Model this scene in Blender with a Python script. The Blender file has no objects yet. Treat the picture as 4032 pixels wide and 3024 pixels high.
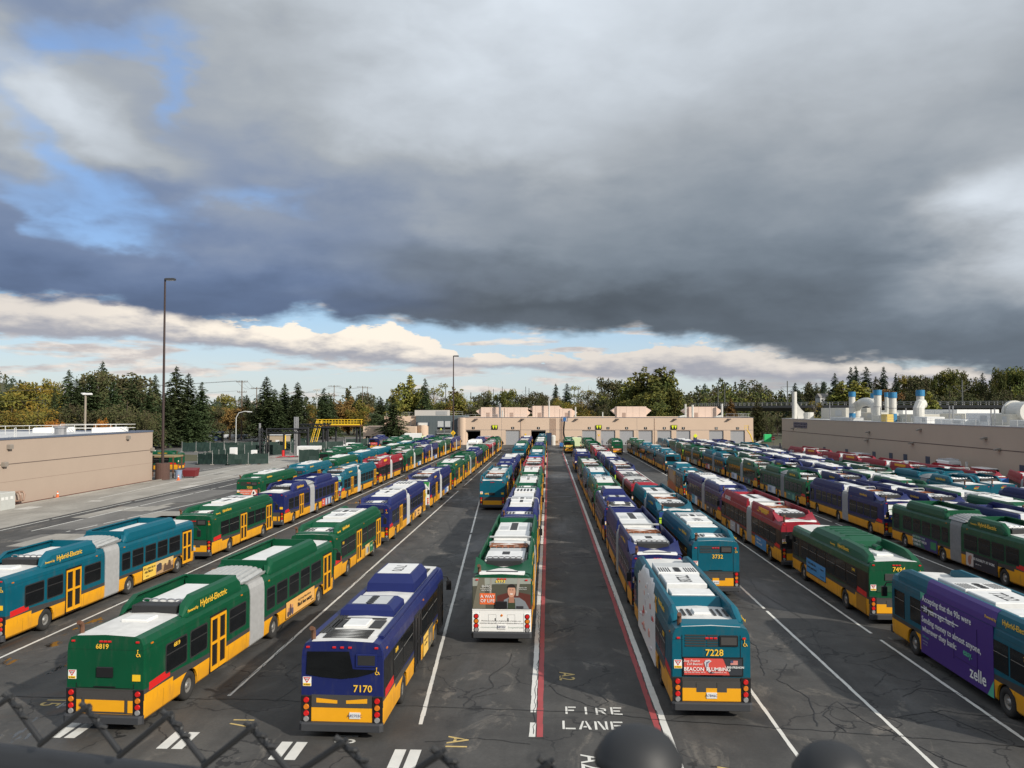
import bpy, math, random
from mathutils import Vector, Matrix
R = math.radians
random.seed(7)
for blk in (bpy.data.objects, bpy.data.meshes):
    for o in list(blk): blk.remove(o)
SC = bpy.context.scene
COL = SC.collection

# ------------------------------------------------------------------ survey of the place (camera model used to place what was measured)
F, CX, CY, VX, VY, H = 3208., 2016., 1512., 2164., 1614., 10.2
PIT = math.atan((VY-CY)/F)
YAW = math.atan((VX-CX)*math.cos(PIT)/F)
def ray(u, v):
    x = (u-CX)/F; y = (CY-v)/F
    cp, sp = math.cos(PIT), math.sin(PIT)
    yh = cp-y*sp; z = sp+y*cp
    c, s = math.cos(YAW), math.sin(YAW)
    return (x*c-yh*s, x*s+yh*c, z)
def at_z(u, v, z=0.):
    d = ray(u, v); t = (z-H)/d[2]; return d[0]*t, d[1]*t
def at_y(u, v, Y):
    d = ray(u, v); t = Y/d[1]; return d[0]*t, H+d[2]*t
def at_x(u, v, X):
    d = ray(u, v); t = X/d[0]; return d[1]*t, H+d[2]*t

# ------------------------------------------------------------------ materials
class NT:
    def __init__(s, tree): s.t = tree; s.n = tree.nodes; s.l = tree.links
    def new(s, typ, **kw):
        n = s.n.new(typ)
        for k, v in kw.items(): setattr(n, k, v)
        return n
    def put(s, sock, v):
        if hasattr(v, 'is_output') or isinstance(v, bpy.types.NodeSocket): s.l.new(v, sock)
        elif v is not None:
            try: sock.default_value = v
            except Exception: sock.default_value = (v[0], v[1], v[2], 1.) if len(v) == 3 else v
    def m(s, op, a, b=None, c=None, clamp=False):
        n = s.new('ShaderNodeMath', operation=op); n.use_clamp = clamp
        for i, v in enumerate((a, b, c)):
            if v is not None: s.put(n.inputs[i], v)
        return n.outputs[0]
    def mix(s, f, a, b, mode='MIX'):
        n = s.new('ShaderNodeMix', data_type='RGBA', blend_type=mode)
        s.put(n.inputs[0], f)
        for i, v in ((6, a), (7, b)):
            if isinstance(v, tuple) and len(v) == 3: v = (*v, 1.)
            s.put(n.inputs[i], v)
        return n.outputs[2]
    def sstep(s, x, e0, e1):
        n = s.new('ShaderNodeMapRange', interpolation_type='SMOOTHSTEP')
        s.put(n.inputs[0], x); s.put(n.inputs[1], e0); s.put(n.inputs[2], e1); n.inputs[3].default_value = 0.; n.inputs[4].default_value = 1.
        return n.outputs[0]
    def noise(s, vec, scale, detail=4., rough=.55, dist=0., dim='3D'):
        n = s.new('ShaderNodeTexNoise', noise_dimensions=dim)
        if vec is not None: s.l.new(vec, n.inputs['Vector'])
        n.inputs['Scale'].default_value = scale; n.inputs['Detail'].default_value = detail
        n.inputs['Roughness'].default_value = rough; n.inputs['Distortion'].default_value = dist
        return n.outputs['Fac']
    def ramp(s, x, pts, interp='LINEAR'):
        n = s.new('ShaderNodeValToRGB'); n.color_ramp.interpolation = interp
        e = n.color_ramp.elements
        while len(e) < len(pts): e.new(.5)
        for el, (p, c) in zip(e, pts):
            el.position = p; el.color = (c, c, c, 1.) if not isinstance(c, tuple) else (*c, 1.)
        s.put(n.inputs[0], x); return n.outputs[0]
    def mapping(s, vec, scale=(1, 1, 1), loc=(0, 0, 0), rot=(0, 0, 0)):
        n = s.new('ShaderNodeMapping'); s.l.new(vec, n.inputs[0])
        n.inputs[1].default_value = loc; n.inputs[2].default_value = rot; n.inputs[3].default_value = scale
        return n.outputs[0]
MATS = {}
def new_mat(name):
    m = bpy.data.materials.new(name); m.use_nodes = True
    nt = NT(m.node_tree); nt.n.clear()
    out = nt.new('ShaderNodeOutputMaterial'); b = nt.new('ShaderNodeBsdfPrincipled')
    nt.l.new(b.outputs[0], out.inputs[0])
    return m, nt, b
def mat(name, col, rough=.6, metal=0., var=.12, scale=3., bump=0., spec=.5, emit=0., coat=0.):
    if name in MATS: return MATS[name]
    m, nt, b = new_mat(name)
    tc = nt.new('ShaderNodeTexCoord').outputs['Object']
    f = nt.noise(tc, scale, 5., .6)
    k = nt.m('MULTIPLY_ADD', f, 2*var, 1.-var)
    c = nt.mix(1., col, (1, 1, 1), 'MULTIPLY')
    n = nt.new('ShaderNodeVectorMath', operation='SCALE'); n.inputs[0].default_value = col; nt.l.new(k, n.inputs['Scale'])
    nt.l.new(n.outputs[0], b.inputs['Base Color'])
    b.inputs['Roughness'].default_value = rough; b.inputs['Metallic'].default_value = metal
    b.inputs['Specular IOR Level'].default_value = spec
    if coat: b.inputs['Coat Weight'].default_value = coat; b.inputs['Coat Roughness'].default_value = .12
    if emit: b.inputs['Emission Color'].default_value = (*col, 1.); b.inputs['Emission Strength'].default_value = emit
    if bump:
        bn = nt.new('ShaderNodeBump'); bn.inputs['Strength'].default_value = bump; bn.inputs['Distance'].default_value = .05
        nt.l.new(nt.noise(tc, scale*6, 3.), bn.inputs['Height']); nt.l.new(bn.outputs[0], b.inputs['Normal'])
    MATS[name] = m; return m

PAINT = {'green': (.003, .068, .029), 'teal': (.002, .092, .138), 'blue': (.012, .019, .102), 'red': (.27, .015, .028), 'white': (.72, .72, .70)}
YEL = (.78, .36, .012)
GREYB = (.055, .052, .05)
def livery(colour, style):
    """bus paint: upper colour, dark belt, yellow skirt, red flash near the rear; road dirt along the skirt"""
    key = 'livery_%s_%s' % (colour, style)
    if key in MATS: return MATS[key]
    m, nt, b = new_mat(key)
    tc = nt.new('ShaderNodeTexCoord').outputs['Object']
    sx = nt.new('ShaderNodeSeparateXYZ'); nt.l.new(tc, sx.inputs[0])
    x, y, z = sx.outputs
    lt = lambda a, bb: nt.m('LESS_THAN', a, bb)
    gt = lambda a, bb: nt.m('GREATER_THAN', a, bb)
    rear = lt(y, 1.75)
    main = PAINT[colour]
    fade = nt.noise(tc, .7, 4.)
    mv = nt.mix(fade, tuple(c*.76 for c in main), tuple(c*1.22 for c in main))
    belt = 1.27
    # slanted step of the belt towards the rear axle
    zb = nt.m('ADD', nt.m('MULTIPLY', nt.sstep(y, 1.2, 4.6), -.14), 1.33)
    c = nt.mix(lt(z, zb), mv, GREYB)
    if style in ('band', 'redband'):
        c = nt.mix(nt.m('MULTIPLY', lt(z, 2.42), gt(z, 1.28)), c, (.012, .012, .013))
        c = nt.mix(nt.m('MULTIPLY', lt(y, .08), gt(z, 1.28)), c, mv if style == 'band' else nt.mix(lt(z, 2.35), mv, (.012, .012, .013)))
    zy = nt.m('ADD', nt.m('MULTIPLY', rear, .16), 1.02)
    zy2 = nt.m('SUBTRACT', zy, nt.m('MULTIPLY', lt(y, .05), .2))
    yv = nt.mix(nt.noise(tc, 1.3, 3.), (YEL[0]*.88, YEL[1]*.84, YEL[2]), (YEL[0]*1.06, YEL[1]*1.08, YEL[2]))
    c = nt.mix(lt(z, zy2), c, yv)
    flash = nt.m('MULTIPLY', nt.m('MULTIPLY', gt(y, .3), lt(y, 1.55)), nt.m('MULTIPLY', gt(z, nt.m('MULTIPLY_ADD', y, .04, 1.2)), lt(z, nt.m('MULTIPLY_ADD', y, .05, 1.45))))
    c = nt.mix(flash, c, (.6, .02, .02))
    # dirt thrown up by the wheels
    dn = nt.noise(tc, 2.2, 6., .7)
    d = nt.m('MULTIPLY', nt.m('SUBTRACT', 1., nt.sstep(z, .3, 1.05)), nt.m('MULTIPLY_ADD', dn, 1.1, -.18), clamp=True)
    c = nt.mix(nt.m('MULTIPLY', d, .55), c, (.12, .085, .055))
    sm = nt.m('LESS_THAN', nt.m('PINGPONG', nt.m('ADD', y, .4), .78), .011)
    c = nt.mix(nt.m('MULTIPLY', nt.m('MULTIPLY', sm, lt(z, 1.0)), .6), c, (.04, .03, .02))
    c = nt.mix(nt.m('MULTIPLY', nt.m('LESS_THAN', nt.m('ABSOLUTE', nt.m('SUBTRACT', z, 2.56)), .008), .5), c, (.01, .01, .01))
    dr = nt.m('MULTIPLY', nt.sstep(nt.noise(nt.mapping(tc, (1.2, 1.2, .35)), 2.6, 5., .65), .50, .8), .34)
    c = nt.mix(dr, c, (.09, .085, .075))
    nt.l.new(c, b.inputs['Base Color'])
    nt.l.new(nt.m('MULTIPLY_ADD', dn, .4, .22), b.inputs['Roughness']); b.inputs['Specular IOR Level'].default_value = .28
    b.inputs['Coat Weight'].default_value = .05; b.inputs['Coat Roughness'].default_value = .15
    MATS[key] = m; return m

def glass(name='tinted_glass', c=(.004, .0045, .005)):
    if name in MATS: return MATS[name]
    m, nt, b = new_mat(name)
    tc = nt.new('ShaderNodeTexCoord').outputs['Object']
    f = nt.noise(nt.mapping(tc, (.8, .8, 2.)), 1.6, 4.)
    nt.l.new(nt.mix(f, c, tuple(q*3. for q in c)), b.inputs['Base Color'])
    b.inputs['Roughness'].default_value = .12; b.inputs['Specular IOR Level'].default_value = .32
    MATS[name] = m; return m
M = {}
def make_mats():
    M.update(
        roof=mat('roof_white', (.60, .59, .565), .6, var=.30, scale=2.2), unit=mat('unit_white', (.68, .68, .665), .5, var=.20, scale=2.6),
        grill=mat('grill_black', (.02, .02, .021), .6), rubber=mat('rubber', (.018, .018, .019), .8), tyre=mat('tyre', (.022, .021, .02), .9, bump=.3),
        rim=mat('rim_steel', (.33, .32, .30), .45, .6), bumper=mat('bumper_grey', (.035, .037, .042), .65), bellow=mat('bellow_grey', (.27, .275, .28), .6, var=.25, scale=4.),
        bellow_lt=mat('bellow_pale', (.36, .37, .37), .55, var=.25, scale=4.), chrome=mat('metal_dull', (.4, .4, .41), .4, .8), copper=mat('copper_pipe', (.45, .17, .08), .45, .6),
        rust=mat('rust_pipe', (.12, .055, .03), .8, var=.4), lamp_red=mat('lens_red', (.55, .012, .012), .25, spec=.8), lamp_amb=mat('lens_amber', (.62, .18, .012), .25, spec=.8),
        lamp_grey=mat('lens_grey', (.25, .25, .25), .3), black=mat('black_panel', (.012, .012, .013), .4), yel=mat('paint_yellow', YEL, .4, var=.08), grey=mat('panel_grey', GREYB, .5),
        num=mat('number_yellow', (.85, .52, .05), .45, var=.03), numblk=mat('number_black', (.01, .01, .01), .5), white=mat('white_paint', (.80, .80, .78), .5, var=.05),
        red=mat('sign_red', (.55, .02, .02), .45), stick=mat('sticker_yellow', (.82, .50, .02), .5, var=.05), glass=glass(), slot=mat('slot_dark', (.03, .03, .03), .7),
        alum=mat('aluminium', (.55, .56, .57), .45, .3, var=.15), unitg=mat('unit_pale_grey', (.46, .47, .47), .6, var=.15))

# ------------------------------------------------------------------ mesh building
class MB:
    def __init__(s): s.v = []; s.f = []; s.mi = []
    def add(s, vs, fs, mi=0):
        o = len(s.v); s.v += [tuple(p) for p in vs]
        for f in fs: s.f.append([i+o for i in f]); s.mi.append(mi)
        return s
    def box(s, x0, x1, y0, y1, z0, z1, mi=0):
        vs = [(x, y, z) for x in (x0, x1) for y in (y0, y1) for z in (z0, z1)]
        return s.add(vs, [(0, 1, 3, 2), (4, 6, 7, 5), (0, 4, 5, 1), (2, 3, 7, 6), (0, 2, 6, 4), (1, 5, 7, 3)], mi)
    def cbox(s, x0, x1, y0, y1, z0, z1, c=.03, mi=0):
        """box whose upper edges are chamfered"""
        r0 = [(x0, y0, z0), (x1, y0, z0), (x1, y1, z0), (x0, y1, z0)]
        r1 = [(x0, y0, z1-c), (x1, y0, z1-c), (x1, y1, z1-c), (x0, y1, z1-c)]
        r2 = [(x0+c, y0+c, z1), (x1-c, y0+c, z1), (x1-c, y1-c, z1), (x0+c, y1-c, z1)]
        return s.loft([r0, r1, r2], True, mi)
    def loft(s, secs, caps=True, mi=0, mis=None):
        n = len(secs[0]); o = len(s.v)
        for sec in secs: s.v += [tuple(p) for p in sec]
        for k in range(len(secs)-1):
            for i in range(n):
                j = (i+1) % n
                s.f.append([o+k*n+i, o+k*n+j, o+(k+1)*n+j, o+(k+1)*n+i]); s.mi.append(mis[i] if mis else mi)
        if caps:
            s.f.append([o+i for i in range(n)][::-1]); s.mi.append(mi)
            s.f.append([o+(len(secs)-1)*n+i for i in range(n)]); s.mi.append(mi)
        return s
    def px(s, poly, x0, x1, mi=0): return s.loft([[(x0, a, b) for a, b in poly], [(x1, a, b) for a, b in poly]], True, mi)
    def py(s, poly, y0, y1, mi=0): return s.loft([[(a, y0, b) for a, b in poly], [(a, y1, b) for a, b in poly]], True, mi)
    def pz(s, poly, z0, z1, mi=0): return s.loft([[(a, b, z0) for a, b in poly], [(a, b, z1) for a, b in poly]], True, mi)
    def cyl(s, p0, p1, r0, r1=None, n=10, mi=0, caps=True):
        r1 = r0 if r1 is None else r1
        p0, p1 = Vector(p0), Vector(p1); d = (p1-p0).normalized()
        a = d.orthogonal().normalized(); b = d.cross(a)
        ring = lambda p, r: [tuple(p+(a*math.cos(t)+b*math.sin(t))*r) for t in [2*math.pi*i/n for i in range(n)]]
        return s.loft([ring(p0, r0), ring(p1, r1)], caps, mi)
    def tube(s, pts, r, n=6, mi=0):
        pts = [Vector(p) for p in pts]; secs = []
        up = None
        for i, p in enumerate(pts):
            d = (pts[min(i+1, len(pts)-1)]-pts[max(i-1, 0)]).normalized()
            if up is None: up = d.orthogonal().normalized()
            a = (up-d*up.dot(d)).normalized(); up = a; b = d.cross(a)
            rr = r[i] if isinstance(r, (list, tuple)) else r
            secs.append([tuple(p+(a*math.cos(t)+b*math.sin(t))*rr) for t in [2*math.pi*k/n for k in range(n)]])
        return s.loft(secs, True, mi)
    def lathe_x(s, prof, c, n=18, mi=0):
        """profile [(x, r)] turned about the x axis through c"""
        return s.loft([[(c[0]+x, c[1]+r*math.cos(t), c[2]+r*math.sin(t)) for t in [2*math.pi*k/n for k in range(n)]] for x, r in prof], True, mi)
    def lathe_z(s, prof, c, n=14, mi=0):
        return s.loft([[(c[0]+r*math.cos(t), c[1]+r*math.sin(t), c[2]+z) for t in [2*math.pi*k/n for k in range(n)]] for z, r in prof], True, mi)
    def disc_y(s, x, y, z, r, d, n=12, mi=0): return s.cyl((x, y, z), (x, y-d, z), r, r*.86, n, mi)
    def mesh(s, name, mats, smooth=False):
        me = bpy.data.meshes.new(name); me.from_pydata(s.v, [], s.f)
        for m in (mats if isinstance(mats, (list, tuple)) else [mats]): me.materials.append(m)
        me.polygons.foreach_set('material_index', s.mi)
        if smooth: me.polygons.foreach_set('use_smooth', [True]*len(me.polygons))
        me.update(); return me
    def build(s, name, mats, parent=None, loc=(0, 0, 0), rz=0., smooth=False, **tags):
        return link(name, s.mesh(name, mats, smooth), parent, loc, rz, **tags)
def fix_normals(me):
    import bmesh
    bm = bmesh.new(); bm.from_mesh(me); bmesh.ops.recalc_face_normals(bm, faces=bm.faces[:]); bm.to_mesh(me); bm.free(); return me
def link(name, data, parent=None, loc=(0, 0, 0), rz=0., **tags):
    o = bpy.data.objects.new(name, data); COL.objects.link(o)
    o.parent = parent; o.location = loc; o.rotation_euler = (0, 0, rz)
    for k, v in tags.items(): o[k] = v
    return o
def thing(name, label, cat, loc=(0, 0, 0), rz=0., group=None):
    o = link(name, None, None, loc, rz, label=label, category=cat)
    if group: o['group'] = group
    return o
_txt = {}
def text_mesh(s, size=1., bold=.0, align='CENTER', sx=1., depth=.004, shear=0.):
    """flat lettering in the xy plane as a mesh"""
    key = (s, size, bold, align, sx, depth, shear)
    if key in _txt: return _txt[key]
    cu = bpy.data.curves.new('lettering', 'FONT'); cu.body = s; cu.size = size; cu.offset = min(bold*.35, size*.012); cu.align_x = align; cu.align_y = 'CENTER'
    cu.extrude = depth; cu.resolution_u = 2; cu.shear = shear
    o = bpy.data.objects.new('lettering', cu)
    me = bpy.data.meshes.new_from_object(o)
    vs = [(v.co.x*sx, v.co.y, v.co.z) for v in me.vertices]; fs = [list(p.vertices) for p in me.polygons]
    bpy.data.objects.remove(o); bpy.data.curves.remove(cu); bpy.data.meshes.remove(me)
    _txt[key] = (vs, fs); return _txt[key]
def put_text(mb, s, size, plane, pos, mi=0, **kw):
    """plane: 'rear' faces -Y, 'right' faces +X, 'left' faces -X, 'up90' lies flat and reads towards -Y, 'up' lies flat and reads towards +X"""
    vs, fs = text_mesh(s, size, **kw); px, py, pz = pos
    f = {'rear': lambda a, b, c: (px+a, py-c, pz+b), 'right': lambda a, b, c: (px+c, py+a, pz+b), 'left': lambda a, b, c: (px-c, py-a, pz+b),
         'up90': lambda a, b, c: (px+b, py-a, pz+c), 'up': lambda a, b, c: (px+a, py+b, pz+c)}[plane]
    return mb.add([f(*v) for v in vs], fs, mi)
make_mats()
# ------------------------------------------------------------------ buses (local frame: x right, y forward, origin on the ground under the middle of the rear bumper)
HALF = [(1.20, .33), (1.28, .42), (1.30, .85), (1.30, 1.25), (1.30, 2.45), (1.275, 2.72), (1.19, 2.92), (.98, 2.99), (0., 3.03)]
def body_shell(y0, y1, arches, front=False, rear=False, cab=0.):
    """sides, roof and ends of one bus section; wheel arches are real cut-outs in the skirt"""
    ys = {y0, y1}
    for a in arches:
        for k in range(-6, 7): ys.add(a+.60*math.sin(k*math.pi/12))
        ys.add(a-.601); ys.add(a+.601)
    if rear: ys.add(y0+.10)
    if front: ys |= {y1-.12, y1-.35}
    ys = sorted(ys); mb = MB(); secs = []
    for y in ys:
        low = .33
        for a in arches:
            if abs(y-a) <= .6: low = max(low, .46+math.sqrt(max(0, .6**2-(y-a)**2)))
        k = 1.
        if rear and y < y0+.05: k = .985
        if front and y > y1-.3: k = .985 if y < y1-.05 else .94
        pts = [(x*k, max(z, low) if i < 4 else z) for i, (x, z) in enumerate(HALF)]
        if front and y > y1-.05: pts = [(x, z if z < 2.9 else z-.06) for x, z in pts]
        sec = [(x, y, z) for x, z in pts] + [(-x, y, z) for x, z in pts[-2::-1]]
        secs.append(sec)
    n = len(secs[0]); mis = [0]*n
    for i in (7, 8): mis[i] = 1
    mis[n-1] = 2
    mb.loft(secs, True, 0, mis); return mb

def wheel_mesh(n=20):
    t = MB(); t.lathe_x([(-.15, .27), (-.15, .44), (-.11, .49), (.11, .49), (.15, .44), (.15, .27), (.08, .25), (-.08, .25)], (0, 0, 0), n)
    r = MB(); r.lathe_x([(.05, .27), (.10, .275), (.10, .24), (.055, .20), (.05, .11), (.12, .10), (.12, .03), (.1, .0)], (0, 0, 0), n)
    return t, r
BUS = {}
def rail_section(kind, sgn):
    """cross-section of a roof-edge fairing"""
    if kind == 'pod': p = [(1.27, 2.90), (1.27, 3.05), (1.22, 3.36), (1.12, 3.52), (.92, 3.56), (.92, 3.50), (1.06, 3.46), (1.14, 3.32), (1.18, 2.97)]
    elif kind == 'curl': p = [(1.30, 2.80), (1.285, 3.08), (1.225, 3.42), (1.14, 3.52), (1.10, 3.50), (1.14, 3.4), (1.2, 3.05), (1.21, 2.88)]
    else: p = [(1.29, 2.82), (1.27, 3.02), (1.20, 3.29), (1.08, 3.39), (.97, 3.39), (.93, 3.28), (.93, 2.97)]
    return [(sgn*x, z) for x, z in p]
def rail(kind, sgn, y0, y1, t0=.5, t1=.5):
    sec = rail_section(kind, sgn); zb = 2.93
    mb = MB(); secs = []
    for y, hh in ((y0, .12), (y0+t0*.35, .6), (y0+t0, 1.), (y1-t1, 1.), (y1-t1*.35, .7), (y1, .15)):
        secs.append([(x if hh > .5 else sgn*(abs(x)*.4+1.1*.6), y, zb+(z-zb)*hh if z > zb else z) for x, z in sec])
    return mb.loft(secs, True, 0)
def bus_parts(typ, colour, lod, num=None):
    key = (typ, colour, lod, num)
    if key in BUS: return BUS[key]
    P = []
    def add(name, mb, mats, parent=None, smooth=False, loc=(0, 0, 0), rot=0., label=None):
        me = mb if isinstance(mb, bpy.types.Mesh) else mb.mesh(name, mats, smooth)
        P.append((name, me, parent, loc, rot, label)); return len(P)-1
    art = typ in ('T1', 'T2', 'T3A', 'T6')
    L = 18.4 if art else 12.4
    style = 'band' if typ in ('T4', 'T5', 'T6') else 'std'
    if colour == 'red': style = 'redband'
    if colour == 'white': style = 'std'
    LV = livery(colour, style); PM = LV
    main = mat('paint_'+colour, PAINT[colour], .45, var=.18, scale=1.1, coat=.02, spec=.26)
    ax = [2.85, 10.3, 16.15] if art else [3.25, 10.15]
    under = M['black']
    if art:
        add('rear_section', body_shell(0, 7.75, [ax[0]], rear=True), [LV, M['roof'], under])
        add('front_section', body_shell(9.15, L, ax[1:], front=True), [LV, M['roof'], under])
        mb = MB(); secs = []
        n = 19
        for i in range(n+1):
            y = 7.70+1.5*i/n; k = .945 if i % 2 else 1.012
            pts = [(x*k, z*(.985 if i % 2 else 1.01)) for x, z in HALF]
            secs.append([(x, y, z) for x, z in pts]+[(-x, y, z) for x, z in pts[-2::-1]])
        mb.loft(secs, True); add('bellows', mb, [M['bellow'] if typ == 'T1' else M['bellow_lt']])
    else:
        add('body', body_shell(0, L, ax, front=True, rear=True), [LV, M['roof'], under])
    # wheels
    wn = 20 if lod == 0 else 12
    tb, rb = wheel_mesh(wn); tm = tb.mesh('wheel', M['tyre'], True); rm = rb.mesh('rim', M['rim'], True)
    for a in ax:
        for sgn in (1, -1):
            w = add('wheel', tm, None, None, loc=(sgn*1.12, a, .49), rot=0 if sgn > 0 else math.pi)
            add('rim', rm, None, w)
    # doors on the kerb side
    doors = [(L-1.75, L-.55)]
    doors.append((4.35, 5.55) if art else (5.15, 6.35))
    dark_doors = typ in ('T4', 'T6') or colour == 'red'
    dm = M['black'] if dark_doors else M['yel']
    for d0, d1 in doors:
        mb = MB(); mb.box(1.285, 1.307, d0-.06, d1+.06, .40, 2.52)
        dr = add('doorway', mb, M['black'])
        mid = (d0+d1)/2
        for a, b in ((d0, mid-.02), (mid+.02, d1)):
            mb = MB(); w = .065; x0, x1 = 1.309, 1.335
            for q in ((a, a+w, .46, 2.44), (b-w, b, .46, 2.44), (a+w, b-w, .46, .62), (a+w, b-w, 2.34, 2.44), (a+w, b-w, 1.42, 1.52)): mb.box(x0, x1, *q)
            lf = add('door_leaf', mb, dm, dr)
    # windows
    def win(side, y0, y1, z0=1.40, z1=2.38, cut=0., name='window'):
        mb = MB(); s_ = 1 if side == 'r' else -1
        if style != 'std' or typ in ('T3', 'T3A', 'T2'):
            q = [(y0, z0+cut*.8), (y0+cut*.35, z0), (y1, z0), (y1, z1), (y0, z1)] if cut else [(y0, z0), (y1, z0), (y1, z1), (y0, z1)]
            mb.px(q, s_*1.300, s_*1.309, 0)
            if lod < 2: mb.box(*sorted((s_*1.309, s_*1.313)), y0+.05, y1-.05, 1.985, 2.005, 2)
        else:
            b = .05; c = .06
            q = lambda i: [(y0+i+c, z0+i), (y1-i-c, z0+i), (y1-i, z0+i+c), (y1-i, z1-i-c), (y1-i-c, z1-i), (y0+i+c, z1-i), (y0+i, z1-i-c), (y0+i, z0+i+c)]
            mb.px(q(0), s_*1.298, s_*1.309, 1); mb.px(q(b), s_*1.298, s_*1.312, 0)
            mb.box(*sorted((s_*1.309, s_*1.318)), y0+b, y1-b, 1.99, 2.03, 1)
        add(name, mb, [M['glass'], M['rubber'], M['rim']])
    if art:
        wr = [(1.25, 2.65), (2.85, 4.1), (5.85, 7.35)]; wl = [(1.25, 2.6), (2.75, 4.1), (4.25, 5.6), (5.75, 7.35)]
        wf = [(9.4, 10.3), (10.5, 11.75), (11.95, 13.2), (13.4, 14.65), (14.85, 16.3)]; wlf = wf
        wl += wlf; wr += wf
    else:
        wr = [(1.5, 2.95), (3.05, 4.85), (6.65, 8.0), (8.15, 9.4), (9.5, 10.4)]; wl = [(1.5, 2.95), (3.05, 4.5), (4.6, 6.0), (6.1, 7.5), (7.6, 8.9), (9.0, 10.4)]
    for k, (a, b) in enumerate(wr): win('r', a, b, cut=(.5 if (not art and k == 0 and typ == 'T3') else 0))
    for k, (a, b) in enumerate(wl): win('l', a, b, cut=(.5 if (not art and k == 0 and typ == 'T3') else 0))
    win('l', L-1.45, L-.45, 1.25, 2.35, name='cab_window')
    mb = MB(); mb.px([(L-.02, 1.1), (L+.012, 1.15), (L-.0, 2.6), (L-.05, 2.6)], -1.12, 1.12); add('windscreen', mb, M['glass'])
    if lod < 2:
        mb = MB(); mb.cbox(-1.24, 1.24, L-.05, L+.16, .32, .66, .05); add('front_bumper', mb, M['bumper'])
        for sgn in (1, -1):
            mb = MB(); mb.box(*sorted((sgn*.72, sgn*1.12)), L-.02, L+.03, .75, .95); add('headlight', mb, M['lamp_grey'])
    for sgn in (1, -1):
        mb = MB(); mb.tube([(sgn*1.2, L-.15, 2.55), (sgn*1.42, L+.1, 2.5), (sgn*1.5, L+.15, 2.3)], .03, 5)
        mb.cbox(sgn*1.5-.11, sgn*1.5+.11, L+.1, L+.22, 1.88, 2.34, .05); add('mirror', mb, M['black'])
    # ------------- rear end
    mb = MB(); mb.loft([[(-1.31, .02, z), (-1.31, -.10-b, z), (-1.22, -.17-b, z), (1.22, -.17-b, z), (1.31, -.10-b, z), (1.31, .02, z)] for z, b in ((.27, -.06), (.30, 0), (.50, 0), (.54, -.05))]); add('rear_bumper', mb, M['bumper'])
    TX, tz = 1.115, ((1.20, 'lamp_red'), (.99, 'lamp_amb'), (.79, 'lamp_red'), (.62, 'lamp_grey'))
    for sgn in (1, -1):
        mb = MB(); mb.cbox(*sorted((sgn*.97, sgn*1.285)), -.03, .02, .53, 1.34, .02); pn = add('tail_light', mb, M['white'] if num == '6993' else M['black'])
        if lod < 2:
            for z, mm in tz:
                mb = MB(); mb.disc_y(sgn*TX, -.03, z, .088 if lod == 0 else .095, .035, 14 if lod == 0 else 8); add('lens', mb, M[mm], pn)
                if lod == 0 and num == '6993':
                    mb = MB(); mb.cyl((sgn*TX, -.028, z), (sgn*TX, -.036, z), .115, n=16); add('lens_ring', mb, M['black'], pn)
    white_rear = num == '6993'
    if white_rear:
        mb = MB(); mb.box(-.965, .965, -.012, .02, .545, 1.46); add('engine_door', mb, M['white'])
        mb = MB(); mb.box(-1.29, 1.29, -.03, .02, 1.465, 1.51); add('trim_strip', mb, M['white'])
        mb = MB(); mb.box(-1.285, -.97, -.012, .02, 1.345, 1.46); mb.box(.97, 1.285, -.012, .02, 1.345, 1.46); add('corner_trim', mb, M['white'])
    elif typ == 'T4':
        mb = MB(); mb.box(-.955, .955, -.014, .02, .97, 1.36, 0); mb.py([(-.80, 1.12), (-.80, 1.26), (-.14, 1.20), (-.14, 1.10)], -.02, .0, 1); mb.py([(.80, 1.12), (.80, 1.26), (.14, 1.20), (.14, 1.10)], -.02, .0, 1); add('engine_door', mb, [M['grey'], M['yel']])
        mb = MB(); mb.box(-.955, .955, -.016, .02, .545, .965); add('lower_panel', mb, M['yel'])
    elif typ == 'T1':
        mb = MB(); mb.box(-.955, .955, -.012, .02, .56, 1.25, 0); mb.box(-.76, -.70, -.03, 0, .58, 1.06, 0); mb.box(.70, .76, -.03, 0, .58, 1.06, 0); mb.box(-.66, .66, -.024, 0, .62, .98, 1); mb.box(-.94, -.78, -.024, 0, .60, .98, 1); mb.box(.78, .94, -.024, 0, .6, .98, 1); add('engine_door', mb, [M['grey'], M['yel']])
    else:
        mb = MB(); mb.box(-.955, .955, -.012, .02, .56, 1.20, 0); mb.box(-.955, .955, -.02, 0, .56, .98, 1)
        if lod == 0:
            for xx in (-.5, .18): mb.box(xx, xx+.32, -.024, 0, .85, 1.16, 0)
        add('engine_door', mb, [M['grey'], M['yel']])
    if lod == 0 and typ in ('T1', 'T2', 'T3') and not white_rear:
        mb = MB()
        for xx in (-.96, .96): mb.box(xx-.007, xx+.007, -.012, .01, 1.36, 2.72 if typ != 'T1' else 1.5)
        mb.box(-.96, .96, -.012, .01, 1.352, 1.366); mb.box(-.36, .36, -.03, .01, 1.385, 1.41); add('panel_seam', mb, M['black'])
    # marker lamps
    if lod < 2:
        zt = 2.82 if typ not in ('T3', 'T3A') else 2.62
        for xx in ((-1.08, -.14, 0, .14, 1.08) if typ not in ('T4',) else (-1.08, -.25, 0, .25, 1.08)):
            mb = MB(); mb.cbox(xx-.055, xx+.055, -.03, .02, zt-.025, zt+.03, .012); add('marker_lamp', mb, M['lamp_red'])
    # yield sticker
    mb = MB(); mb.box(-1.23, -.97, -.026, .0, 1.62, 1.90, 0); mb.box(-1.22, -.98, -.029, 0, 1.63, 1.71, 1); mb.py([(-1.10, 1.715), (-1.215, 1.89), (-.985, 1.89)], -.031, 0, 2); mb.py([(-1.10, 1.765), (-1.165, 1.865), (-1.035, 1.865)], -.033, 0, 0)
    st = add('yield_sticker', mb, [M['white'], M['stick'], M['red']])
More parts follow.
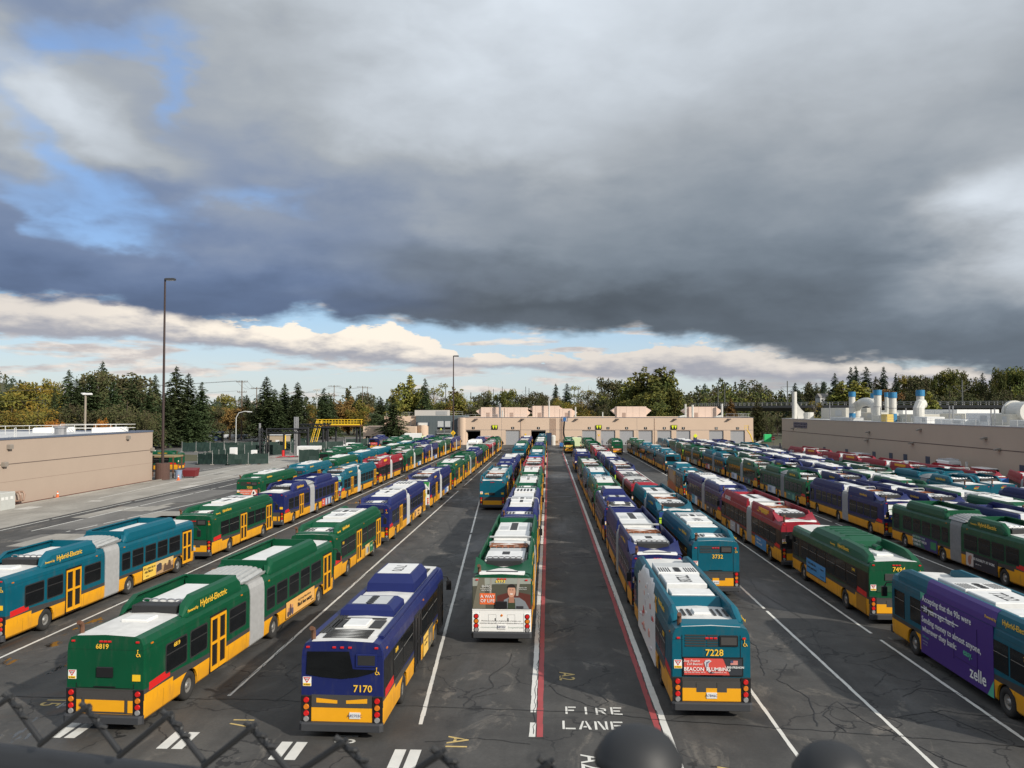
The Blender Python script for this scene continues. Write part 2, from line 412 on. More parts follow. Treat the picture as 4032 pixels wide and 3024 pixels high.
    if lod == 0:
        mb = MB(); put_text(mb, 'for Buses', .05, 'rear', (-1.10, -.031, 1.67)); put_text(mb, 'YIELD', .035, 'rear', (-1.10, -.036, 1.835)); add('lettering', mb, M['numblk'], st)
        mb = MB(); put_text(mb, {'6819': 'A8912C', '7170': 'A82703C', '7228': 'A7846C', '6993': 'A8933C'}.get(num, 'A8107C'), .12, 'rear', (.42 if typ == 'T4' else 0, -.046, .74), depth=.002)
        pb = MB(); xx = .42 if typ == 'T4' else 0.; pb.box(xx-.17, xx+.17, -.042, -.01, .65, .84)
        if typ != 'T1': pl = add('licence_plate', pb, M['unit']); add('lettering', mb, mat('plate_ink', (.05, .07, .16)), pl)
        # access symbol: ring and figure
        wx = 1.1; wz = 2.42 if typ != 'T4' else 2.06
        mb = MB(); mb.tube([(wx+.05*math.cos(t), -.022, wz+.05*math.sin(t)) for t in [2.4+k*.5 for k in range(9)]], .011, 4); mb.tube([(wx-.01, -.022, wz+.12), (wx-.01, -.022, wz+.03), (wx+.05, -.022, wz+.03), (wx+.08, -.022, wz-.05)], .012, 4); mb.disc_y(wx-.01, -.01, wz+.15, .02, .02, 8); add('access_symbol', mb, M['num'])
    if typ == 'T4':
        mb = MB(); mb.py([(-1.13, 1.98), (-1.10, 2.68), (.22, 2.70), (.34, 2.16), (1.12, 2.14), (.95, 2.05), (.5, 1.92), (0, 1.86), (-.6, 1.90)], -.022, .02); add('rear_window', mb, M['glass'])
        mb = MB(); mb.cbox(.44, 1.10, -.035, .01, 2.24, 2.64, .03, 0); mb.box(.50, 1.04, -.04, 0, 2.29, 2.59, 1); add('rear_sign', mb, [main, M['grill']])
    elif typ in ('T3', 'T3A'):
        mb = MB()
        for k in range(5):
            for a, b in ((-.86, -.18), (-.14, .22)): mb.box(a, b, -.016, .01, 2.34+k*.085, 2.39+k*.085, 0)
        add('louvre', mb, M['slot'])
        mb = MB(); mb.cbox(.27, .88, -.04, .02, 2.36, 2.72, .02, 0); mb.box(.32, .83, -.045, 0, 2.41, 2.66, 1); add('rear_sign', mb, [M['black'], M['grey']])
        mb = MB(); mb.loft([[(-1.02, y, 2.95), (-.98, y, z), (.98, y, z), (1.02, y, 2.95)] for y, z in ((.04, 2.98), (.12, 3.05), (.6, 3.10), (.9, 3.0))]); add('engine_hood', mb, main)
    elif typ in ('T1', 'T2', 'T6') and lod < 2:
        if typ == 'T1':
            mb = MB(); mb.cbox(-.27, .27, -.04, .02, 1.70, 2.02, .02); add('rear_sign', mb, M['black'])
        elif typ == 'T2':
            mb = MB(); mb.cbox(-.27, .27, -.04, .02, 1.52, 1.78, .02); add('rear_sign', mb, M['black'])
            mb = MB(); mb.cbox(-1.0, 1.0, .12, .5, 2.99, 3.075, .02, 0); mb.box(-.7, .7, .2, .42, 3.07, 3.081, 1); add('roof_ledge', mb, [M['unit'], M['slot']])
        if typ != 'T6' and not white_rear:
            mb = MB(); mb.box(.92, 1.18, -.024, 0, 1.60, 1.80); add('warning_sticker', mb, M['stick'])
    elif typ == 'T5':
        mb = MB(); mb.cbox(-.55, .55, -.03, .02, 2.1, 2.42, .02); add('rear_sign', mb, M['slot'])
    if num and num != '6993':
        big = typ in ('T3', 'T4', 'T5')
        pos = {'T4': (.66, -.026, 1.56), 'T3': (.1, -.026, 2.14), 'T5': (.1, -.03, 2.62), 'T1': (-.1, -.02, 2.66), 'T2': (-.55, -.02, 1.66)}.get(typ, (0, -.02, 2.2))
        mb = MB(); put_text(mb, num, .30 if big else .22, 'rear', pos, bold=.012); add('fleet_number', mb, M['num'])
    # exhaust
    if typ != 'T5':
        ex = -1.0; mb = MB(); mb.tube([(ex, .3, 2.95), (ex, .3, 3.2), (ex, .26, 3.3), (ex-.02, .14, 3.36)], .075, 8); add('exhaust_pipe', mb, M['rust'])
    # ------------- roof
    def wbox(name, x0, x1, y0, y1, z0, z1, m='unit', c=.03): b = MB(); b.cbox(x0, x1, y0, y1, z0, z1, c); return add(name, b, M[m] if isinstance(m, str) else m)
    def slots(x0, x1, y0, y1, z, n, parent, along='y'):
        b = MB()
        for i in range(n):
            if along == 'y': w = (x1-x0)/n; b.box(x0+w*i+w*.2, x0+w*i+w*.75, y0, y1, z-.01, z+.004)
            else: w = (y1-y0)/n; b.box(x0, x1, y0+w*i+w*.2, y0+w*i+w*.75, z-.01, z+.004)
        add('vent_slots', b, M['slot'], parent)
    if typ == 'T1':
        for sgn in (1, -1):
            add('roof_fairing', rail('pod', sgn, 2.55, 7.05, .75, .35), main); add('roof_fairing', rail('pod', sgn, 9.75, 15.9, .55, .35), main)
        for a, b, zz in ((6.85, 6.93, 3.5), (9.95, 10.05, 3.5), (15.6, 15.68, 3.5)):
            mb = MB(); mb.box(-1.06, 1.06, a, b, 2.98, zz); add('fairing_wall', mb, main)
        wbox('roof_hatch', -.45, .45, 1.55, 2.25, 3.0, 3.10)
        wbox('roof_unit', -.72, .72, 3.7, 6.3, 3.0, 3.26); wbox('roof_unit', -.74, .74, 10.7, 15.0, 3.0, 3.26)
        g = wbox('radiator', -.82, .82, 2.75, 3.3, 2.98, 3.28, 'grill')
        if lod < 2:
            b = MB()
            for k in range(5):
                xx = -.6+.3*k; b.tube([(xx+.16*math.cos(t), 3.35, 3.3+.07*math.sin(t)) for t in [q*.52 for q in range(13)]], .028, 5)
            add('hose', b, M['chrome'], g)
            for a0 in (10.6, 15.2, 6.6): pass
        mb = MB(); n = 21
        for i in range(n):
            x = -1.1+2.2*i/(n-1); tilt = .035 if i % 2 else -.035
            zt = 3.34-.16*abs(x)**3; mb.loft([[(x-.034+tilt, yy, 3.0), (x+.034+tilt, yy, 3.0), (x+.03-tilt, yy, zz_), (x-.03-tilt, yy, zz_)] for yy, zz_ in ((7.45, 3.12), (7.7, zt-.04), (8.4, zt), (9.2, zt+.04), (9.6, zt))])
        add('roof_bellows_pleats', mb, M['bellow_lt'])
    elif typ == 'T2':
        for sgn in (1, -1):
            add('roof_fairing', rail('curl', sgn, 1.9, 7.7, .3, .02), main); add('roof_fairing', rail('curl', sgn, 9.2, 17.6, .02, .9), main)
        # rear cowl that climbs from the ledge to the fairings, scooped in the middle
        mb = MB(); secs = []
        for t in (0, .25, .5, .75, 1.): secs.append([(x, .45+t*(1.55-.5*(1-abs(x)/1.3)**1.5), 2.93+(.06 if abs(x) < 1.25 else 0)+t*t*(.44*(abs(x)/1.3)**2.6+.05)) for x in [-1.3+2.6*i/12 for i in range(13)]])
        vs = [p for s_ in secs for p in s_]; fs = [(r*13+i, r*13+i+1, (r+1)*13+i+1, (r+1)*13+i) for r in range(4) for i in range(12)]
        mb.add(vs, fs); add('rear_cowl', mb, main, smooth=True)
        g = wbox('radiator', -.80, .80, 1.75, 2.2, 3.0, 3.30, 'grill')
        if lod < 2:
            b = MB()
            for k in range(6):
                xx = -.68+.27*k; b.tube([(xx+.14*math.cos(t), 2.28, 3.33+.05*math.sin(t)) for t in [q*.6 for q in range(12)]], .024, 4)
            add('hose', b, M['chrome'], g)
        u = wbox('roof_unit', -.92, .92, 2.35, 4.3, 3.0, 3.30); b = MB(); b.box(-.18, .18, 3.3, 4.1, 3.29, 3.306); add('vent_slots', b, M['slot'], u)
        u2 = wbox('roof_unit', -.92, .92, 4.45, 5.6, 3.0, 3.22, 'unitg')
        b = MB(); rr = random.Random(3)
        for k in range(7):
            xx = -.9+.3*k; b.tube([(xx, 5.6, 3.24), (xx+.1*rr.uniform(-1, 1), 6.1, 3.22), (xx+.15*rr.uniform(-1, 1), 6.6, 3.18), (xx, 7.4, 3.14)], .03, 4)
        for k in range(3): b.tube([(-.95, 5.8+.45*k, 3.27), (.0, 5.85+.45*k, 3.24), (.95, 5.75+.45*k, 3.27)], .032, 4)
        add('coolant_pipe', b, M['copper'])
        wbox('roof_tray', -.98, .98, 5.65, 7.6, 2.98, 3.10, 'grill'); wbox('roof_unit', -.85, .85, 6.7, 7.5, 3.1, 3.26)
        b = MB(); b.tube([(-1.24, 8.0, 2.95), (-1.2, 8.0, 3.3), (-1.1, 8.0, 3.40), (1.1, 8.0, 3.40), (1.2, 8.0, 3.3), (1.24, 8.0, 2.95)], .055, 6); add('hoop', b, M['bellow_lt'])
        u = wbox('roof_unit', -.98, .98, 9.4, 11.2, 3.0, 3.26); u = wbox('roof_unit', -.94, .94, 11.25, 14.6, 3.0, 3.27)
        b = MB(); b.box(-.2, .2, 11.4, 14.4, 3.26, 3.276); add('vent_slots', b, M['slot'], u)
        b = MB(); b.box(-.8, -.3, 11.6, 12.9, 3.26, 3.275); b.box(.3, .8, 11.6, 12.9, 3.26, 3.275); add('vent_mesh', b, M['unitg'], u)
        mb = MB(); mb.loft([[(-1.1, y, 2.97), (-1.1, y, z), (1.1, y, z), (1.1, y, 2.97)] for y, z in ((16.5, 3.0), (16.7, 3.26), (17.3, 3.22), (17.9, 3.0))]); add('front_cowl', mb, main)
    elif typ in ('T3', 'T3A'):
        if typ == 'T3': segs = [(.75, 11.9, .7, 1.0)]
        else: segs = [(.75, 7.7, .7, .02), (9.2, 17.9, .02, 1.0)]
        for a, b, t0, t1 in segs:
            for sgn in (1, -1): add('roof_fairing', rail('round', sgn, a, b, t0, t1), main, smooth=False)
        b = MB(); n = 9
        for i in range(n):
            if abs(i-4) <= 1: continue
            xx = -.84+1.68*i/(n-1); b.box(xx-.045, xx+.045, 1.35, 2.25, 3.03, 3.042)
        add('roof_slots', b, M['slot'])
        wbox('roof_hatch', -.3, .3, 1.5, 2.15, 3.02, 3.09)
        mb = MB(); mb.loft([[(-.92, y, 2.98), (-.92, y, z), (.92, y, z), (.92, y, 2.98)] for y, z in ((2.75, 3.0), (3.1, 3.28), (3.3, 3.28))]); add('fairing_wall', mb, main)
        wbox('roof_unit', -.80, .80, 3.32, 4.35, 3.0, 3.32)
        p = wbox('number_board', -.78, .78, 4.75, 6.7, 3.0, 3.42)
        if num and lod == 0 or num in ('7251', '7222'):
            mb = MB(); put_text(mb, num if num != '3732' else 'NVE', .74, 'up90', (0, 5.7, 3.423), bold=.02, depth=.002, sx=.9); add('roof_number', mb, M['numblk'], p)
        elif lod < 2:
            b = MB(); b.box(-.12, .12, 4.95, 6.5, 3.41, 3.424); add('vent_slots', b, M['slot'], p)
        u = wbox('air_conditioner', -.84, .84, 6.72, 8.9, 3.0, 3.46)
        if lod < 2:
            slots(-.78, -.28, 6.85, 7.75, 3.46, 5, u); slots(.28, .78, 6.85, 7.75, 3.46, 5, u)
            b = MB(); b.box(-.78, .78, 7.9, 8.8, 3.45, 3.464); add('vent_mesh', b, M['unitg'], u)
            for k in range(4):
                b = MB(); b.cyl((0, 6.98+.22*k, 3.45), (0, 6.98+.22*k, 3.472), .15, n=10); add('fan', b, M['grill'], u)
        else:
            b = MB(); b.box(-.25, .25, 6.9, 7.7, 3.45, 3.464); add('vent_slots', b, M['slot'], u)
        b = MB(); b.box(-.93, -.78, 3.3, 8.8, 2.98, 3.06); b.box(.78, .93, 3.3, 8.8, 2.98, 3.06); add('roof_gutter', b, M['grill'])
        if typ == 'T3A':
            wbox('roof_unit', -.80, .80, 9.6, 12.2, 3.0, 3.34); u = wbox('air_conditioner', -.84, .84, 12.6, 15.6, 3.0, 3.44); slots(-.7, .7, 12.8, 14.9, 3.44, 5, u)
            b = MB(); b.tube([(-1.24, 8.0, 2.95), (-1.2, 8.0, 3.3), (-1.1, 8.0, 3.40), (1.1, 8.0, 3.40), (1.2, 8.0, 3.3), (1.24, 8.0, 2.95)], .05, 6); add('hoop', b, M['bellow_lt'])
            b = MB(); b.tube([(-.8, 7.0, 3.2), (-.3, 7.6, 3.3), (.3, 7.5, 3.25), (.8, 7.0, 3.2)], .05, 5); add('coolant_pipe', b, M['copper'])
    elif typ == 'T4':
        for sgn in (1, -1):
            b = MB(); b.box(*sorted((sgn*1.0, sgn*1.17)), .6, 11.6, 2.96, 3.035); add('roof_edge', b, main)
        def pod(y0, y1, zt, fl=.35):
            mb = MB(); mb.loft([[(-.95, y0, 3.0), (.95, y0, 3.0), (.95, y1, 3.0), (-.95, y1, 3.0)], [(-.93, y0+.05, 3.0+(zt-3)*.55), (.93, y0+.05, 3.0+(zt-3)*.55), (.93, y1-.05, 3.0+(zt-3)*.55), (-.93, y1-.05, 3.0+(zt-3)*.55)], [(-.74, y0+fl, zt), (.74, y0+fl, zt), (.74, y1-.25, zt), (-.74, y1-.25, zt)]]); return add('roof_pod', mb, main)
        p1 = pod(3.1, 5.0, 3.36, .2); b = MB(); b.box(-.62, .62, 3.45, 4.65, 3.35, 3.368); add('vent_mesh', b, M['unitg'], p1)
        for k in range(5):
            b = MB(); b.cyl((0, 3.55+.23*k, 3.36), (0, 3.55+.23*k, 3.385), .14, n=10); add('fan', b, M['grill'], p1)
        p2 = pod(6.9, 9.9, 3.62, .5); b = MB(); b.box(-.66, .66, 7.5, 9.55, 3.61, 3.632); bd = add('number_board', b, M['unit'], p2)
        if num:
            mb = MB(); put_text(mb, num, .62, 'up90', (0, 8.5, 3.634), bold=.015, depth=.002); add('roof_number', mb, M['numblk'], bd)
        for y0, y1, a, b_ in ((1.55, 2.5, -.85, -.45), (1.55, 2.5, .45, .85), (10.3, 11.6, -.8, -.3), (10.3, 11.6, .3, .8)):
            b = MB(); b.box(a, b_, y0, y1, 3.01, 3.034); add('roof_panel', b, M['slot'])
        h = wbox('roof_hatch', -.38, .38, 1.5, 2.4, 3.02, 3.12)
        b = MB()
        for k in range(6): b.box(-.72, .72, .35+.17*k, .42+.17*k, 3.01, 3.036)
        for k in range(4): b.box(-1.0+.1*k, -.95+.1*k, .9, 4.9, 3.0, 3.034)
        for k in range(2): b.box(-.8, .8, 2.62+.12*k, 2.66+.12*k, 3.02, 3.04)
        add('roof_slots', b, M['slot'])
    elif typ == 'T5':
        mb = MB(); secs = []
        pr = [(1.27, 2.86), (1.22, 3.2), (1.05, 3.45), (.6, 3.52), (0, 3.53)]; full = pr+[(-x, z) for x, z in pr[-2::-1]]
        for y, k in ((3.6, .15), (3.9, .7), (4.5, 1.), (8.2, 1.), (8.6, .75), (9.0, .1)): secs.append([(x, y, 2.92+(z-2.92)*k if z > 2.92 else z) for x, z in full])
        mb.loft(secs); add('roof_fairing', mb, main)
        for sgn in (1, -1):
            p = [(sgn*x, z) for x, z in [(1.28, 2.86), (1.22, 3.2), (1.08, 3.42), (.86, 3.45), (.82, 3.0)]]
            secs = []
            for y, k in ((.25, .1), (.55, .55), (1.2, .9), (2.4, 1.), (3.9, 1.05)): secs.append([(x, y, 2.92+(z-2.92)*k if z > 2.92 else z) for x, z in p])
            b = MB(); b.loft(secs); add('roof_fairing', b, main)
        for k in range(5): wbox('roof_clip', -.75, .75, 4.6+k*.8, 4.64+k*.8, 3.52, 3.56, main, .01)
        wbox('roof_hatch', -.4, .4, 9.6, 10.4, 3.02, 3.14, 'unitg'); wbox('roof_hatch', -.4, .4, 1.3, 2.0, 3.02, 3.12)
        for sgn in (1, -1):
            mb = MB(); mb.loft([[(sgn*(.35+.18*math.cos(t)), y, 3.1+.18*math.sin(t)) for t in [k*.63 for k in range(10)]] for y in (2.9, 3.5)]); add('air_duct', mb, main)
    elif typ == 'T6':
        for k, (a, b_) in enumerate(((1.6, 7.3), (9.6, 16.6))):
            for y0 in (a+.3, a+2.4):
                for sgn in (1, -1):
                    b = MB(); b.box(*sorted((sgn*.4, sgn*.95)), y0, y0+1.3, 3.01, 3.045); add('roof_panel', b, M['slot'])
            b = MB()
            for q in range(7): b.box(-.33+.1*q, -.29+.1*q, a+.2, b_-.6, 3.01, 3.042)
            add('roof_slots', b, M['slot'])
        mb = MB(); secs = [[(x*1.3, y, 2.86+zz*(1-abs(x)**4*.55)) for x in [-1+i/6 for i in range(13)]] for y, zz in ((-.02, .0), (.06, .26), (.3, .36), (1.0, .36), (1.35, .2))]
        mb.add([p for s_ in secs for p in s_], [(r*13+i, r*13+i+1, (r+1)*13+i+1, (r+1)*13+i) for r in range(4) for i in range(12)]); add('rear_cowl', mb, main, smooth=True)
    # lettering on the roof fairing
    if lod < 2 and typ in ('T1', 'T3', 'T2', 'T5'):
        ym = {'T1': 4.6, 'T3': 2.6, 'T2': 4.2, 'T5': 3.4}[typ]; zz = 3.17 if typ == 'T1' else 3.08
        for pl, sgn in (('right', 1), ('left', -1)):
            mb = MB(); put_text(mb, 'Hybrid-Electric', .34 if typ == 'T1' else .26, pl, (sgn*1.292, ym, zz), bold=.008)
            add('lettering', mb, M['num'])
            if lod == 0: mb = MB(); put_text(mb, 'Powered by', .15, pl, (sgn*1.292, ym-sgn*1.55, zz-.06)); add('lettering', mb, M['num'])
    if num and lod == 0:
        for pl, sgn in (('right', 1), ('left', -1)):
            mb = MB(); put_text(mb, num, .20, pl, (sgn*1.316, 1.95, 2.22), bold=.006); add('window_number', mb, M['num'])
    if lod < 2 and typ != 'T5':
        for sgn in (1, -1):
            for yy in ([.4, 6.9, 9.6] if art else [.5, 7.0]):
                mb = MB(); mb.box(*sorted((sgn*1.27, sgn*1.305)), yy, yy+.12, 2.66, 2.71); add('side_marker', mb, M['lamp_amb'])
    BUS[key] = P; return P
BUSES = []
def bus(typ, colour, x, y, rot=0., label='', group='buses parked in rows in the yard', num=None, lod=None):
    """one parked bus: an Empty with its parts; x is the middle of the lane, y the rear bumper"""
    if lod is None: lod = 0 if y < 63 else (1 if y < 112 else 2)
    P = bus_parts(typ, colour, lod, num if lod == 0 or num else None)
    name = 'articulated_bus' if typ in ('T1', 'T2', 'T3A', 'T6') else 'city_bus'
    root = thing(name, label, 'bus', (x, y, 0), rot, group)
    obs = []
    for nm, me, par, loc, rt, lab in P:
        o = bpy.data.objects.new(nm, me); COL.objects.link(o)
        o.parent = root if par is None else obs[par]
        o.location = loc; o.rotation_euler = (0, 0, rt)
        if lab: o['label'] = lab
        obs.append(o)
    BUSES.append(root); return root
# ------------------------------------------------------------------ the yard's buses, row by row (near to far)
TYPE = {'T1': 'articulated bus with boxy roof pods', 'T2': 'articulated bus with scooped roof cowl', 'T3': 'short bus with long roof rails', 'T3A': 'articulated bus with white roof units',
        'T4': 'short bus with two roof pods', 'T5': 'short bus with domed roof fairing', 'T6': 'articulated bus with pale slotted roof'}
ORD = 'first second third fourth fifth sixth seventh eighth ninth tenth eleventh twelfth'.split()
ROWS = [  # (middle of the lane, ordinal of the row, side of the fire lane, [(type, colour, rear y, options)])
 (-2.1, 0, 'left', [('T2', 'green', 35.8, dict(num='6993', label='green articulated bus whose white rear carries the smiling man advert')), ('T3A', 'blue', 55.2, {}), ('T3', 'green', 74.6, {}), ('T3', 'green', 88.2, {}),
   ('T2', 'red', 104, {}), ('T3', 'teal', 131, dict(label='teal short bus with a bright blue rear advert near the open shed doors')), ('T5', 'green', 145, {}), ('T4', 'blue', 160, {}), ('T3', 'green', 180, {}), ('T3', 'green', 194, {}), ('T4', 'teal', 232, dict(label='teal bus half inside the third, open shed door'))]),
 (-5.85, 1, 'left', [('T2', 'teal', 83.1, dict(num='6892', label='teal articulated bus numbered 6892 with a diagonal shadow across its rear')), ('T4', 'blue', 103, {}), ('T3', 'blue', 116.5, {}), ('T3', 'teal', 156, dict(label='teal short bus with pale rear advert, fourth in the second row left of fire lane')), ('T5', 'green', 170, {}), ('T2', 'blue', 184.5, {}), ('T3', 'blue', 205, {})]),
 (-6.45, 2, 'left', [('T4', 'blue', 25.3, dict(num='7170', rot=-.022, label='dark blue bus numbered 7170 standing alone, with white roof and two blue pods'))]),
 (-13.45, 2, 'left', [('T1', 'green', 25.6, dict(num='6819', x=-14.15, rot=-.05, sy=1.045, label='green articulated bus numbered 6819, nearest in its row, grey concertina joint')), ('T3', 'green', 46.7, dict(num='7251', x=-13.7, rot=-.015, label='green short bus with roof number 7251 just ahead of bus 6819')), ('T3A', 'blue', 61.5, {}),
   ('T2', 'blue', 82.5, dict(label='blue articulated bus whose rear is wrapped in white and green leaves')), ('T3', 'green', 103.5, {}), ('T1', 'green', 117, {}), ('T4', 'blue', 136.6, {}), ('T5', 'green', 150.6, {}), ('T6', 'red', 166, {}), ('T1', 'green', 188, {})]),
 (-17.1, 3, 'left', [('T3', 'white', 180, dict(label='white wrapped short bus standing between green and red buses by first door')), ('T4', 'blue', 194, {}), ('T6', 'red', 208, {})]),
 (-24.25, 4, 'left', [('T1', 'teal', 34.2, dict(x=-24.62, rot=-.006, label='teal articulated bus cut by the frame edge, with a sunset skyline advert')), ('T3', 'green', 54.7, dict(label='green short bus with plain yellow side between teal and blue articulated buses')), ('T1', 'blue', 69.8, dict(label='blue articulated bus with boxy roof pods and an advert of standing people')),
   ('T2', 'teal', 89.2, dict(label='teal articulated bus with a pale blue and lime painted rear')), ('T2', 'red', 109.2, {}), ('T2', 'green', 129.6, dict(label='green articulated bus with a white rear poster in the fifth row left of fire lane')), ('T2', 'blue', 150, {}), ('T2', 'green', 171, {}), ('T2', 'blue', 192, {})]),
 (-27.7, 5, 'left', [('T1', 'green', 147, {}), ('T1', 'blue', 166, {}), ('T1', 'green', 185, {}), ('T1', 'green', 204, {})]),
 (-31.2, 6, 'left', [('T3', 'green', 83.5, dict(num='7255', label='green short bus numbered 7255 with a salmon rear advert')), ('T3', 'teal', 99, {}), ('T3', 'green', 114, {}), ('T3', 'teal', 128.3, {}), ('T3', 'teal', 141.5, {}), ('T3', 'green', 155, {}), ('T3', 'teal', 170, {}), ('T4', 'green', 184, {}), ('T4', 'blue', 204, {})]),
 (-38.0, 7, 'left', [('T4', 'green', 137.5, dict(label='green short bus with dark rear window beside the green construction screens')), ('T4', 'green', 151, {}), ('T4', 'green', 190, {}), ('T4', 'green', 205, {})]),
 (-44.5, 8, 'left', [('T4', 'blue', 205, dict(label='blue short bus with a red rear advert standing alone by the tan offices'))]),
 (5.35, 0, 'right', [('T3', 'teal', 27.6, dict(num='7228', label='teal short bus numbered 7228 with a red plumbing advert on its rear')), ('T2', 'blue', 41, {}), ('T4', 'blue', 61.3, {}), ('T3', 'green', 75, {}), ('T3', 'teal', 88.3, {}), ('T2', 'green', 101.7, {}), ('T3', 'blue', 133, dict(num='3708', label='blue short bus numbered 3708 in the first row right of the fire lane')), ('T4', 'green', 192, dict(x=4.6, label='green short bus with yellow rear advert, alone by the blue lift'))]),
 (9.1, 1, 'right', [('T3', 'teal', 45.5, dict(num='3732', label='teal short bus numbered 3732 behind bus 7228')), ('T2', 'teal', 59, dict(label='teal articulated bus with a blue and lime zigzag rear')), ('T6', 'red', 79, {}), ('T2', 'blue', 98.8, {}), ('T3A', 'blue', 118.5, {}), ('T2', 'red', 141, {}), ('T1', 'green', 163, {}), ('T1', 'green', 184, {})]),
 (16.45, 2, 'right', [('T3', 'teal', 24.9, dict(num='7222', label='teal short bus with a purple money-transfer wrap along its side')), ('T5', 'green', 39.75, dict(num='7494', label='green short bus numbered 7494 with domed fairing and a sky blue side advert')), ('T2', 'red', 53.4, dict(x=16.15)), ('T3A', 'blue', 73.2, {}), ('T4', 'teal', 94, dict(label='teal short bus with a brown and orange side wrap')), ('T5', 'green', 187, dict(x=15.4, label='green short bus with salmon rear strip, alone before the grey shed doors'))]),
 (19.9, 3, 'right', [('T4', 'teal', 133, {}), ('T4', 'teal', 146.4, {}), ('T4', 'teal', 159.6, {}), ('T4', 'green', 172.8, {}), ('T4', 'green', 186, {})]),
 (27.6, 4, 'right', [('T1', 'green', 46.0, dict(label='green articulated bus with health poster and dark work poster on its side')), ('T2', 'blue', 65.8, dict(num='6883', label='blue articulated bus numbered 6883 with a white rear poster')), ('T1', 'green', 85.4, {}), ('T2', 'green', 105, {}), ('T1', 'teal', 124.4, {}), ('T1', 'green', 144, {}), ('T2', 'green', 163.6, {}), ('T2', 'teal', 183, {})]),
 (31.2, 5, 'right', [('T2', 'blue', 44.6, {}), ('T2', 'blue', 64.4, {}), ('T2', 'blue', 84, {}), ('T1', 'blue', 103.6, {}), ('T2', 'green', 123, {}), ('T2', 'teal', 142.5, {}), ('T2', 'blue', 162, {}), ('T3A', 'blue', 182, {})]),
 (34.9, 6, 'right', [('T3A', 'green', 60, {}), ('T3A', 'green', 79, {}), ('T3A', 'blue', 98, {}), ('T3A', 'blue', 117, {}), ('T3A', 'blue', 136, {}), ('T3A', 'blue', 155.5, {}), ('T3A', 'blue', 175, {})]),
 (38.5, 7, 'right', [('T2', 'green', 95.5, {}), ('T3A', 'blue', 115, {}), ('T3A', 'blue', 134.5, {}), ('T2', 'green', 154, {}), ('T1', 'blue', 174, {})]),
 (41.0, 8, 'right', [('T3A', 'blue', 58, dict(x=42.0)), ('T1', 'teal', 80.5, dict(num='6857', label='teal articulated bus numbered 6857 with boxy roof pods')), ('T1', 'teal', 157, {})]),
 (44.1, 9, 'right', [('T1', 'teal', 81.5, dict(num='6851', label='teal articulated bus beside bus 6857, its number half hidden')), ('T2', 'red', 101, dict(x=45.6)), ('T2', 'red', 119, dict(x=45.9)), ('T2', 'red', 137.5, dict(x=46))]),
 (47.9, 10, 'right', [('T2', 'red', 90, dict(label='red articulated bus with a bright blue rear advert near the beige wall'))]),
]
B = {}
for xc, ri, side, items in ROWS:
    for k, (t, c, y, op) in enumerate(items):
        lab = op.get('label') or '%s %s, %s in the %s row %s of fire lane' % (c, TYPE[t], ORD[k], ORD[ri], side)
        o = bus(t, c, op.get('x', xc), y, op.get('rot', 0.), lab, num=op.get('num'))
        if 'sy' in op: o.scale = (1, op['sy'], 1)
        B[(xc, k)] = o
bus('T2', 'red', 47.3, 79, -.36, 'red articulated bus parked askew near the beige side wall')
bus('T3', 'green', -61.2, 133.2, math.pi/2, 'green short bus parked crosswise behind the low flat-roofed building', lod=1)

# ------------------------------------------------------------------ adverts on the buses
def advert(root, side, a0, a1, z0, z1, col, texts=(), shapes=(), frame=True, xoff=1.312, name='advert_board', label=None):
    """board on a bus; side right/left: a = y range, side rear: a = x range; texts (string, size, a, z, colour key, opts); shapes (polygon, colour)"""
    mats = [M['black'] if frame else mat('ad_%s' % (str(col)), col, .5, var=.08), mat('ad_%s' % (str(col)), col, .5, var=.08)]
    mb = MB(); f = .04 if frame else 0.
    def rect(b0, b1, c0, c1, d, mi):
        if side == 'rear': mb.box(b0, b1, -d, 0., c0, c1, mi)
        else:
            s = 1 if side == 'right' else -1
            mb.box(*sorted((s*1.29, s*(xoff+d))), b0, b1, c0, c1, mi)
    base = .03 if side == 'rear' else .0
    if frame: rect(a0-f, a1+f, z0-f, z1+f, base, 0)
    rect(a0, a1, z0, z1, base+.004, 1)
    def poly(p, d, mi, tgt):
        if side == 'rear': tgt.py(p, -(base+d), -base, mi)
        else:
            s = 1 if side == 'right' else -1
            tgt.px(p, *sorted((s*(xoff), s*(xoff+d))), mi)
    for i, (p, c) in enumerate(shapes):
        mats.append(mat('ad_%s' % (str(c)), c, .5, var=.10, scale=5.)); poly(p, .008+.002*i, len(mats)-1, mb)
    bd = mb.build(name, mats, root)
    if label: bd['label'] = label
    dd = .010+.002*len(shapes)
    for s_, size, a, z, c, kw in texts:
        tb = MB(); s = 1 if side == 'right' else -1
        put_text(tb, s_, size, side, (a, -(base+dd), z) if side == 'rear' else (s*(xoff+dd), a, z), **{**dict(depth=.002), **kw})
        tb.build('lettering', mat('ink_%s' % (str(c)), c, .5, var=0.), bd)
    return bd
W_, K_ = (.82, .82, .8), (.02, .02, .022)
def ell(cx, cz, rx, rz, n=14, a0=0., a1=2*math.pi): return [(cx+rx*math.cos(a0+(a1-a0)*i/n), cz+rz*math.sin(a0+(a1-a0)*i/n)) for i in range(n if a1-a0 > 6 else n+1)]
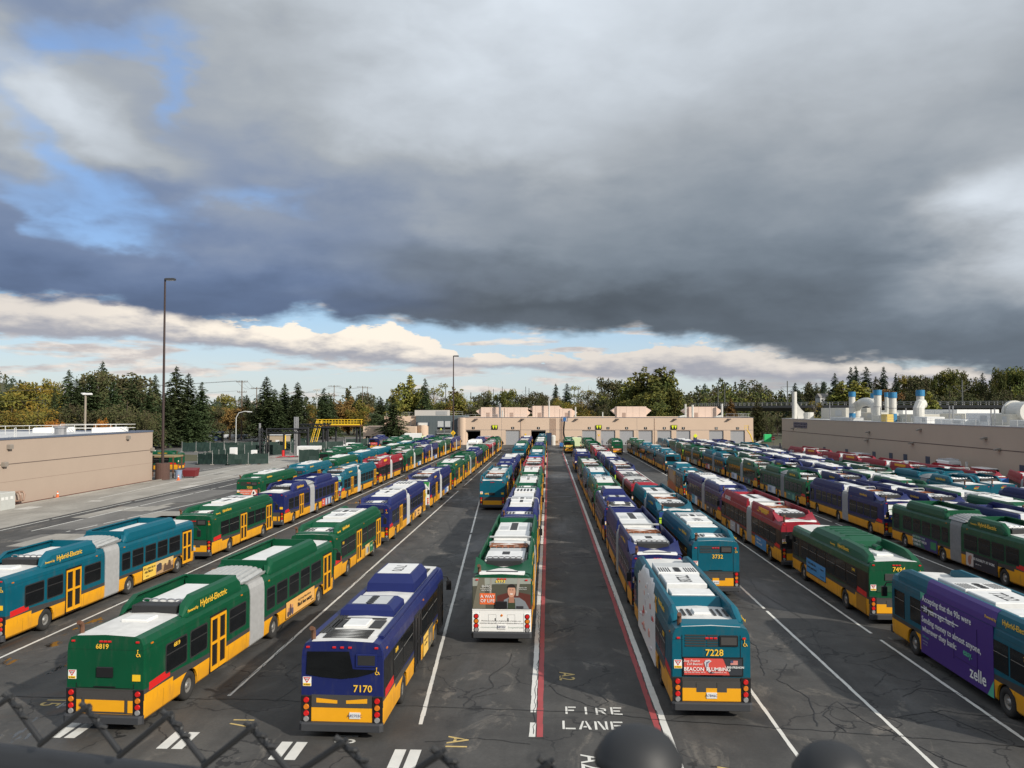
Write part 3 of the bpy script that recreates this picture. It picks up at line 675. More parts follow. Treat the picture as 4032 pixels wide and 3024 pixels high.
# 6819: orange board with three printed figures
o = B[(-13.45, 0)]
advert(o, 'right', 11.6, 15.3, .50, 1.22, (.72, .40, .12), [('King County Metro believes', .15, 13.9, 1.02, K_, {}), ('Black lives matter', .27, 13.95, .80, K_, dict(bold=.012)), ('METRO', .10, 14.95, .62, K_, {})],
       [(ell(11.85, .66, .16, .14), (.08, .06, .07)), (ell(11.88, .84, .09, .1), (.42, .22, .12)), (ell(12.1, .78, .13, .26), (.07, .055, .06)), (ell(12.1, .98, .09, .1), (.2, .08, .05)), (ell(12.34, .70, .12, .18), (.1, .08, .12)), (ell(12.33, .93, .07, .09), (.45, .25, .16))])
o = B[(-13.45, 1)]
advert(o, 'right', 7.4, 9.6, .48, 1.18, (.68, .44, .14), [('METRO', .16, 9.1, .9, (.7, .9, .6), {})], [([(8.6, .5), (9.58, .5), (9.58, 1.16), (8.6, 1.16)], (.02, .14, .06)), (ell(7.9, .78, .2, .25), (.30, .36, .4)), (ell(8.25, .76, .16, .22), (.2, .12, .08))])
o = B[(-13.45, 2)]
advert(o, 'right', 11.6, 15.2, .50, 1.16, (.74, .42, .14), [('Black lives', .26, 13.8, .92, K_, dict(bold=.01)), ('matter', .26, 13.8, .66, K_, dict(bold=.01))], [(ell(12.1, .8, .3, .26), (.12, .08, .07))])
o = B[(-13.45, 3)]
advert(o, 'rear', -1.27, 1.27, .56, 2.90, (.76, .77, .72), [], [([(-1.2, 2.9), (-.9, 2.62), (-.62, 2.74), (-.4, 2.6), (-.2, 2.9)], (.05, .30, .08)), ([(.3, 2.9), (.55, 2.6), (.9, 2.7), (1.15, 2.3), (1.26, 2.9)], (.04, .25, .06)), ([(.25, 1.42), (.95, 1.42), (.95, 1.75), (.25, 1.75)], (.55, .62, .08))], frame=False, name='rear_wrap')
advert(o, 'right', 11.6, 15.0, .52, 1.14, (.10, .20, .42), [('HEALTH', .2, 14.2, .85, (.1, .2, .4), {})], [([(13.5, .54), (14.95, .54), (14.95, 1.12), (13.5, 1.12)], (.62, .66, .7))])
# teal 6862: sunset skyline
o = B[(-24.25, 0)]
sky = [([(13.2, .46), (15.4, .46), (15.4, 1.22), (13.2, 1.22)], (.42, .26, .13)), ([(13.2, .86), (15.4, .95), (15.4, 1.22), (13.2, 1.22)], (.62, .44, .20)), ([(13.25, .6), (13.9, .66), (13.9, 1.02), (13.7, 1.1), (13.3, 1.02)], (.06, .05, .06)), ([(14.1, .5), (14.25, .95), (14.4, .95), (14.45, .8), (14.7, .8), (14.75, 1.05), (15.0, 1.05), (15.1, .7), (15.4, .68), (15.4, .48)], (.10, .06, .04))]
advert(o, 'right', 11.7, 15.4, .46, 1.22, (.76, .50, .08), [("It's a great day to", .19, 12.45, 1.05, K_, {}), ('ride Metro', .22, 12.35, .85, K_, dict(bold=.012)), ('METRO', .09, 12.2, .6, K_, {})], sky)
o = B[(-24.25, 2)]
advert(o, 'right', 11.7, 15.3, .48, 1.2, (.16, .26, .42), [('Our', .24, 12.2, .98, W_, dict(bold=.01)), ('heroes', .2, 12.25, .74, W_, {})], [([(11.7, .48), (12.9, .48), (12.9, 1.2), (11.7, 1.2)], (.62, .10, .06)), (ell(13.3, .8, .13, .34), (.7, .7, .72)), (ell(13.8, .8, .13, .36), (.3, .05, .05)), (ell(14.35, .8, .14, .34), (.72, .72, .74)), (ell(14.9, .8, .13, .35), (.04, .06, .14))])
o = B[(-24.25, 3)]
advert(o, 'rear', -1.27, 1.27, .56, 2.88, (.40, .66, .74), [('Weather', .3, .35, 2.1, W_, {}), ('ready?', .3, .4, 1.8, W_, {})], [([(-.9, 1.62), (1.2, 1.62), (1.2, 2.3), (-.9, 2.3)], (.02, .07, .22)), ([(-1.27, 2.3), (1.27, 2.3), (1.27, 2.5), (-1.27, 2.45)], (.35, .62, .04)), ([(-1.27, .56), (1.27, .56), (1.27, 1.3), (-.2, 1.2), (-1.27, .9)], (.02, .10, .30)), ([(-1.27, .56), (-.3, .56), (.5, .72), (1.27, .7), (1.27, .56)], (.25, .5, .06))], frame=False, name='rear_wrap')
o = B[(-24.25, 5)]; advert(o, 'rear', -.9, .75, 1.85, 2.75, (.78, .8, .76), [('Stay', .3, -.4, 2.5, (.1, .3, .15), {}), ('home, stay well', .2, -.1, 2.15, (.1, .3, .15), {})])
for kk in (5, 6): advert(B[(-24.25, kk)], 'right', 11.7, 15.2, .5, 1.18, (.1, .2, .4), [('HEALTH', .3, 14.2, .85, (.1, .2, .42), {})], [([(13.4, .52), (15.15, .52), (15.15, 1.16), (13.4, 1.16)], (.62, .66, .70))])
o = B[(-31.2, 0)]; advert(o, 'rear', -.92, .92, 1.38, 1.94, (.62, .16, .10), [('You are not alone', .17, -.36, 1.78, W_, {}), ('call the helpline', .15, -.42, 1.55, W_, {})], [([(.25, 1.4), (.45, 1.9), (.62, 1.9), (.85, 1.5), (.6, 1.4)], (.8, .74, .7)), (ell(.52, 1.6, .1, .16), (.06, .05, .05))])
o = B[(-31.2, 1)]; advert(o, 'rear', -.9, .9, 1.38, 1.95, (.55, .66, .76), [('Metro', .3, -.2, 1.7, (.05, .1, .3), {})], [(ell(.5, 1.62, .22, .2), (.03, .03, .04))])
advert(B[(-44.5, 0)], 'rear', -.8, .9, 1.4, 1.95, (.6, .08, .07), [('Your ride', .24, 0, 1.68, W_, {})])
# 6993: rear wrap with the smiling man
o = B[(-2.1, 0)]
wood = [([(-1.27, 1.54), (1.27, 1.54), (1.27, 2.86), (-1.27, 2.86)], (.075, .075, .055)), ([(-.2, 1.54), (1.27, 1.54), (1.27, 2.15), (.5, 2.3), (-.2, 2.1)], (.10, .025, .018)), ([(-1.27, 2.5), (-.3, 2.6), (1.27, 2.62), (1.27, 2.86), (-1.27, 2.86)], (.30, .32, .28)), ([(-1.27, 1.54), (-.7, 1.54), (-.75, 2.86), (-1.0, 2.86)], (.16, .15, .11)), ([(.62, 2.1), (.72, 2.1), (.82, 2.86), (.70, 2.86)], (.34, .32, .28)), ([(-.55, 1.8), (-.47, 1.8), (-.42, 2.86), (-.5, 2.86)], (.3, .28, .24)),
        ([(-.96, 1.72), (-.28, 1.72), (-.28, 2.2), (-.96, 2.2)], (.72, .14, .04)),
        ([(.02, 1.54), (1.2, 1.54), (1.02, 1.86), (.78, 2.02), (.30, 2.02), (.10, 1.92)], (.20, .22, .24)), ([(.26, 1.54), (.60, 1.54), (.58, 1.98), (.42, 1.86), (.28, 1.98)], (.035, .05, .025)), ([(.30, 1.8), (.56, 1.8), (.53, 2.15), (.33, 2.15)], (.36, .17, .11)), (ell(.43, 2.30, .175, .26), (.55, .29, .20)), (ell(.43, 2.44, .185, .17, 10, .1, 3.04), (.02, .014, .012)), ([(.36, 2.2), (.50, 2.2), (.47, 2.155), (.39, 2.155)], (.8, .78, .74)), (ell(.37, 2.36, .03, .014), (.04, .025, .02)), (ell(.49, 2.36, .03, .014), (.04, .025, .02)), ([(.64, 1.56), (.95, 1.56), (.95, 1.66), (.64, 1.66)], (.03, .03, .035))]
ad = advert(o, 'rear', -1.27, 1.27, 1.53, 2.87, (.09, .09, .06), [('A WAY', .19, -.62, 2.06, W_, dict(bold=.004)), ('OF LIFE', .19, -.62, 1.87, W_, dict(bold=.004)), ('EHMG', .14, -.68, 2.5, W_, {}), ('EVERGREENHEALTH', .055, -.68, 2.39, W_, {}), ('MEDICAL GROUP', .055, -.68, 2.32, W_, {}), ('6993', .19, -.05, 2.72, (.85, .62, .1), dict(bold=.012, sx=1.15)), ('physician, MD', .06, .92, 2.46, W_, {}), ('EvergreenHealth', .05, .92, 2.39, W_, {})], wood, frame=False, name='rear_wrap', label='printed rear wrap with a smiling dark-haired man and an orange slogan box')
for c0, c1 in (((-.9, 2.16), (-.8, 2.16)), ((-.34, 1.76), (-.44, 1.76))):
    pass
mb = MB(); mb.cbox(-.28, .24, -.09, -.03, 1.56, 1.86, .02); mb.build('rear_sign', M['black'], o)
for xx in (-.145, .0, .145, -1.08, 1.08):
    mb = MB(); mb.cbox(xx-.055, xx+.055, -.075, -.02, 2.80 if abs(xx) < 1 else 2.76, 2.85 if abs(xx) < 1 else 2.81, .012); mb.build('marker_lamp', M['lamp_red'], o)
mb = MB(); put_text(mb, 'Physician-led, physician-designed group of primary care', .078, 'rear', (-.02, -.014, 1.0), depth=.002); put_text(mb, 'physicians and specialists dedicated to patient-centered care.', .078, 'rear', (0, -.014, .90), depth=.002); mb.build('lettering', M['grey'], o)
mb = MB(); put_text(mb, 'EvergreenHealth', .10, 'rear', (.62, -.014, .72), depth=.002); put_text(mb, 'evergreenhealth.com/EHMG', .06, 'rear', (-.58, -.014, .72), depth=.002); mb.build('lettering', mat('ink_sage', (.25, .32, .28)), o)
for xx in (-.58, .24):
    mb = MB()
    for q in ((xx, xx+.34, .88, .885), (xx, xx+.34, 1.27, 1.275), (xx, xx+.005, .88, 1.275), (xx+.335, xx+.34, .88, 1.275)): mb.box(q[0], q[1], -.016, 0, q[2], q[3])
    mb.box(xx+(.28 if xx < 0 else .02), xx+(.32 if xx < 0 else .06), -.02, 0, 1.0, 1.12); mb.build('access_hatch', M['black'], o)
mb = MB(); mb.disc_y(0, -.01, 1.24, .055, .02); mb.build('lens', M['lamp_amb'], o)
# 7170 side board
o = B[(-6.45, 0)]; advert(o, 'right', 7.0, 9.2, .45, 1.25, (.76, .48, .10), [("It's a great day to", .12, 7.55, 1.05, K_, {}), ('ride Metro', .14, 7.5, .86, K_, {})], [([(8.1, .46), (9.18, .46), (9.18, 1.24), (8.1, 1.24)], (.12, .11, .08)), (ell(8.6, .8, .28, .2), (.3, .2, .1))])
# 7228 rear board and white wrap on the driver's side
o = B[(5.35, 0)]
flag = [([(.62, 1.76), (.86, 1.76), (.86, 1.9), (.62, 1.9)], (.62, .42, .36))]+[([(.62, 1.775+.036*k), (.86, 1.775+.036*k), (.86, 1.79+.036*k), (.62, 1.79+.036*k)], (.55, .07, .06)) for k in range(4)]+[([(.62, 1.83), (.71, 1.83), (.71, 1.9), (.62, 1.9)], (.06, .08, .16))]
cob = [([(-.24, 1.83), (-.2, 1.9), (-.08, 1.92), (0, 1.88), (-.1, 1.8), (-.1, 1.68), (-.02, 1.55), (-.08, 1.5), (-.16, 1.6), (-.21, 1.72)], (.55, .55, .58)), ([(-.18, 1.84), (-.08, 1.88), (-.06, 1.86), (-.14, 1.8), (-.14, 1.66), (-.17, 1.68)], (.12, .12, .2)), (ell(.02, 1.5, .09, .025), (.06, .05, .07))]
advert(o, 'rear', -.90, 1.0, 1.42, 1.96, (.60, .075, .06), [('Stop Freakin', .105, -.66, 1.88, W_, dict(shear=.3)), ('Call Beacon!', .105, -.56, 1.78, W_, dict(shear=.3)), ('BEACON', .165, -.58, 1.61, W_, dict(bold=.012)), ('PLUMBING', .165, .22, 1.61, W_, dict(bold=.012)), ('HEATING, ELECTRICAL, SEPTIC', .05, -.55, 1.51, W_, {}), ('& MECHANICAL, INC.', .05, .26, 1.51, W_, {}), ('1-800-FREAKIN', .098, .74, 1.68, W_, dict(bold=.008))],
       [([(.6, 1.42), (1.0, 1.42), (1.0, 1.96), (.38, 1.96)], (.028, .032, .04))]+flag+cob)
rr = random.Random(11); shp = []
for i in range(26):
    a = 4.6+rr.random()*5.0; z = .6+rr.random()*2.2; w, h = rr.uniform(.06, .35), rr.uniform(.05, .3)
    shp.append(([(a, z), (a+w, z+.05), (a+w*.9, z+h), (a+.1*w, z+h*.8)], rr.choice([(.5, .06, .05), (.62, .30, .24), (.3, .32, .34), (.55, .50, .5), (.7, .68, .66)])))
wr = advert(o, 'left', 4.2, 10.2, .36, 2.74, (.74, .74, .73), [], shp, frame=False, name='side_wrap')
mb = MB(); pts = [(y, 1.0) for y in (4.4, 5, 6, 7, 8, 9, 9.6)]
prof = [(1.315, 2.74), (1.312, 2.84), (1.29, 3.02), (1.222, 3.295), (1.10, 3.405)]
secs = [[(-x, y, z+.004) for x, z in prof[:(2+int(rr.random()*1.4)+2)]+[prof[4]]*0] for y in (4.2,)]
vs, fs = [], []
ys = [4.3+.42*k for k in range(14)]
for i, y in enumerate(ys):
    lim = 1.0 if 1 < i < 12 else .55; lim *= .75+.25*rr.random()
    for k in range(9):
        t = k/8*lim*4; a = min(int(t), 3); f = t-a; x = prof[a][0]+(prof[a+1][0]-prof[a][0])*f; z = prof[a][1]+(prof[a+1][1]-prof[a][1])*f
        vs.append((-x-.006, y, z+.004))
for i in range(len(ys)-1):
    for k in range(8): fs.append((i*9+k, i*9+k+1, (i+1)*9+k+1, (i+1)*9+k))
mb.add(vs, fs); mb.build('loose_wrap_edge', mat('vinyl', (.72, .71, .70), .45, var=.12, scale=2.5), o)
mb = MB(); mb.px([(3.7, 2.5), (4.1, 2.5), (4.28, 2.95), (4.0, 2.95)], -1.306, -1.30); mb.build('wrap_accent', M['yel'], o)
# 7222: purple wrap
o = B[(16.45, 0)]
PUR = (.055, .020, .19)
advert(o, 'left', 3.95, 9.40, .36, 2.78, PUR, [('Accepting that the 90s were', .335, 7.3, 2.56, W_, dict(bold=.01)), ('30 years ago: hard.', .335, 7.85, 2.16, W_, dict(bold=.01)), ('Sending money to almost anyone,', .335, 7.0, 1.72, W_, dict(bold=.01)), ('wherever they bank:', .335, 7.85, 1.36, W_, dict(bold=.01)), ('easy.', .335, 5.65, 1.36, (.10, .50, .30), dict(bold=.01)), ('zelle', .62, 4.95, .78, W_, dict(bold=.02)), ('Zelle pays', .14, 8.95, 1.05, (.08, .3, .26), {}), ('participating', .09, 9.0, .88, (.3, .3, .4), {}), ('banks only', .09, 9.0, .76, (.3, .3, .4), {})],
       [([(3.95, .36), (4.35, .36), (3.95, .95)], (.08, .42, .28)), ([(9.4, 2.78), (9.0, 2.78), (9.4, 2.45)], (.08, .42, .28)), ([(8.3, 2.0), (9.3, 2.0), (9.3, 2.3), (8.3, 2.3)], (.02, .015, .03)), ([(5.0, 1.0), (6.6, 1.0), (6.6, 1.015), (5.0, 1.015)], (.03, .012, .10)), ([(6.68, .9), (6.7, .9), (6.7, 2.4), (6.68, 2.4)], (.03, .012, .10)), ([(5.0, .9), (5.02, .9), (5.02, 2.4), (5.0, 2.4)], (.03, .012, .10))], frame=False, name='side_wrap', label='purple side wrap with white slogan lettering')
mb = MB(); mb.px([(6.3, 2.17), (9.3, 2.17), (9.3, 2.20), (6.3, 2.20)], -1.345, -1.33); mb.build('strike_line', mat('ink_w', W_), o)
mb = MB(); secs = [[(-1.298, y, 2.80), (-1.277, y, 3.02), (-1.208, y, 3.295), (-1.085, y, 3.398), (-1.08, y, 3.391), (-1.2, y, 3.285), (-1.26, y, 3.0)] for y in (3.8, 8.9)]; mb.loft(secs); mb.build('fairing_wrap', mat('ad_%s' % str(PUR), PUR), o)
# 7494 sky-blue board
o = B[(16.45, 1)]; advert(o, 'left', 6.1, 9.4, .72, 1.5, (.055, .26, .55), [("Don't outlive the", .21, 8.45, 1.3, K_, dict(bold=.008)), ('money game board.', .21, 8.4, 1.05, K_, dict(bold=.008)), ('Empower', .14, 6.65, 1.28, K_, {}), ('the money people', .08, 6.65, .9, K_, {})])
mb = MB(); mb.py([(-.93, 1.55), (-.93, 1.86), (.93, 1.86), (.93, 1.55)], -.025, 0); mb.build('rear_grille', mat('grille_green', (.004, .05, .022)), o)
mb = MB(); mb.box(-1.312, -1.30, .35, 1.6, .45, 1.18); g = mb.build('engine_grille', mat('grille_amber', (.35, .16, .01)), o)
# red articulated bus and others further back
o = B[(16.45, 2)]
advert(o, 'left', 3.6, 6.6, .45, 1.2, (.045, .22, .48), [('Help us help', .22, 5.6, 1.0, W_, {}), ('others, every day', .22, 5.4, .75, W_, {})])
advert(o, 'left', 11.5, 14.7, .45, 1.2, (.42, .44, .50), [('Voter registration', .16, 14.0, .85, W_, {})], [([(12.3, .46), (12.9, .46), (12.9, 1.18), (12.3, 1.18)], (.10, .05, .05))])
for kk, xc in ((2, 16.45), ):
    tb = MB(); put_text(tb, 'RAPIDRIDE', .42, 'left', (-1.31, 15.6, 2.88), bold=.012); tb.build('lettering', M['white'], o)
    tb = MB(); tb.box(-1.29, -1.225, 3.0, 5.6, 3.12, 3.33); tb.build('fairing_wrap', M['yel'], o)
tb = MB(); tb.box(-.55, .6, -.03, 0, .95, 1.5); tb.build('rear_poster', M['unit'], o)
tb = MB(); put_text(tb, 'RAPIDRIDE', .42, 'right', (1.31, 15.8, 2.62), bold=.012); tb.build('lettering', M['white'], B[(-24.25, 4)])
tb = MB(); tb.box(1.225, 1.29, 3.2, 5.4, 3.10, 3.30); tb.build('fairing_wrap', M['yel'], B[(-24.25, 4)])
for kk in (1, 2, 3):
    oo = B[(44.1, kk)]
    tb = MB(); put_text(tb, 'RAPIDRIDE', .46, 'left', (-1.31, 15.4, 2.66), bold=.012); tb.build('lettering', M['white'], oo)
    tb = MB(); tb.box(-1.30, -1.2, 3.0, 6.2, 3.05, 3.34); tb.build('fairing_wrap', M['yel'], oo)
advert(B[(47.9, 0)], 'rear', -1.25, 1.25, 1.2, 2.86, (.04, .20, .55), [('OPENINGS', .42, -.45, 2.3, W_, dict(bold=.01)), ('apply today', .2, .75, 2.2, W_, {})], frame=False, name='rear_wrap')
o = B[(16.45, 3)]; advert(o, 'left', 11.6, 14.8, .42, 1.3, (.05, .30, .48), [], [([(11.62, .44), (13.0, .44), (13.0, 1.28), (11.62, 1.28)], (.62, .66, .72)), ([(13.6, .8), (14.6, .8), (14.6, .86), (13.6, .86)], (.5, .6, .7))])
advert(o, 'left', 3.5, 6.8, .42, 1.2, (.05, .045, .05), [('Be safe', .3, 6.0, .9, W_, {})], [(ell(4.4, .8, .3, .25), (.4, .3, .22))])
o = B[(16.45, 4)]; advert(o, 'left', 5.2, 11.4, .36, 2.8, (.26, .15, .07), [], [([(5.2, .36), (11.4, .36), (11.4, 1.2), (8.5, 1.4), (5.2, 1.0)], (.42, .12, .05)), ([(6.0, 1.3), (10.4, 1.6), (10.4, 2.7), (6.0, 2.7)], (.36, .28, .20)), ([(5.2, 2.4), (7.0, 2.2), (7.0, 2.78), (5.2, 2.78)], (.5, .3, .05))], frame=False, name='side_wrap')
advert(B[(16.45, 5)], 'rear', -1.0, 1.0, 1.0, 1.36, (.62, .22, .13), [('OZ', .3, .1, 1.18, W_, dict(bold=.02))])
advert(B[(5.35, 7)], 'rear', -.85, .85, 1.45, 1.95, (.72, .50, .10), [('METRO', .25, .3, 1.7, K_, {})])
advert(B[(-2.1, 5)], 'rear', -1.25, 1.25, 1.3, 2.82, (.03, .17, .52), [('Seattle Center', .26, -.2, 2.2, W_, {}), ('school of the performing', .15, 0, 1.85, W_, {})], frame=False, name='rear_wrap')
advert(B[(-5.85, 3)], 'rear', -.95, .95, 1.38, 1.95, (.50, .58, .62), [], [(ell(.45, 1.6, .3, .14), (.12, .2, .14))])
o = B[(9.1, 1)]
advert(o, 'rear', -1.27, 1.27, .56, 2.88, (.02, .055, .22), [], [([(-1.27, 1.5), (-.7, 1.5), (-.7, 1.9), (-.35, 1.7), (-.3, 2.1), (.2, 1.9), (.3, 2.45), (-1.27, 2.5)], (.45, .70, .03)), ([(-.4, 2.55), (-.2, 2.85), (.4, 2.8), (.3, 2.6)], (.75, .38, .05)), ([(.35, 2.4), (1.27, 2.4), (1.27, 2.88), (.35, 2.88)], (.35, .62, .70)), ([(-1.27, .56), (1.27, .56), (1.27, 1.3), (-1.27, 1.3)], (.2, .5, .6))], frame=False, name='rear_wrap')
advert(B[(9.1, 3)], 'rear', -1.27, 1.27, .56, 2.4, (.45, .70, .06), [], [([(-1.27, .56), (1.27, .56), (1.27, 1.3), (-1.27, 1.1)], (.1, .3, .5)), ([(-1.27, 1.2), (-.3, 1.2), (-.3, 1.6), (-1.27, 1.6)], (.7, .7, .7))], frame=False, name='rear_wrap')
o = B[(27.6, 0)]
advert(o, 'left', 10.9, 14.6, .42, 1.26, (.035, .03, .13), [('HELP PROTECT YOUR', .2, 13.7, 1.10, (.5, .72, .6), {}), ('COMMUNITY FROM', .25, 13.6, .85, W_, dict(bold=.006)), ('COVID-19.', .25, 13.95, .6, W_, dict(bold=.006))], [([(12.7, .44), (14.58, .44), (14.58, 1.24), (13.6, 1.24)], (.02, .10, .07)), ([(11.1, .6), (11.9, .6), (11.9, 1.1), (11.1, 1.1)], (.03, .22, .09))])
advert(o, 'left', 3.5, 7.1, .42, 1.26, (.015, .015, .025), [('SEE FLEXIBILITY AT WORK', .21, 5.0, .98, W_, dict(bold=.004)), ('apply online today', .09, 5.6, .7, W_, {})], [([(6.2, .44), (7.08, .44), (7.08, 1.24), (6.2, 1.24)], (.50, .46, .44)), (ell(6.65, .8, .2, .3), (.32, .14, .09)), (ell(6.5, 1.0, .12, .14), (.4, .2, .14))])
o = B[(27.6, 1)]; advert(o, 'rear', -.95, .95, 1.95, 2.72, (.80, .82, .80), [('FUNDS', .3, .4, 2.5, (.1, .35, .25), {}), ('waiting', .2, .4, 2.2, (.1, .3, .2), {})], [(ell(-.5, 2.34, .3, .28), (.55, .68, .58))])
for kk, (c1, c2) in {2: ((.40, .46, .55), (.05, .16, .14)), 3: ((.45, .5, .6), (.06, .06, .10)), 4: ((.5, .08, .1), (.06, .08, .10)), 5: ((.2, .25, .3), (.3, .3, .3))}.items():
    oo = B[(27.6, kk)]
    advert(oo, 'left', 11.2, 14.6, .42, 1.24, c1, [], [([(11.5, .5), (12.7, .5), (12.7, 1.2), (11.5, 1.2)], (.62, .64, .68)), (ell(13.6, .8, .5, .25), (.2, .25, .35))])
    advert(oo, 'left', 3.5, 6.9, .42, 1.24, c2, [('METRO', .22, 5.8, .95, (.5, .7, .55), {})], [(ell(4.3, .8, .4, .3), (.15, .35, .25))])
advert(B[(27.6, 3)], 'rear', -.95, .2, 1.9, 2.7, (.78, .8, .78), [('Stay well', .22, -.4, 2.3, (.1, .3, .2), {})])
advert(B[(27.6, 6)], 'rear', -1.27, .4, 1.2, 2.3, (.42, .68, .06), frame=False, name='rear_wrap')
advert(B[(38.5, 3)], 'rear', -.95, .95, 1.9, 2.75, (.70, .76, .72), [('Stay well', .26, 0, 2.3, (.1, .3, .2), {})])
advert(B[(19.9, 0)], 'rear', -.9, .9, 1.0, 1.34, (.05, .05, .05), [('WORK WITH US', .2, -.1, 1.17, W_, {})])
advert(B[(19.9, 2)], 'left', 7.0, 9.6, .5, 1.3, (.07, .24, .50)); advert(B[(19.9, 3)], 'left', 7.0, 9.6, .5, 1.2, (.07, .24, .45))
advert(B[(-17.1, 0)], 'rear', -1.2, 1.2, .7, 1.9, (.72, .72, .70), [('WELCOME', .3, 0, 1.6, K_, {})], [(ell(-.7, 1.0, .3, .2), (.05, .05, .05)), (ell(.5, .95, .35, .18), (.08, .08, .08))], frame=False, name='rear_wrap')
# ------------------------------------------------------------------ ground
def ground_mat():
    m, nt, b = new_mat('asphalt')
    tc = nt.new('ShaderNodeTexCoord').outputs['Object']
    fine = nt.noise(tc, 9., 6., .75); mid = nt.noise(tc, .55, 6., .62, .6); big = nt.noise(nt.mapping(tc, (1., .35, 1.)), .11, 4., .6, .5)
    c = nt.mix(nt.sstep(mid, .3, .75), (.042, .0405, .0385), (.070, .067, .063))
    c = nt.mix(nt.sstep(big, .54, .70), c, (.10, .093, .083))
    # pale worn patches (crumbling top coat) and dark oil stains down the middle of each lane
    worn = nt.noise(nt.mapping(tc, (1., .55, 1.)), .36, 6., .68, 1.2)
    sx = nt.new('ShaderNodeSeparateXYZ'); nt.l.new(tc, sx.inputs[0]); X, Y = sx.outputs[0], sx.outputs[1]
    lane = nt.m('PINGPONG', nt.m('ADD', X, 1.94+37), 1.85)     # distance from a lane line
    wm = nt.m('MULTIPLY', nt.sstep(worn, .56, .64), nt.sstep(fine, .2, .55))
    c = nt.mix(nt.m('MULTIPLY', wm, .6), c, (.165, .147, .125))
    oil = nt.m('MULTIPLY', nt.sstep(lane, .9, 1.7), nt.sstep(nt.noise(nt.mapping(tc, (1., .3, 1.)), .5, 5., .65), .46, .68))
    c = nt.mix(nt.m('MULTIPLY', oil, .6), c, (.016, .016, .017))
    trk = nt.m('MULTIPLY', nt.m('SUBTRACT', 1., nt.sstep(nt.m('ABSOLUTE', nt.m('SUBTRACT', lane, .80)), .12, .42)), nt.sstep(nt.noise(nt.mapping(tc, (2.2, .12, 1.)), .7, 4.), .35, .7))
    c = nt.mix(nt.m('MULTIPLY', trk, .35), c, (.024, .0235, .023))
    drip = nt.new('ShaderNodeTexVoronoi', feature='F1'); drip.inputs['Scale'].default_value = .42; nt.l.new(tc, drip.inputs['Vector'])
    dm_ = nt.m('MULTIPLY', nt.m('SUBTRACT', 1., nt.sstep(nt.m('ADD', drip.outputs['Distance'], nt.m('MULTIPLY', fine, .25)), .22, .42)), nt.sstep(lane, .9, 1.5))
    c = nt.mix(nt.m('MULTIPLY', dm_, .55), c, (.012, .012, .013))
    rust = nt.m('MULTIPLY', nt.sstep(nt.noise(nt.mapping(tc, (1., .5, 1.)), .25, 4., .6, .8), .60, .70), nt.m('LESS_THAN', X, -14.))
    c = nt.mix(nt.m('MULTIPLY', rust, .45), c, (.11, .048, .018))
    # fine hairline cracking
    vn = nt.new('ShaderNodeTexVoronoi', feature='DISTANCE_TO_EDGE'); vn.inputs['Scale'].default_value = .30
    wv = nt.new('ShaderNodeVectorMath', operation='MULTIPLY_ADD'); nn = nt.new('ShaderNodeTexNoise'); nn.inputs['Scale'].default_value = .9; nn.inputs['Detail'].default_value = 4.
    nt.l.new(tc, nn.inputs['Vector']); nt.l.new(nn.outputs['Color'], wv.inputs[0]); wv.inputs[1].default_value = (2.2, 2.2, 0); nt.l.new(tc, wv.inputs[2]); nt.l.new(wv.outputs[0], vn.inputs['Vector'])
    ck = nt.m('MULTIPLY', nt.m('LESS_THAN', vn.outputs['Distance'], .012), nt.sstep(nt.noise(tc, .12, 3.), .44, .56))
    c = nt.mix(nt.m('MULTIPLY', ck, .8), c, (.008, .008, .009))
    sp = nt.new('ShaderNodeVectorMath', operation='SCALE'); nt.l.new(c, sp.inputs[0]); nt.l.new(nt.m('MULTIPLY_ADD', fine, .9, .55), sp.inputs['Scale'])
    nt.l.new(sp.outputs[0], b.inputs['Base Color'])
    pud = nt.m('MULTIPLY', nt.sstep(nt.noise(nt.mapping(tc, (1., .45, 1.), (3.3, 1.2, 0)), .62, 5., .6, .5), .585, .605), nt.m('MULTIPLY', nt.m('LESS_THAN', X, -14.8), nt.m('GREATER_THAN', X, -22.2)))
    pm = nt.new('ShaderNodeVectorMath', operation='SCALE'); nt.l.new(sp.outputs[0], pm.inputs[0]); nt.l.new(nt.m('MULTIPLY_ADD', pud, -.6, 1.), pm.inputs['Scale']); nt.l.new(pm.outputs[0], b.inputs['Base Color'])
    wet = nt.sstep(nt.noise(nt.mapping(tc, (1., .4, 1.)), .16, 5., .62, .8), .50, .68)
    nt.l.new(nt.m('MULTIPLY', nt.m('MULTIPLY_ADD', wet, -.30, .80), nt.m('MULTIPLY_ADD', pud, -.88, 1.)), b.inputs['Roughness'])
    bn = nt.new('ShaderNodeBump'); bn.inputs['Strength'].default_value = .35; bn.inputs['Distance'].default_value = .02; nt.l.new(nt.m('MULTIPLY_ADD', pud, -.34, .35), bn.inputs['Strength'])
    nt.l.new(nt.noise(tc, 22., 4., .7), bn.inputs['Height']); nt.l.new(bn.outputs[0], b.inputs['Normal'])
    return m
def rough_ground(name, c0, c1, c2, s=.3, rough=.9):
    m, nt, b = new_mat(name); tc = nt.new('ShaderNodeTexCoord').outputs['Object']
    a = nt.noise(nt.mapping(tc, (1., .6, 1.)), s, 7., .68, .6); f = nt.noise(tc, s*14, 5., .7)
    c = nt.mix(nt.sstep(a, .36, .64), c0, c1); c = nt.mix(nt.sstep(f, .52, .8), c, c2)
    nt.l.new(c, b.inputs['Base Color']); b.inputs['Roughness'].default_value = rough; return m
def sheet(name, poly, z, m, kind='structure'):
    mb = MB(); mb.add([(x, y, z) for x, y in poly], [list(range(len(poly)))]); return mb.build(name, m, kind=kind)
grassm = rough_ground('verge', (.045, .055, .018), (.085, .072, .03), (.03, .042, .014), .2)
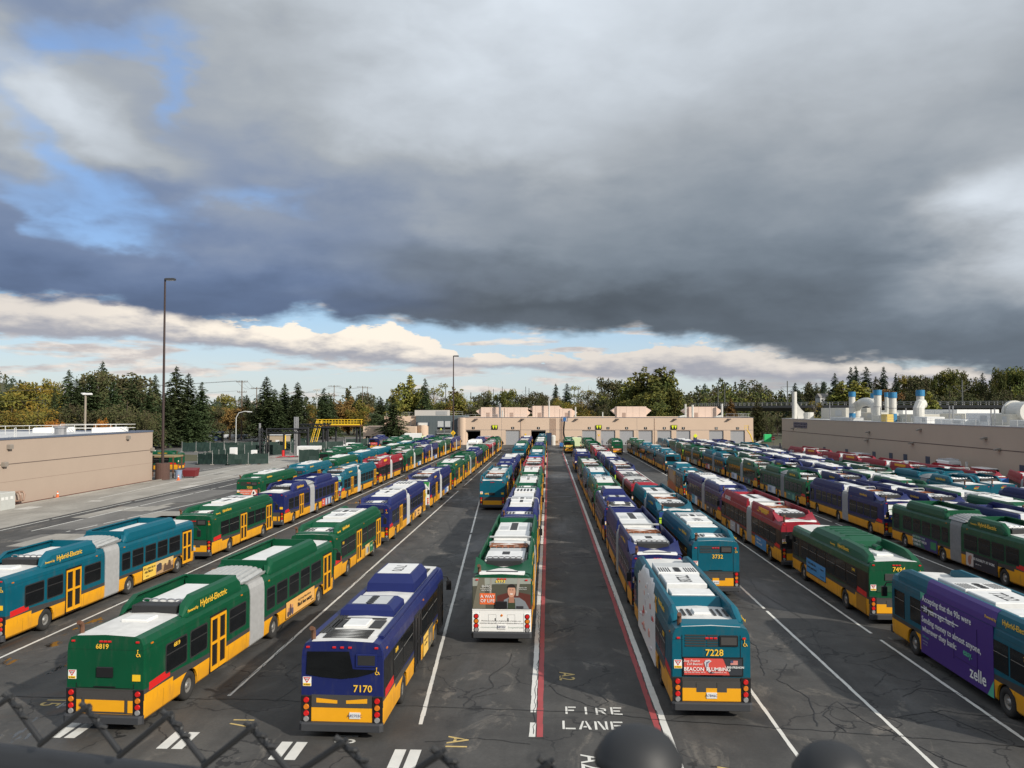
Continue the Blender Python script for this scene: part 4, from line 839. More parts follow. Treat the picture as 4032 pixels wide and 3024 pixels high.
sheet('ground', [(-3000, -400), (3000, -400), (3000, 4000), (-3000, 4000)], -.05, rough_ground('dull_earth', (.05, .055, .025), (.075, .07, .04), (.04, .045, .02), .05))
asph = ground_mat()
sheet('yard_pavement', [(-47.2, -40), (140, -40), (140, 238), (-47.2, 238)], 0., asph)
conc = rough_ground('concrete_apron', (.33, .31, .275), (.23, .215, .19), (.40, .375, .335), .22, .85)
sheet('concrete_apron', [(-57.4, 20), (-47.2, 20), (-47.2, 238), (-57.4, 238)], 0.0, conc)
side = rough_ground('old_asphalt', (.085, .082, .077), (.12, .114, .106), (.15, .14, .125), .2, .8)
sheet('side_road', [(-150, 112), (-57.4, 112), (-57.4, 230), (-64, 300), (-150, 330)], 0., side)
# patches of other paving in the near left corner of the yard
patchm = rough_ground('patch_asphalt', (.16, .153, .142), (.115, .11, .103), (.20, .19, .17), .4, .85)
rr = random.Random(5)
for k in range(26):
    x = rr.uniform(-46.5, -33); y = rr.uniform(40, 170); w = rr.uniform(1.5, 5); l = rr.uniform(3, 14)
    if x+w > -33.2: w = -33.2-x
    sheet('paving_patch', [(x, y), (x+w, y+rr.uniform(-.3, .3)), (x+w+rr.uniform(-.3, .3), y+l), (x, y+l)], .004+.0004*(k % 9), patchm if rr.random() < .75 else conc)
for k in range(24):
    x = rr.uniform(-57, -48); y = rr.uniform(45, 170); w = rr.uniform(.4, 1.6); l = rr.uniform(1., 5)
    sheet('paving_patch', [(x, y), (x+w, y), (x+w, y+l), (x, y+l)], .004+.0004*(k % 9), rough_ground('pale_patch_%d' % (k % 3), *[[(.50, .48, .44), (.42, .40, .37), (.55, .52, .48)], [(.16, .15, .14), (.13, .125, .115), (.2, .19, .17)], [(.26, .245, .22), (.3, .28, .25), (.22, .2, .18)]][k % 3], .5))
verge = sheet('verge', [(-150, 330), (-64, 300), (-57.4, 238), (-40, 246), (-40, 420), (-200, 420)], .004, grassm)
sheet('verge', [(-96, 150), (-63, 163), (-66, 176), (-90, 186)], .006, grassm)
sheet('road', [(-400, 296), (-60, 268), (-52, 276), (-400, 310)], .012, side)

# ------------------------------------------------------------------ painted markings
lw = mat('line_white', (.62, .61, .57), .7, var=.22, scale=1.6); lr = mat('line_red', (.33, .055, .058), .7, var=.25, scale=1.6); ly = mat('mark_yellow', (.50, .37, .14), .75, var=.3, scale=4.)
def worn_line(name, x0, y0, x1, y1, w, m, seed=0, gaps=.02, z=.008):
    """painted line with a ragged edge and missing chips"""
    r = random.Random(seed); d = Vector((x1-x0, y1-y0)); L = d.length; d /= L; n = Vector((d.y, -d.x)); mb = MB(); t = 0.
    while t < L:
        seg = min(r.uniform(.25, 1.1) if t < 60 else r.uniform(3, 8), L-t)
        if r.random() > gaps:
            a = Vector((x0, y0))+d*t; b_ = Vector((x0, y0))+d*(t+seg-.002)
            j = [r.uniform(-.012, .012) for _ in range(4)]
            mb.add([(*(a-n*(w/2+j[0])), z), (*(b_-n*(w/2+j[1])), z), (*(b_+n*(w/2+j[2])), z), (*(a+n*(w/2+j[3])), z)], [(0, 1, 2, 3)])
        t += seg
    return mb.build(name, m, kind='structure')
worn_line('lane_line', -.56, 25.75, -.78, 203, .2, lw, 1, .03); worn_line('lane_line', -.33, 25.75, -.55, 203, .2, lr, 2, .02)
worn_line('lane_line', 3.70, 23.5, 3.28, 200, .22, lw, 3, .03); worn_line('lane_line', 3.46, 23.5, 3.04, 200, .2, lr, 4, .02)
for i, (x, y0, y1) in enumerate([(7.3, 20, 140), (11.0, 20, 205), (14.66, 20, 205), (18.25, 100, 205), (25.7, 30, 205), (29.4, 30, 200), (-11.45, 28.9, 204), (-22.6, 32, 204), (-15.1, 30.5, 60), (-26.4, 28, 204), (-33.6, 30, 150)]):
    worn_line('lane_line', x, y0, x-.1, y1, .13, lw, 10+i, .015)
worn_line('lane_line', -4.2, 26.6, -8.05, 95, .14, lw, 30, .01); worn_line('lane_line', -11.5, 204, -10.2, 212, .14, lw, 31); worn_line('lane_line', -18.9, 34, -18.9, 37.5, .13, lw, 33)
for i, (a, b_) in enumerate((((-46.4, 67), (-46.4, 190)), ((-52, 92), (-56.5, 178)), ((-40.5, 66), (-38.1, 92)), ((-43.6, 67), (-43.2, 150)), ((-37, 100), (-37, 130)), ((-49.5, 110), (-49.5, 170)), ((-60, 128), (-58, 146)))): worn_line('lane_line', *a, *b_, .15, lw, 40+i, .05)
for xc in (-18.85, -15.17, -11.46, -7.83, -4.25):
    for k in (0, 1):
        x = xc-.40+.46*k; y = 24.35+(.9 if xc < -17 else .65 if xc < -13 else 0)+(-.6 if xc > -9 else 0)-(.4 if xc > -5 else 0)
        sheet('stop_bar', [(x, y), (x+.34, y), (x+.34, y+1.28), (x, y+1.28)], .008, lw)
def stencil(s, x, y, size, m, plane='up90', sx=1., label=''):
    mb = MB(); put_text(mb, s, size, plane, (x, y, .008), depth=.0005, sx=sx, bold=.012); o = mb.build('ground_lettering', m, kind='structure'); return o
stencil('15', -17.35, 28.0, 1.0, ly, sx=.8); stencil('17', -10.1, 26.5, 1.0, ly, sx=.8); stencil('18', -6.35, 25.35, .95, lw, sx=.8); stencil('A1', -2.88, 25.2, .95, ly, sx=.9); stencil('A2', .62, 31.6, .85, ly, sx=1.0); stencil('A2', 1.2, 24.0, 1.0, lw, sx=.9); stencil('A3', 5.05, 23.4, .95, ly, sx=.9)
def block_letters(s, x, y, w, h, gap, m):
    """stencil capitals with the breaks of a cut stencil"""
    T = .17
    G = {'F': [[(0, 0), (T, 0), (T, 1), (0, 1)], [(T+.05, .84), (.85, .84), (.85, 1), (T+.05, 1)], [(T+.05, .42), (.7, .42), (.7, .58), (T+.05, .58)]], 'I': [[(.35, 0), (.35+T, 0), (.35+T, 1), (.35, 1)]],
         'R': [[(0, 0), (T, 0), (T, 1), (0, 1)], [(T+.05, .84), (.7, .84), (.85, .76), (.85, .5), (.7, .42), (T+.05, .42), (T+.05, .55), (.65, .55), (.68, .6), (.68, .7), (.65, .73), (T+.05, .73)], [(.38, .38), (.58, .38), (.9, 0), (.7, 0)]],
         'E': [[(0, 0), (T, 0), (T, 1), (0, 1)], [(T+.05, .84), (.9, .84), (.9, 1), (T+.05, 1)], [(T+.05, .42), (.75, .42), (.75, .58), (T+.05, .58)], [(T+.05, 0), (.9, 0), (.9, .16), (T+.05, .16)]],
         'L': [[(0, 0), (T, 0), (T, 1), (0, 1)], [(T+.05, 0), (.95, 0), (.95, .16), (T+.05, .16)]], 'A': [[(0, 0), (.19, 0), (.44, 1), (.3, 1)], [(.5, 1), (.62, 1), (.95, 0), (.74, 0)], [(.33, .24), (.62, .24), (.58, .40), (.38, .40)]],
         'N': [[(0, 0), (T, 0), (T, .95), (0, 1)], [(T+.04, 1), (.2+T, 1), (.78, 0), (.6, 0)], [(.95-T, .1), (.95, 0), (.95, 1), (.95-T, 1)]]}
    mb = MB()
    for i, ch in enumerate(s):
        for p in G[ch]: mb.add([(x+i*(w+gap)+a*w, y+b_*h, .008) for a, b_ in p], [list(range(len(p)))])
    return mb.build('ground_lettering', m, kind='structure')
block_letters('FIRE', .52, 27.72, .42, .68, .09, lw); block_letters('LANE', .40, 26.42, .44, .70, .08, lw)
sheet('lane_line', [(-1.2, 95), (2.6, 96.5), (2.6, 96.8), (-1.2, 95.3)], .009, mat('faint_paint', (.16, .17, .18), .7, var=.5, scale=2.))
# ------------------------------------------------------------------ tar-filled cracks, as thin ribbons
tar = mat('tar', (.016, .016, .017), .6)
def crack(pts, w=.05, seed=0, jit=.12, z=.012):
    r = random.Random(seed); P = []
    for (a, b_) in zip(pts, pts[1:]):
        n = max(2, int(math.dist(a, b_)/.28))
        for k in range(n):
            t = k/n; P.append((a[0]+(b_[0]-a[0])*t+r.uniform(-jit, jit), a[1]+(b_[1]-a[1])*t+r.uniform(-jit, jit)))
    P.append(pts[-1]); mb = MB(); vs = []
    for i, p in enumerate(P):
        q = Vector(P[min(i+1, len(P)-1)])-Vector(P[max(i-1, 0)]); q.normalize(); n = Vector((q.y, -q.x))*w*r.uniform(.35, .65)
        vs += [(p[0]-n.x, p[1]-n.y, z), (p[0]+n.x, p[1]+n.y, z)]
    mb.add(vs, [(2*i, 2*i+1, 2*i+3, 2*i+2) for i in range(len(P)-1)]); return mb.build('tar_crack', tar, kind='structure')
CR = [[(-40, 27.6), (-24, 28.4), (-10, 28.6), (-4, 28.15), (1, 27.95), (4.2, 27.25), (6.9, 26.9), (11, 26.3), (14.8, 25.6), (20, 25.2)], [(-3.8, 25.2), (-2.3, 25.6), (-.6, 25.2)], [(-3.0, 28.2), (-2.75, 29.4), (-2.1, 30.2), (-2.3, 31.5), (-1.7, 33.0), (-1.6, 34.4)], [(-2.6, 29.2), (-1.9, 29.6)], [(-.5, 26), (-.55, 30), (-.42, 35), (-.6, 42)],
      [(1.9, 27.9), (1.3, 28.6), (.4, 29.5), (-.05, 30.6), (.45, 31.4), (.2, 33)], [(1.4, 28.2), (2.05, 28.9), (1.6, 30.2)], [(3.6, 25), (3.55, 29), (3.5, 36), (3.6, 44), (3.4, 52)], [(4.0, 27.3), (4.6, 27.8)], [(4.6, 23.9), (7.5, 23.4), (10, 23.6)],
      [(12.9, 28.7), (13.5, 27.3), (14.0, 26.0)], [(11.1, 27.8), (13.2, 28.6), (15.2, 28.0), (18, 27.0)], [(8.6, 27.0), (9.2, 29.6), (8.6, 31.6), (9.5, 33.5)], [(9.4, 26.6), (9.1, 28.0), (10.0, 29.3), (10.3, 27.6), (10.9, 26.4)], [(12, 31), (13.1, 32.6), (13.0, 34), (14.4, 35)], [(12.5, 30), (13.6, 30.9), (14.6, 30.4), (14.9, 29)], [(11.2, 25.6), (11.4, 24.9), (11.9, 24.2)],
      [(8.2, 32), (8.9, 36), (8.3, 40), (9.4, 44)], [(-9.6, 28.4), (-9.3, 30), (-10.2, 31.4), (-9.5, 36), (-8.2, 40)], [(-11.5, 29), (-11.4, 33), (-11.6, 40), (-11.4, 52)], [(-7, 44), (-6.4, 50), (-7.1, 57), (-6.0, 64)], [(-9, 60), (-8.2, 68), (-9.4, 75)], [(-13.2, 34), (-12.4, 36), (-12.7, 39)], [(.9, 46), (2.2, 45.7)], [(11.2, 34), (12.4, 40), (11.7, 47), (12.6, 55)], [(15, 55), (20, 54)]]
for i, c in enumerate(CR): crack(c, .045 if i in (0, ) else .022 if i in (4, 7) else .034, i, .05)
# ------------------------------------------------------------------ buildings round the yard
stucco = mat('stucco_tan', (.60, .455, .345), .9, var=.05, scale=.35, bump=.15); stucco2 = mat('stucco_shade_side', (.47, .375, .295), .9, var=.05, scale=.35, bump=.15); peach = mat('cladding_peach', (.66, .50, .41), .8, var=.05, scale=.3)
seam = mat('seam_dark', (.12, .09, .075), .9); membrane = mat('roof_membrane', (.60, .59, .56), .85, var=.15, scale=.3); flash_ = mat('parapet_flashing', (.10, .12, .17), .5); doorg = mat('roller_grey', (.35, .355, .37), .6, var=.05); navy = mat('door_navy', (.03, .045, .085), .5)
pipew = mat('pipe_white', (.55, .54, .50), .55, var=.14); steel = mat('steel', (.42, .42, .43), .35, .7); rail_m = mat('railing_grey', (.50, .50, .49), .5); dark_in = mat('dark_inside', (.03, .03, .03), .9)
sgrey = mat('siding_slate', (.10, .125, .135), .55, var=.05, scale=.5)
def railing(mb, pts, h=1.0, step=2.2, r=.035):
    for a, b_ in zip(pts, pts[1:]):
        a, b_ = Vector(a), Vector(b_); L = (b_-a).length; n = max(1, int(L/step))
        for k in range(n+1):
            p = a+(b_-a)*(k/n); mb.cyl(p, p+Vector((0, 0, h)), r, n=4)
        for hh in (h, h*.55): mb.cyl(a+Vector((0, 0, hh)), b_+Vector((0, 0, hh)), r, n=4)
    return mb
# --- workshop hall across the end of the yard
FY = 238.
hall = thing('maintenance_hall', 'long tan stucco workshop hall with numbered roller doors across the yard end', 'building', (0, FY, 0))
dpx = [(1835.6, 1891.7), (1991, 2047), (2091.7, 2148.5), (2292, 2348.5), (2365.5, 2422.6), (2439.6, 2495.7), (2513.7, 2569.8), (2588, 2644), (2662.7, 2718.8), (2792, 2849), (2876, 2933)]
DX = [(at_y(a, 1700, FY)[0], at_y(b_, 1700, FY)[0]) for a, b_ in dpx]
x0 = at_y(1816, 1700, FY)[0]; x1 = at_y(2966, 1700, FY)[0]; HH = 7.95; DH = 4.25
mb = MB(); xs = [x0]+[q for d in DX for q in d]+[x1]
for i in range(0, len(xs), 2): mb.box(xs[i], xs[i+1], 0, .5, 0, DH, 0)
mb.box(x0, x1, 0, .5, DH, HH, 0); mb.box(x0, x1, .5, 45, HH-.9, HH-.6, 1); mb.box(x0, x0+.4, .5, 45, 0, HH, 0); mb.box(x1-.4, x1, .5, 45, 0, HH, 0); mb.box(x0, x1, 44.6, 45, 0, HH, 0)
mb.cyl((x0+.35, 1.2, 0), (x0+.35, 1.2, HH), 1.5, n=20)
mb.build('wall', [stucco, membrane], hall)
mb = MB(); mb.box(x0, x1, -.03, 0, DH+.1, DH+.16); mb.box(x0-.1, x1+.1, -.06, .55, HH, HH+.12)
for d in (DX[0][0]-2.4, DX[1][0]-1.2, DX[3][0]-6, DX[5][1]+.9): mb.box(d, d+.03, -.02, 0, 0, HH)
mb.build('wall_trim', flash_, hall)
mb = MB(); mb.box(x0+.5, x1-.5, 1., 44, HH-.58, HH-.56); mb.build('roof', membrane, hall)
for i, (a, b_) in enumerate(DX):
    mb = MB()
    if i not in (0, 2):
        d = mb.box(a+.02, b_-.02, .28, .34, 0, DH-.02, 0)
        for k in range(16): mb.box(a+.02, b_-.02, .262, .285, .2+k*.25, .215+k*.25, 1)
    else:
        mb.box(a, b_, .1, .34, DH-.35, DH-.01, 0)
    d = mb.build('roller_door', [doorg, mat('roller_line', (.25, .25, .265), .6)] if i not in (0, 2) else [dark_in, dark_in], hall)
    mb = MB(); c = (a+b_)/2; mb.box(c-.42, c+.42, -.05, 0, DH+.32, DH+.98)
    pl = mb.build('door_number', M['black'], hall); mb = MB(); put_text(mb, str(i+1), .62, 'rear', (c, -.055, DH+.65), bold=.02); mb.build('lettering', M['white'], pl)
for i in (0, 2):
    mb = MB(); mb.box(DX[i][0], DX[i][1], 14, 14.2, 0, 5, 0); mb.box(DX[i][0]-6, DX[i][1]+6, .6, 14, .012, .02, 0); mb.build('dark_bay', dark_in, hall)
sg = mat('sign_lime', (.72, .80, .03), .5, emit=0.)
for u0, u1 in ((1937, 1960), (2346, 2369), (2642, 2666)):
    a, b_ = at_y(u0, 1680, FY)[0], at_y(u1, 1680, FY)[0]; z1, z0 = at_y(u0, 1673.5, FY)[1], at_y(u0, 1690, FY)[1]
    mb = MB(); mb.box(a, b_, -.25, 0, z0, z1, 0); w = (b_-a)
    for k in (0, 1): mb.py([(a+w*(.06+.46*k), z1-.12), (a+w*(.48+.46*k), z1-.12), (a+w*(.30+.46*k), z0+.12), (a+w*(.24+.46*k), z0+.12)], -.28, -.2, 1)
    mb.build('bay_sign', [M['black'], sg], hall)
for u, v, s in ((2069, 1711, 'Y'), (2159.5, 1710.5, 'D'), (2738, 1716, 'D'), (2358, 1714, 'Y')):
    x, z = at_y(u, v, FY); mb = MB(); r = .62 if s == 'D' else .35
    mb.py([(x, z-r), (x+r, z), (x, z+r), (x-r, z)] if s == 'D' else [(x, z-r), (x+r, z+r*.7), (x-r, z+r*.7)], -.05, 0); mb.build('warning_board', M['stick'] if s == 'Y' else sg, hall)
for u0, u1, v in ((1932, 1946, 1717), (1951, 1965, 1717), (2053, 2066, 1718), (2154, 2168, 1720), (2234, 2260, 1719), (2274, 2290, 1718), (2730, 2744, 1722)):
    a, z = at_y(u0, v, FY); b_ = at_y(u1, v, FY)[0]; mb = MB(); mb.box(a, b_, -.03, 0, .05, z); mb.build('side_door', navy, hall)
for u, n, w in ((2177, 6, 1.6), (2214, 5, 1.2), (2052, 1, .1), (2578, 1, .1)):
    x = at_y(u, 1700, FY)[0]
    for k in range(n):
        mb = MB(); xx = x-w/2+w*k/max(1, n-1); mb.cyl((xx, -.08, .3), (xx, -.08, HH-.2), .05, n=5); mb.build('conduit', mat('conduit_tan', (.40, .27, .2), .7), hall)
for u in (1875, 2058, 2270, 2431, 2658, 2871):
    x, z = at_y(u, 1651, FY); mb = MB(); mb.loft([[(x-.5, -.05, z), (x+.5, -.05, z), (x+.5, -.05, z+.2), (x-.5, -.05, z+.2)], [(x-.4, -.9, z-.1), (x+.4, -.9, z-.1), (x+.4, -.9, z), (x-.4, -.9, z)]]); mb.build('wall_lamp', mat('lamp_brown', (.12, .09, .08), .6), hall)
# roof plant of the hall
def penthouse(u0, u1, v0, Y, wedge):
    a, z1 = at_y(u0, v0, Y); b_ = at_y(u1, v0, Y)[0]
    t = thing('roof_plant_house', '', 'plant house', ((a+b_)/2, Y, HH-.57)); w = (b_-a)/2; h = z1-HH+.57
    mb = MB(); mb.box(-w, w, 0, 7, 0, h); mb.build('housing', peach, t)
    mb = MB()
    for k in range(int(2*w/1.9)): mb.box(-w+1.9*k+.9, -w+1.9*k+.94, -.015, 0, .1, h-.1)
    for k in range(max(1, int(w/3))): mb.box(-w+1.5+5.2*k, -w+2.6+5.2*k, -.02, 0, .1, 2.0)
    mb.build('panel_joint', mat('joint_peach', (.36, .25, .2), .8), t)
    for sgn in wedge:
        mb = MB(); mb.loft([[(sgn*w, .6, h-.25), (sgn*w, .6, h-2.6), (sgn*(w+.01), 6, h-2.6), (sgn*(w+.01), 6, h-.25)], [(sgn*(w+1.5), .6, h-1.1), (sgn*(w+1.5), .6, h-1.25), (sgn*(w+1.5), 6, h-1.25), (sgn*(w+1.5), 6, h-1.1)]]); mb.build('intake_hood', peach, t)
    return t
PH = [(1894, 1985, 1603.5, (-1,)), (1987, 2076, 1604, (1,)), (2097, 2203, 1598, (-1, 1)), (2204, 2253, 1609, (1,)), (2429, 2545, 1600.5, (-1, 1)), (2713, 2824, 1601.5, (-1, 1))]
PL = ['peach plant house with one pointed hood above the first roller doors', 'peach plant house beside the steel flue on the workshop roof', 'tallest peach plant house, mid workshop roof', 'low peach plant house joined to the tallest one', 'peach plant house with two pointed hoods above doors seven and eight', 'peach plant house between white flues at the roof end']
for (a, b_, v, wd), lb in zip(PH, PL): penthouse(a, b_, v, 243., wd)['label'] = lb
FL = [(1968.7, 1588, 1641, .33, steel, 'shiny steel flue by the first plant houses'), (1979, 1616, 1641, .2, pipew, 'short pale flue beside the steel one'), (2162, 1577, 1600, .2, pipew, 'thin white stack behind the tallest plant house'), (2266, 1602, 1640, .2, pipew, 'white flue on open roof after the joined plant houses'), (2373, 1622, 1637, .15, pipew, 'short vent stub on open workshop roof'), (2699, 1591, 1638, .3, pipew, 'white flue with curved foot left of the last plant house'), (2727, 1594, 1643, .33, pipew, 'white flue standing before the last plant house'), (2842.5, 1590, 1638, .33, pipew, 'white flue with elbow right of the last plant house')]
for u, v0, v1, r, m, lb in FL:
    Y = 241.5; x, z1 = at_y(u, v0, Y); mb = MB(); mb.cyl((0, 0, 0), (0, 0, z1-HH+.57), r, n=10)
    if 'foot' in lb or 'elbow' in lb: mb.tube([(0, 0, 1.0), (-.7, 0, .9), (-1.6, 0, .7), (-2.2, .4, .4)], .35, 8)
    o = mb.build('flue', m, None, (x, Y, HH-.57), label=lb, category='flue', group='flues on the workshop roof')
t = thing('roof_railing', 'thin guard railing along the workshop roof edge', 'railing', (0, FY, HH-.57)); mb = MB(); railing(mb, [(x0+1, 1.2, 0), (at_y(2200, 1600, FY)[0]-9, 1.2, 0)], 1.5, 3, .03); mb.build('rail', rail_m, t)
mb = MB(); railing(mb, [(at_y(2862, 1600, FY)[0], 1.2, 0), (x1-.5, 1.2, 0), (x1-.5, 16, 0)], 1.7, 2, .04); mb.build('rail', rail_m, t)
# small things standing before the hall
def small(name, label, cat, u, v, mk, Y=236.): x, z = at_y(u, v, Y); mb = MB(); mats = mk(mb); return mb.build(name, mats, None, (x, Y, 0), label=label, category=cat)
def _tank(mb): mb.lathe_z([(0, .75), (2.6, .75), (2.9, .5), (2.95, 0)], (0, 0, 0)); return pipew
small('water_tank', 'white upright tank beside the navy door by the open third bay', 'tank', 2178, 1740, _tank)
def _kiosk(mb): mb.box(-.8, .8, -.5, .5, 0, 3.6); return navy
small('pump_cabinet', 'navy tall cabinet to the right of the open third bay', 'cabinet', 2161, 1740, _kiosk)
def _rack(mb):
    for k in range(3): mb.box(-1.2, 1.2, -.4, .4, .6*k, .6*k+.08)
    for sx_ in (-1.2, 1.15): mb.box(sx_, sx_+.05, -.4, .4, 0, 2.2)
    mb.box(-.9, -.2, -.3, .3, .68, 1.15); mb.box(.1, .8, -.3, .3, 1.28, 1.7); return mat('pallet_wood', (.3, .2, .12), .8)
small('storage_rack', 'wooden storage rack with crates beside the white tank', 'rack', 2200, 1745, _rack)
tyr = thing('spare_tyre', 'black spare tyre leaning on the wall by the second roller door', 'tyre', (at_y(1977, 1745, 236)[0], 236, .0)); wt, wr_ = wheel_mesh(14); wt.build('tread', M['tyre'], tyr, (0, 0, .6), math.pi/2); wr_.build('hub', M['rim'], tyr, (0, 0, .6), math.pi/2)
x, z = at_y(2222, 1720, 222); t = thing('boom_lift', 'blue personnel lift with raised basket before the shed wall', 'lift', (x, 222, 0)); bl = mat('lift_blue', (.03, .14, .36), .5)
mb = MB(); mb.cbox(-1.3, 1.3, -1.2, 1.2, .3, 1.3, .1); mb.build('chassis', bl, t)
mb = MB(); mb.tube([(.3, 0, 1.2), (-.2, 0, 4.2), (.05, 0, 7.2)], .2, 6); mb.build('boom', M['black'], t)
mb = MB(); mb.box(-.8, .9, -.6, .6, 7.1, 7.25); railing(mb, [(-.8, -.6, 7.2), (.9, -.6, 7.2), (.9, .6, 7.2), (-.8, .6, 7.2), (-.8, -.6, 7.2)], 1.1, .8, .05); mb.box(-.3, .5, -.65, -.55, 7.3, 8.1); mb.build('basket', bl, t)
for sx_ in (-1, 1):
    for sy_ in (-.8, .8): MB().lathe_x([(-.15, .35), (-.12, .42), (.12, .42), (.15, .35), (.15, .1)], (sx_, sy_, .42), 12).build('wheel', M['tyre'], t)
def truck(name, label, x, y, rz, L, W, Hh, cabcol, boxcol, boxh=None, van=False):
    t = thing(name, label, 'truck' if not van else 'van', (x, y, 0), rz); wd = W/2
    if van:
        sec = lambda k: [(-wd*k, .45), (wd*k, .45), (wd*k, 1.25), (wd*.86*k, Hh-.12), (wd*.78*k, Hh), (-wd*.78*k, Hh), (-wd*.86*k, Hh-.12), (-wd*k, 1.25)]
        mb = MB(); mb.loft([[(a, yy, min(z, zc)) for a, z in sec(k)] for yy, k, zc in ((0, .97, Hh), (.1, 1, Hh), (L*.66, 1, Hh), (L*.80, .98, 1.35), (L*.98, .94, 1.1), (L, .85, .95))]); mb.build('body', cabcol, t)
        mb = MB(); mb.py([(-wd*.8, 1.3), (wd*.8, 1.3), (wd*.72, Hh-.5), (-wd*.72, Hh-.5)], -.02, .02); mb.build('rear_window', M['glass'], t)
        for s in (-1, 1):
            mb = MB(); mb.px([(L*.60, 1.3), (L*.74, 1.3), (L*.655, Hh-.22), (L*.60, Hh-.22)], s*wd*1.0, s*wd*.82); mb.build('side_window', M['glass'], t)
        mb = MB(); mb.loft([[(-wd*.8, L*.68, Hh-.12), (wd*.8, L*.68, Hh-.12)], [(-wd*.86, L*.79, 1.40), (wd*.86, L*.79, 1.40)]], False); mb.add([(-wd*.8, L*.675, Hh-.08), (wd*.8, L*.675, Hh-.08), (wd*.87, L*.805, 1.36), (-wd*.87, L*.805, 1.36)], [(0, 1, 2, 3)]); mb.build('windscreen', M['glass'], t)
    else:
        mb = MB(); mb.cbox(-wd, wd, L*.72, L, .5, Hh*.8, .15); mb.build('cab', cabcol, t)
        mb = MB(); mb.box(-wd-.01, wd+.01, L*.80, L*.95, Hh*.48, Hh*.70); mb.box(-wd*.8, wd*.8, L-.05, L+.01, Hh*.48, Hh*.72); mb.build('cab_glass', M['glass'], t)
        mb = MB(); mb.box(-wd*.8, wd*.8, 0, L*.98, .45, .75); mb.build('chassis', M['black'], t)
        mb = MB(); mb.cbox(-wd, wd, 0, L*.70, .8, boxh or Hh, .05); mb.build('cargo_box', boxcol, t)
    for s in (-1, 1):
        for yy in (L*.18, L*.82):
            MB().lathe_x([(-.12, .26), (-.1, .36), (.1, .36), (.12, .26), (.12, .1)], (s*(wd-.12), yy, .36), 12).build('wheel', M['tyre'], t)
        mb = MB(); mb.box(*sorted((s*wd*.8, s*wd*.97)), -.03, .02, .85, 1.2); mb.build('tail_light', M['lamp_red'], t)
    return t
vw = mat('van_white', (.78, .78, .77), .35, var=.04, coat=.3); limev = mat('van_lime', (.62, .70, .42), .4)
xx, yy = at_z(2270, 1752, 1.); truck('service_truck', 'pale lime utility truck beside the lone green bus', xx, 212, 0, 6, 2.3, 3.0, limev, limev)
# --- slate office wing at the left end of the hall
OY = 240.
off = thing('office_wing', 'slate grey two-storey office wing with tall windows joined to the workshop hall', 'building', (0, OY, 0))
a, zt = at_y(1638, 1637, OY); b_ = x0+.2
mb = MB(); mb.box(a, b_, 0, 20, 2.4, zt); 
for k in range(int((b_-a)/.45)): mb.box(a+.45*k, a+.45*k+.05, -.04, 0, 2.4, zt-.05)
mb.build('wall', sgrey, off)
mb = MB(); mb.box(a, b_, .5, 19, 0, 2.4); mb.build('ground_floor', M['glass'], off)
mb = MB(); mb.box(a+8, b_+.2, -2.2, 1.5, 2.35, 2.6); mb.build('canopy', flash_, off)
paleg = mat('window_blind', (.45, .47, .48), .25)
for u0, u1 in ((1722, 1748), (1751, 1775), (1800, 1812)):
    c, d = at_y(u0, 1650, OY)[0], at_y(u1, 1650, OY)[0]
    wn = MB().box(c, d, -.10, 0, 3.4, 7.0).build('window', mat('frame_slate', (.06, .075, .10), .5), off)
    MB().box(c+.1, d-.1, -.13, -.09, 5.2, 6.9).build('pane', paleg, wn); MB().box(c+.1, d-.1, -.13, -.09, 3.5, 5.0).build('pane', M['glass'], wn)
    mb = MB()
    for k in range(9): mb.box(c+(d-c)*k/8-.02, c+(d-c)*k/8+.02, -.5, -.46, 3.2, 4.3)
    mb.box(c, d, -.52, -.46, 4.26, 4.34); mb.box(c, d, -.55, -.1, 3.12, 3.22); mb.build('balcony_rail', rail_m, off)
mb = MB(); mb.cyl((at_y(1665, 1700, OY)[0], .2, 0), (at_y(1665, 1700, OY)[0], .2, at_y(1665, 1674, OY)[1]), 1.65, n=22); mb.build('round_bay', stucco, off)
c = at_y(1665, 1700, OY)[0]; mb = MB(); mb.box(c-1.9, c+1.9, -.6, 0, at_y(1665, 1676, OY)[1], at_y(1665, 1662, OY)[1]); w_ = mb.build('bay_window', mat('frame_slate', (.06, .075, .1), .5), off); MB().box(c-1.5, c+1.5, -.66, -.58, at_y(1665, 1675, OY)[1], at_y(1665, 1664, OY)[1]).build('pane', mat('pale_pane', (.62, .62, .60), .3), w_)
c, zz = at_y(1622, 1615, OY); d = at_y(1755, 1615, OY)[0]; mb = MB(); mb.box(c, d, 5, 10, zt-.1, zz); mb.build('rooftop_screen', mat('screen_pale', (.50, .47, .44), .7), off)
mb = MB(); mb.box(d-3.6, d-.2, 4.93, 5.0, zt+.2, zz-.3); mb.build('louvre', mat('louvre_grey', (.33, .33, .33), .6), off)
mb = MB(); railing(mb, [(d, .6, zt), (b_, .6, zt)], 1.2, 2.4, .04); mb.build('roof_rail', rail_m, off)
tan = thing('tan_annex', 'low tan annex with roof railing behind the dark conifers', 'building', (0, 246, 0))
a, zt = at_y(1514, 1639, 246); b_ = at_y(1640, 1639, 246)[0]; mb = MB(); mb.box(a, b_, 0, 18, 0, zt); mb.build('wall', stucco, tan); mb = MB(); railing(mb, [(a+.5, .3, zt), (b_, .3, zt)], 1.2, 2.2, .04); mb.build('roof_rail', rail_m, tan)
mb = MB(); mb.box(at_y(1617, 1670, 246)[0], at_y(1630, 1670, 246)[0], -.05, 0, 3.2, 5.6); mb.build('door', navy, tan)
MB().cyl((at_y(1624, 1670, 246)[0], -3, 0), (at_y(1624, 1670, 246)[0], -3, 7.4), .12, n=6).build('post', rail_m, tan)
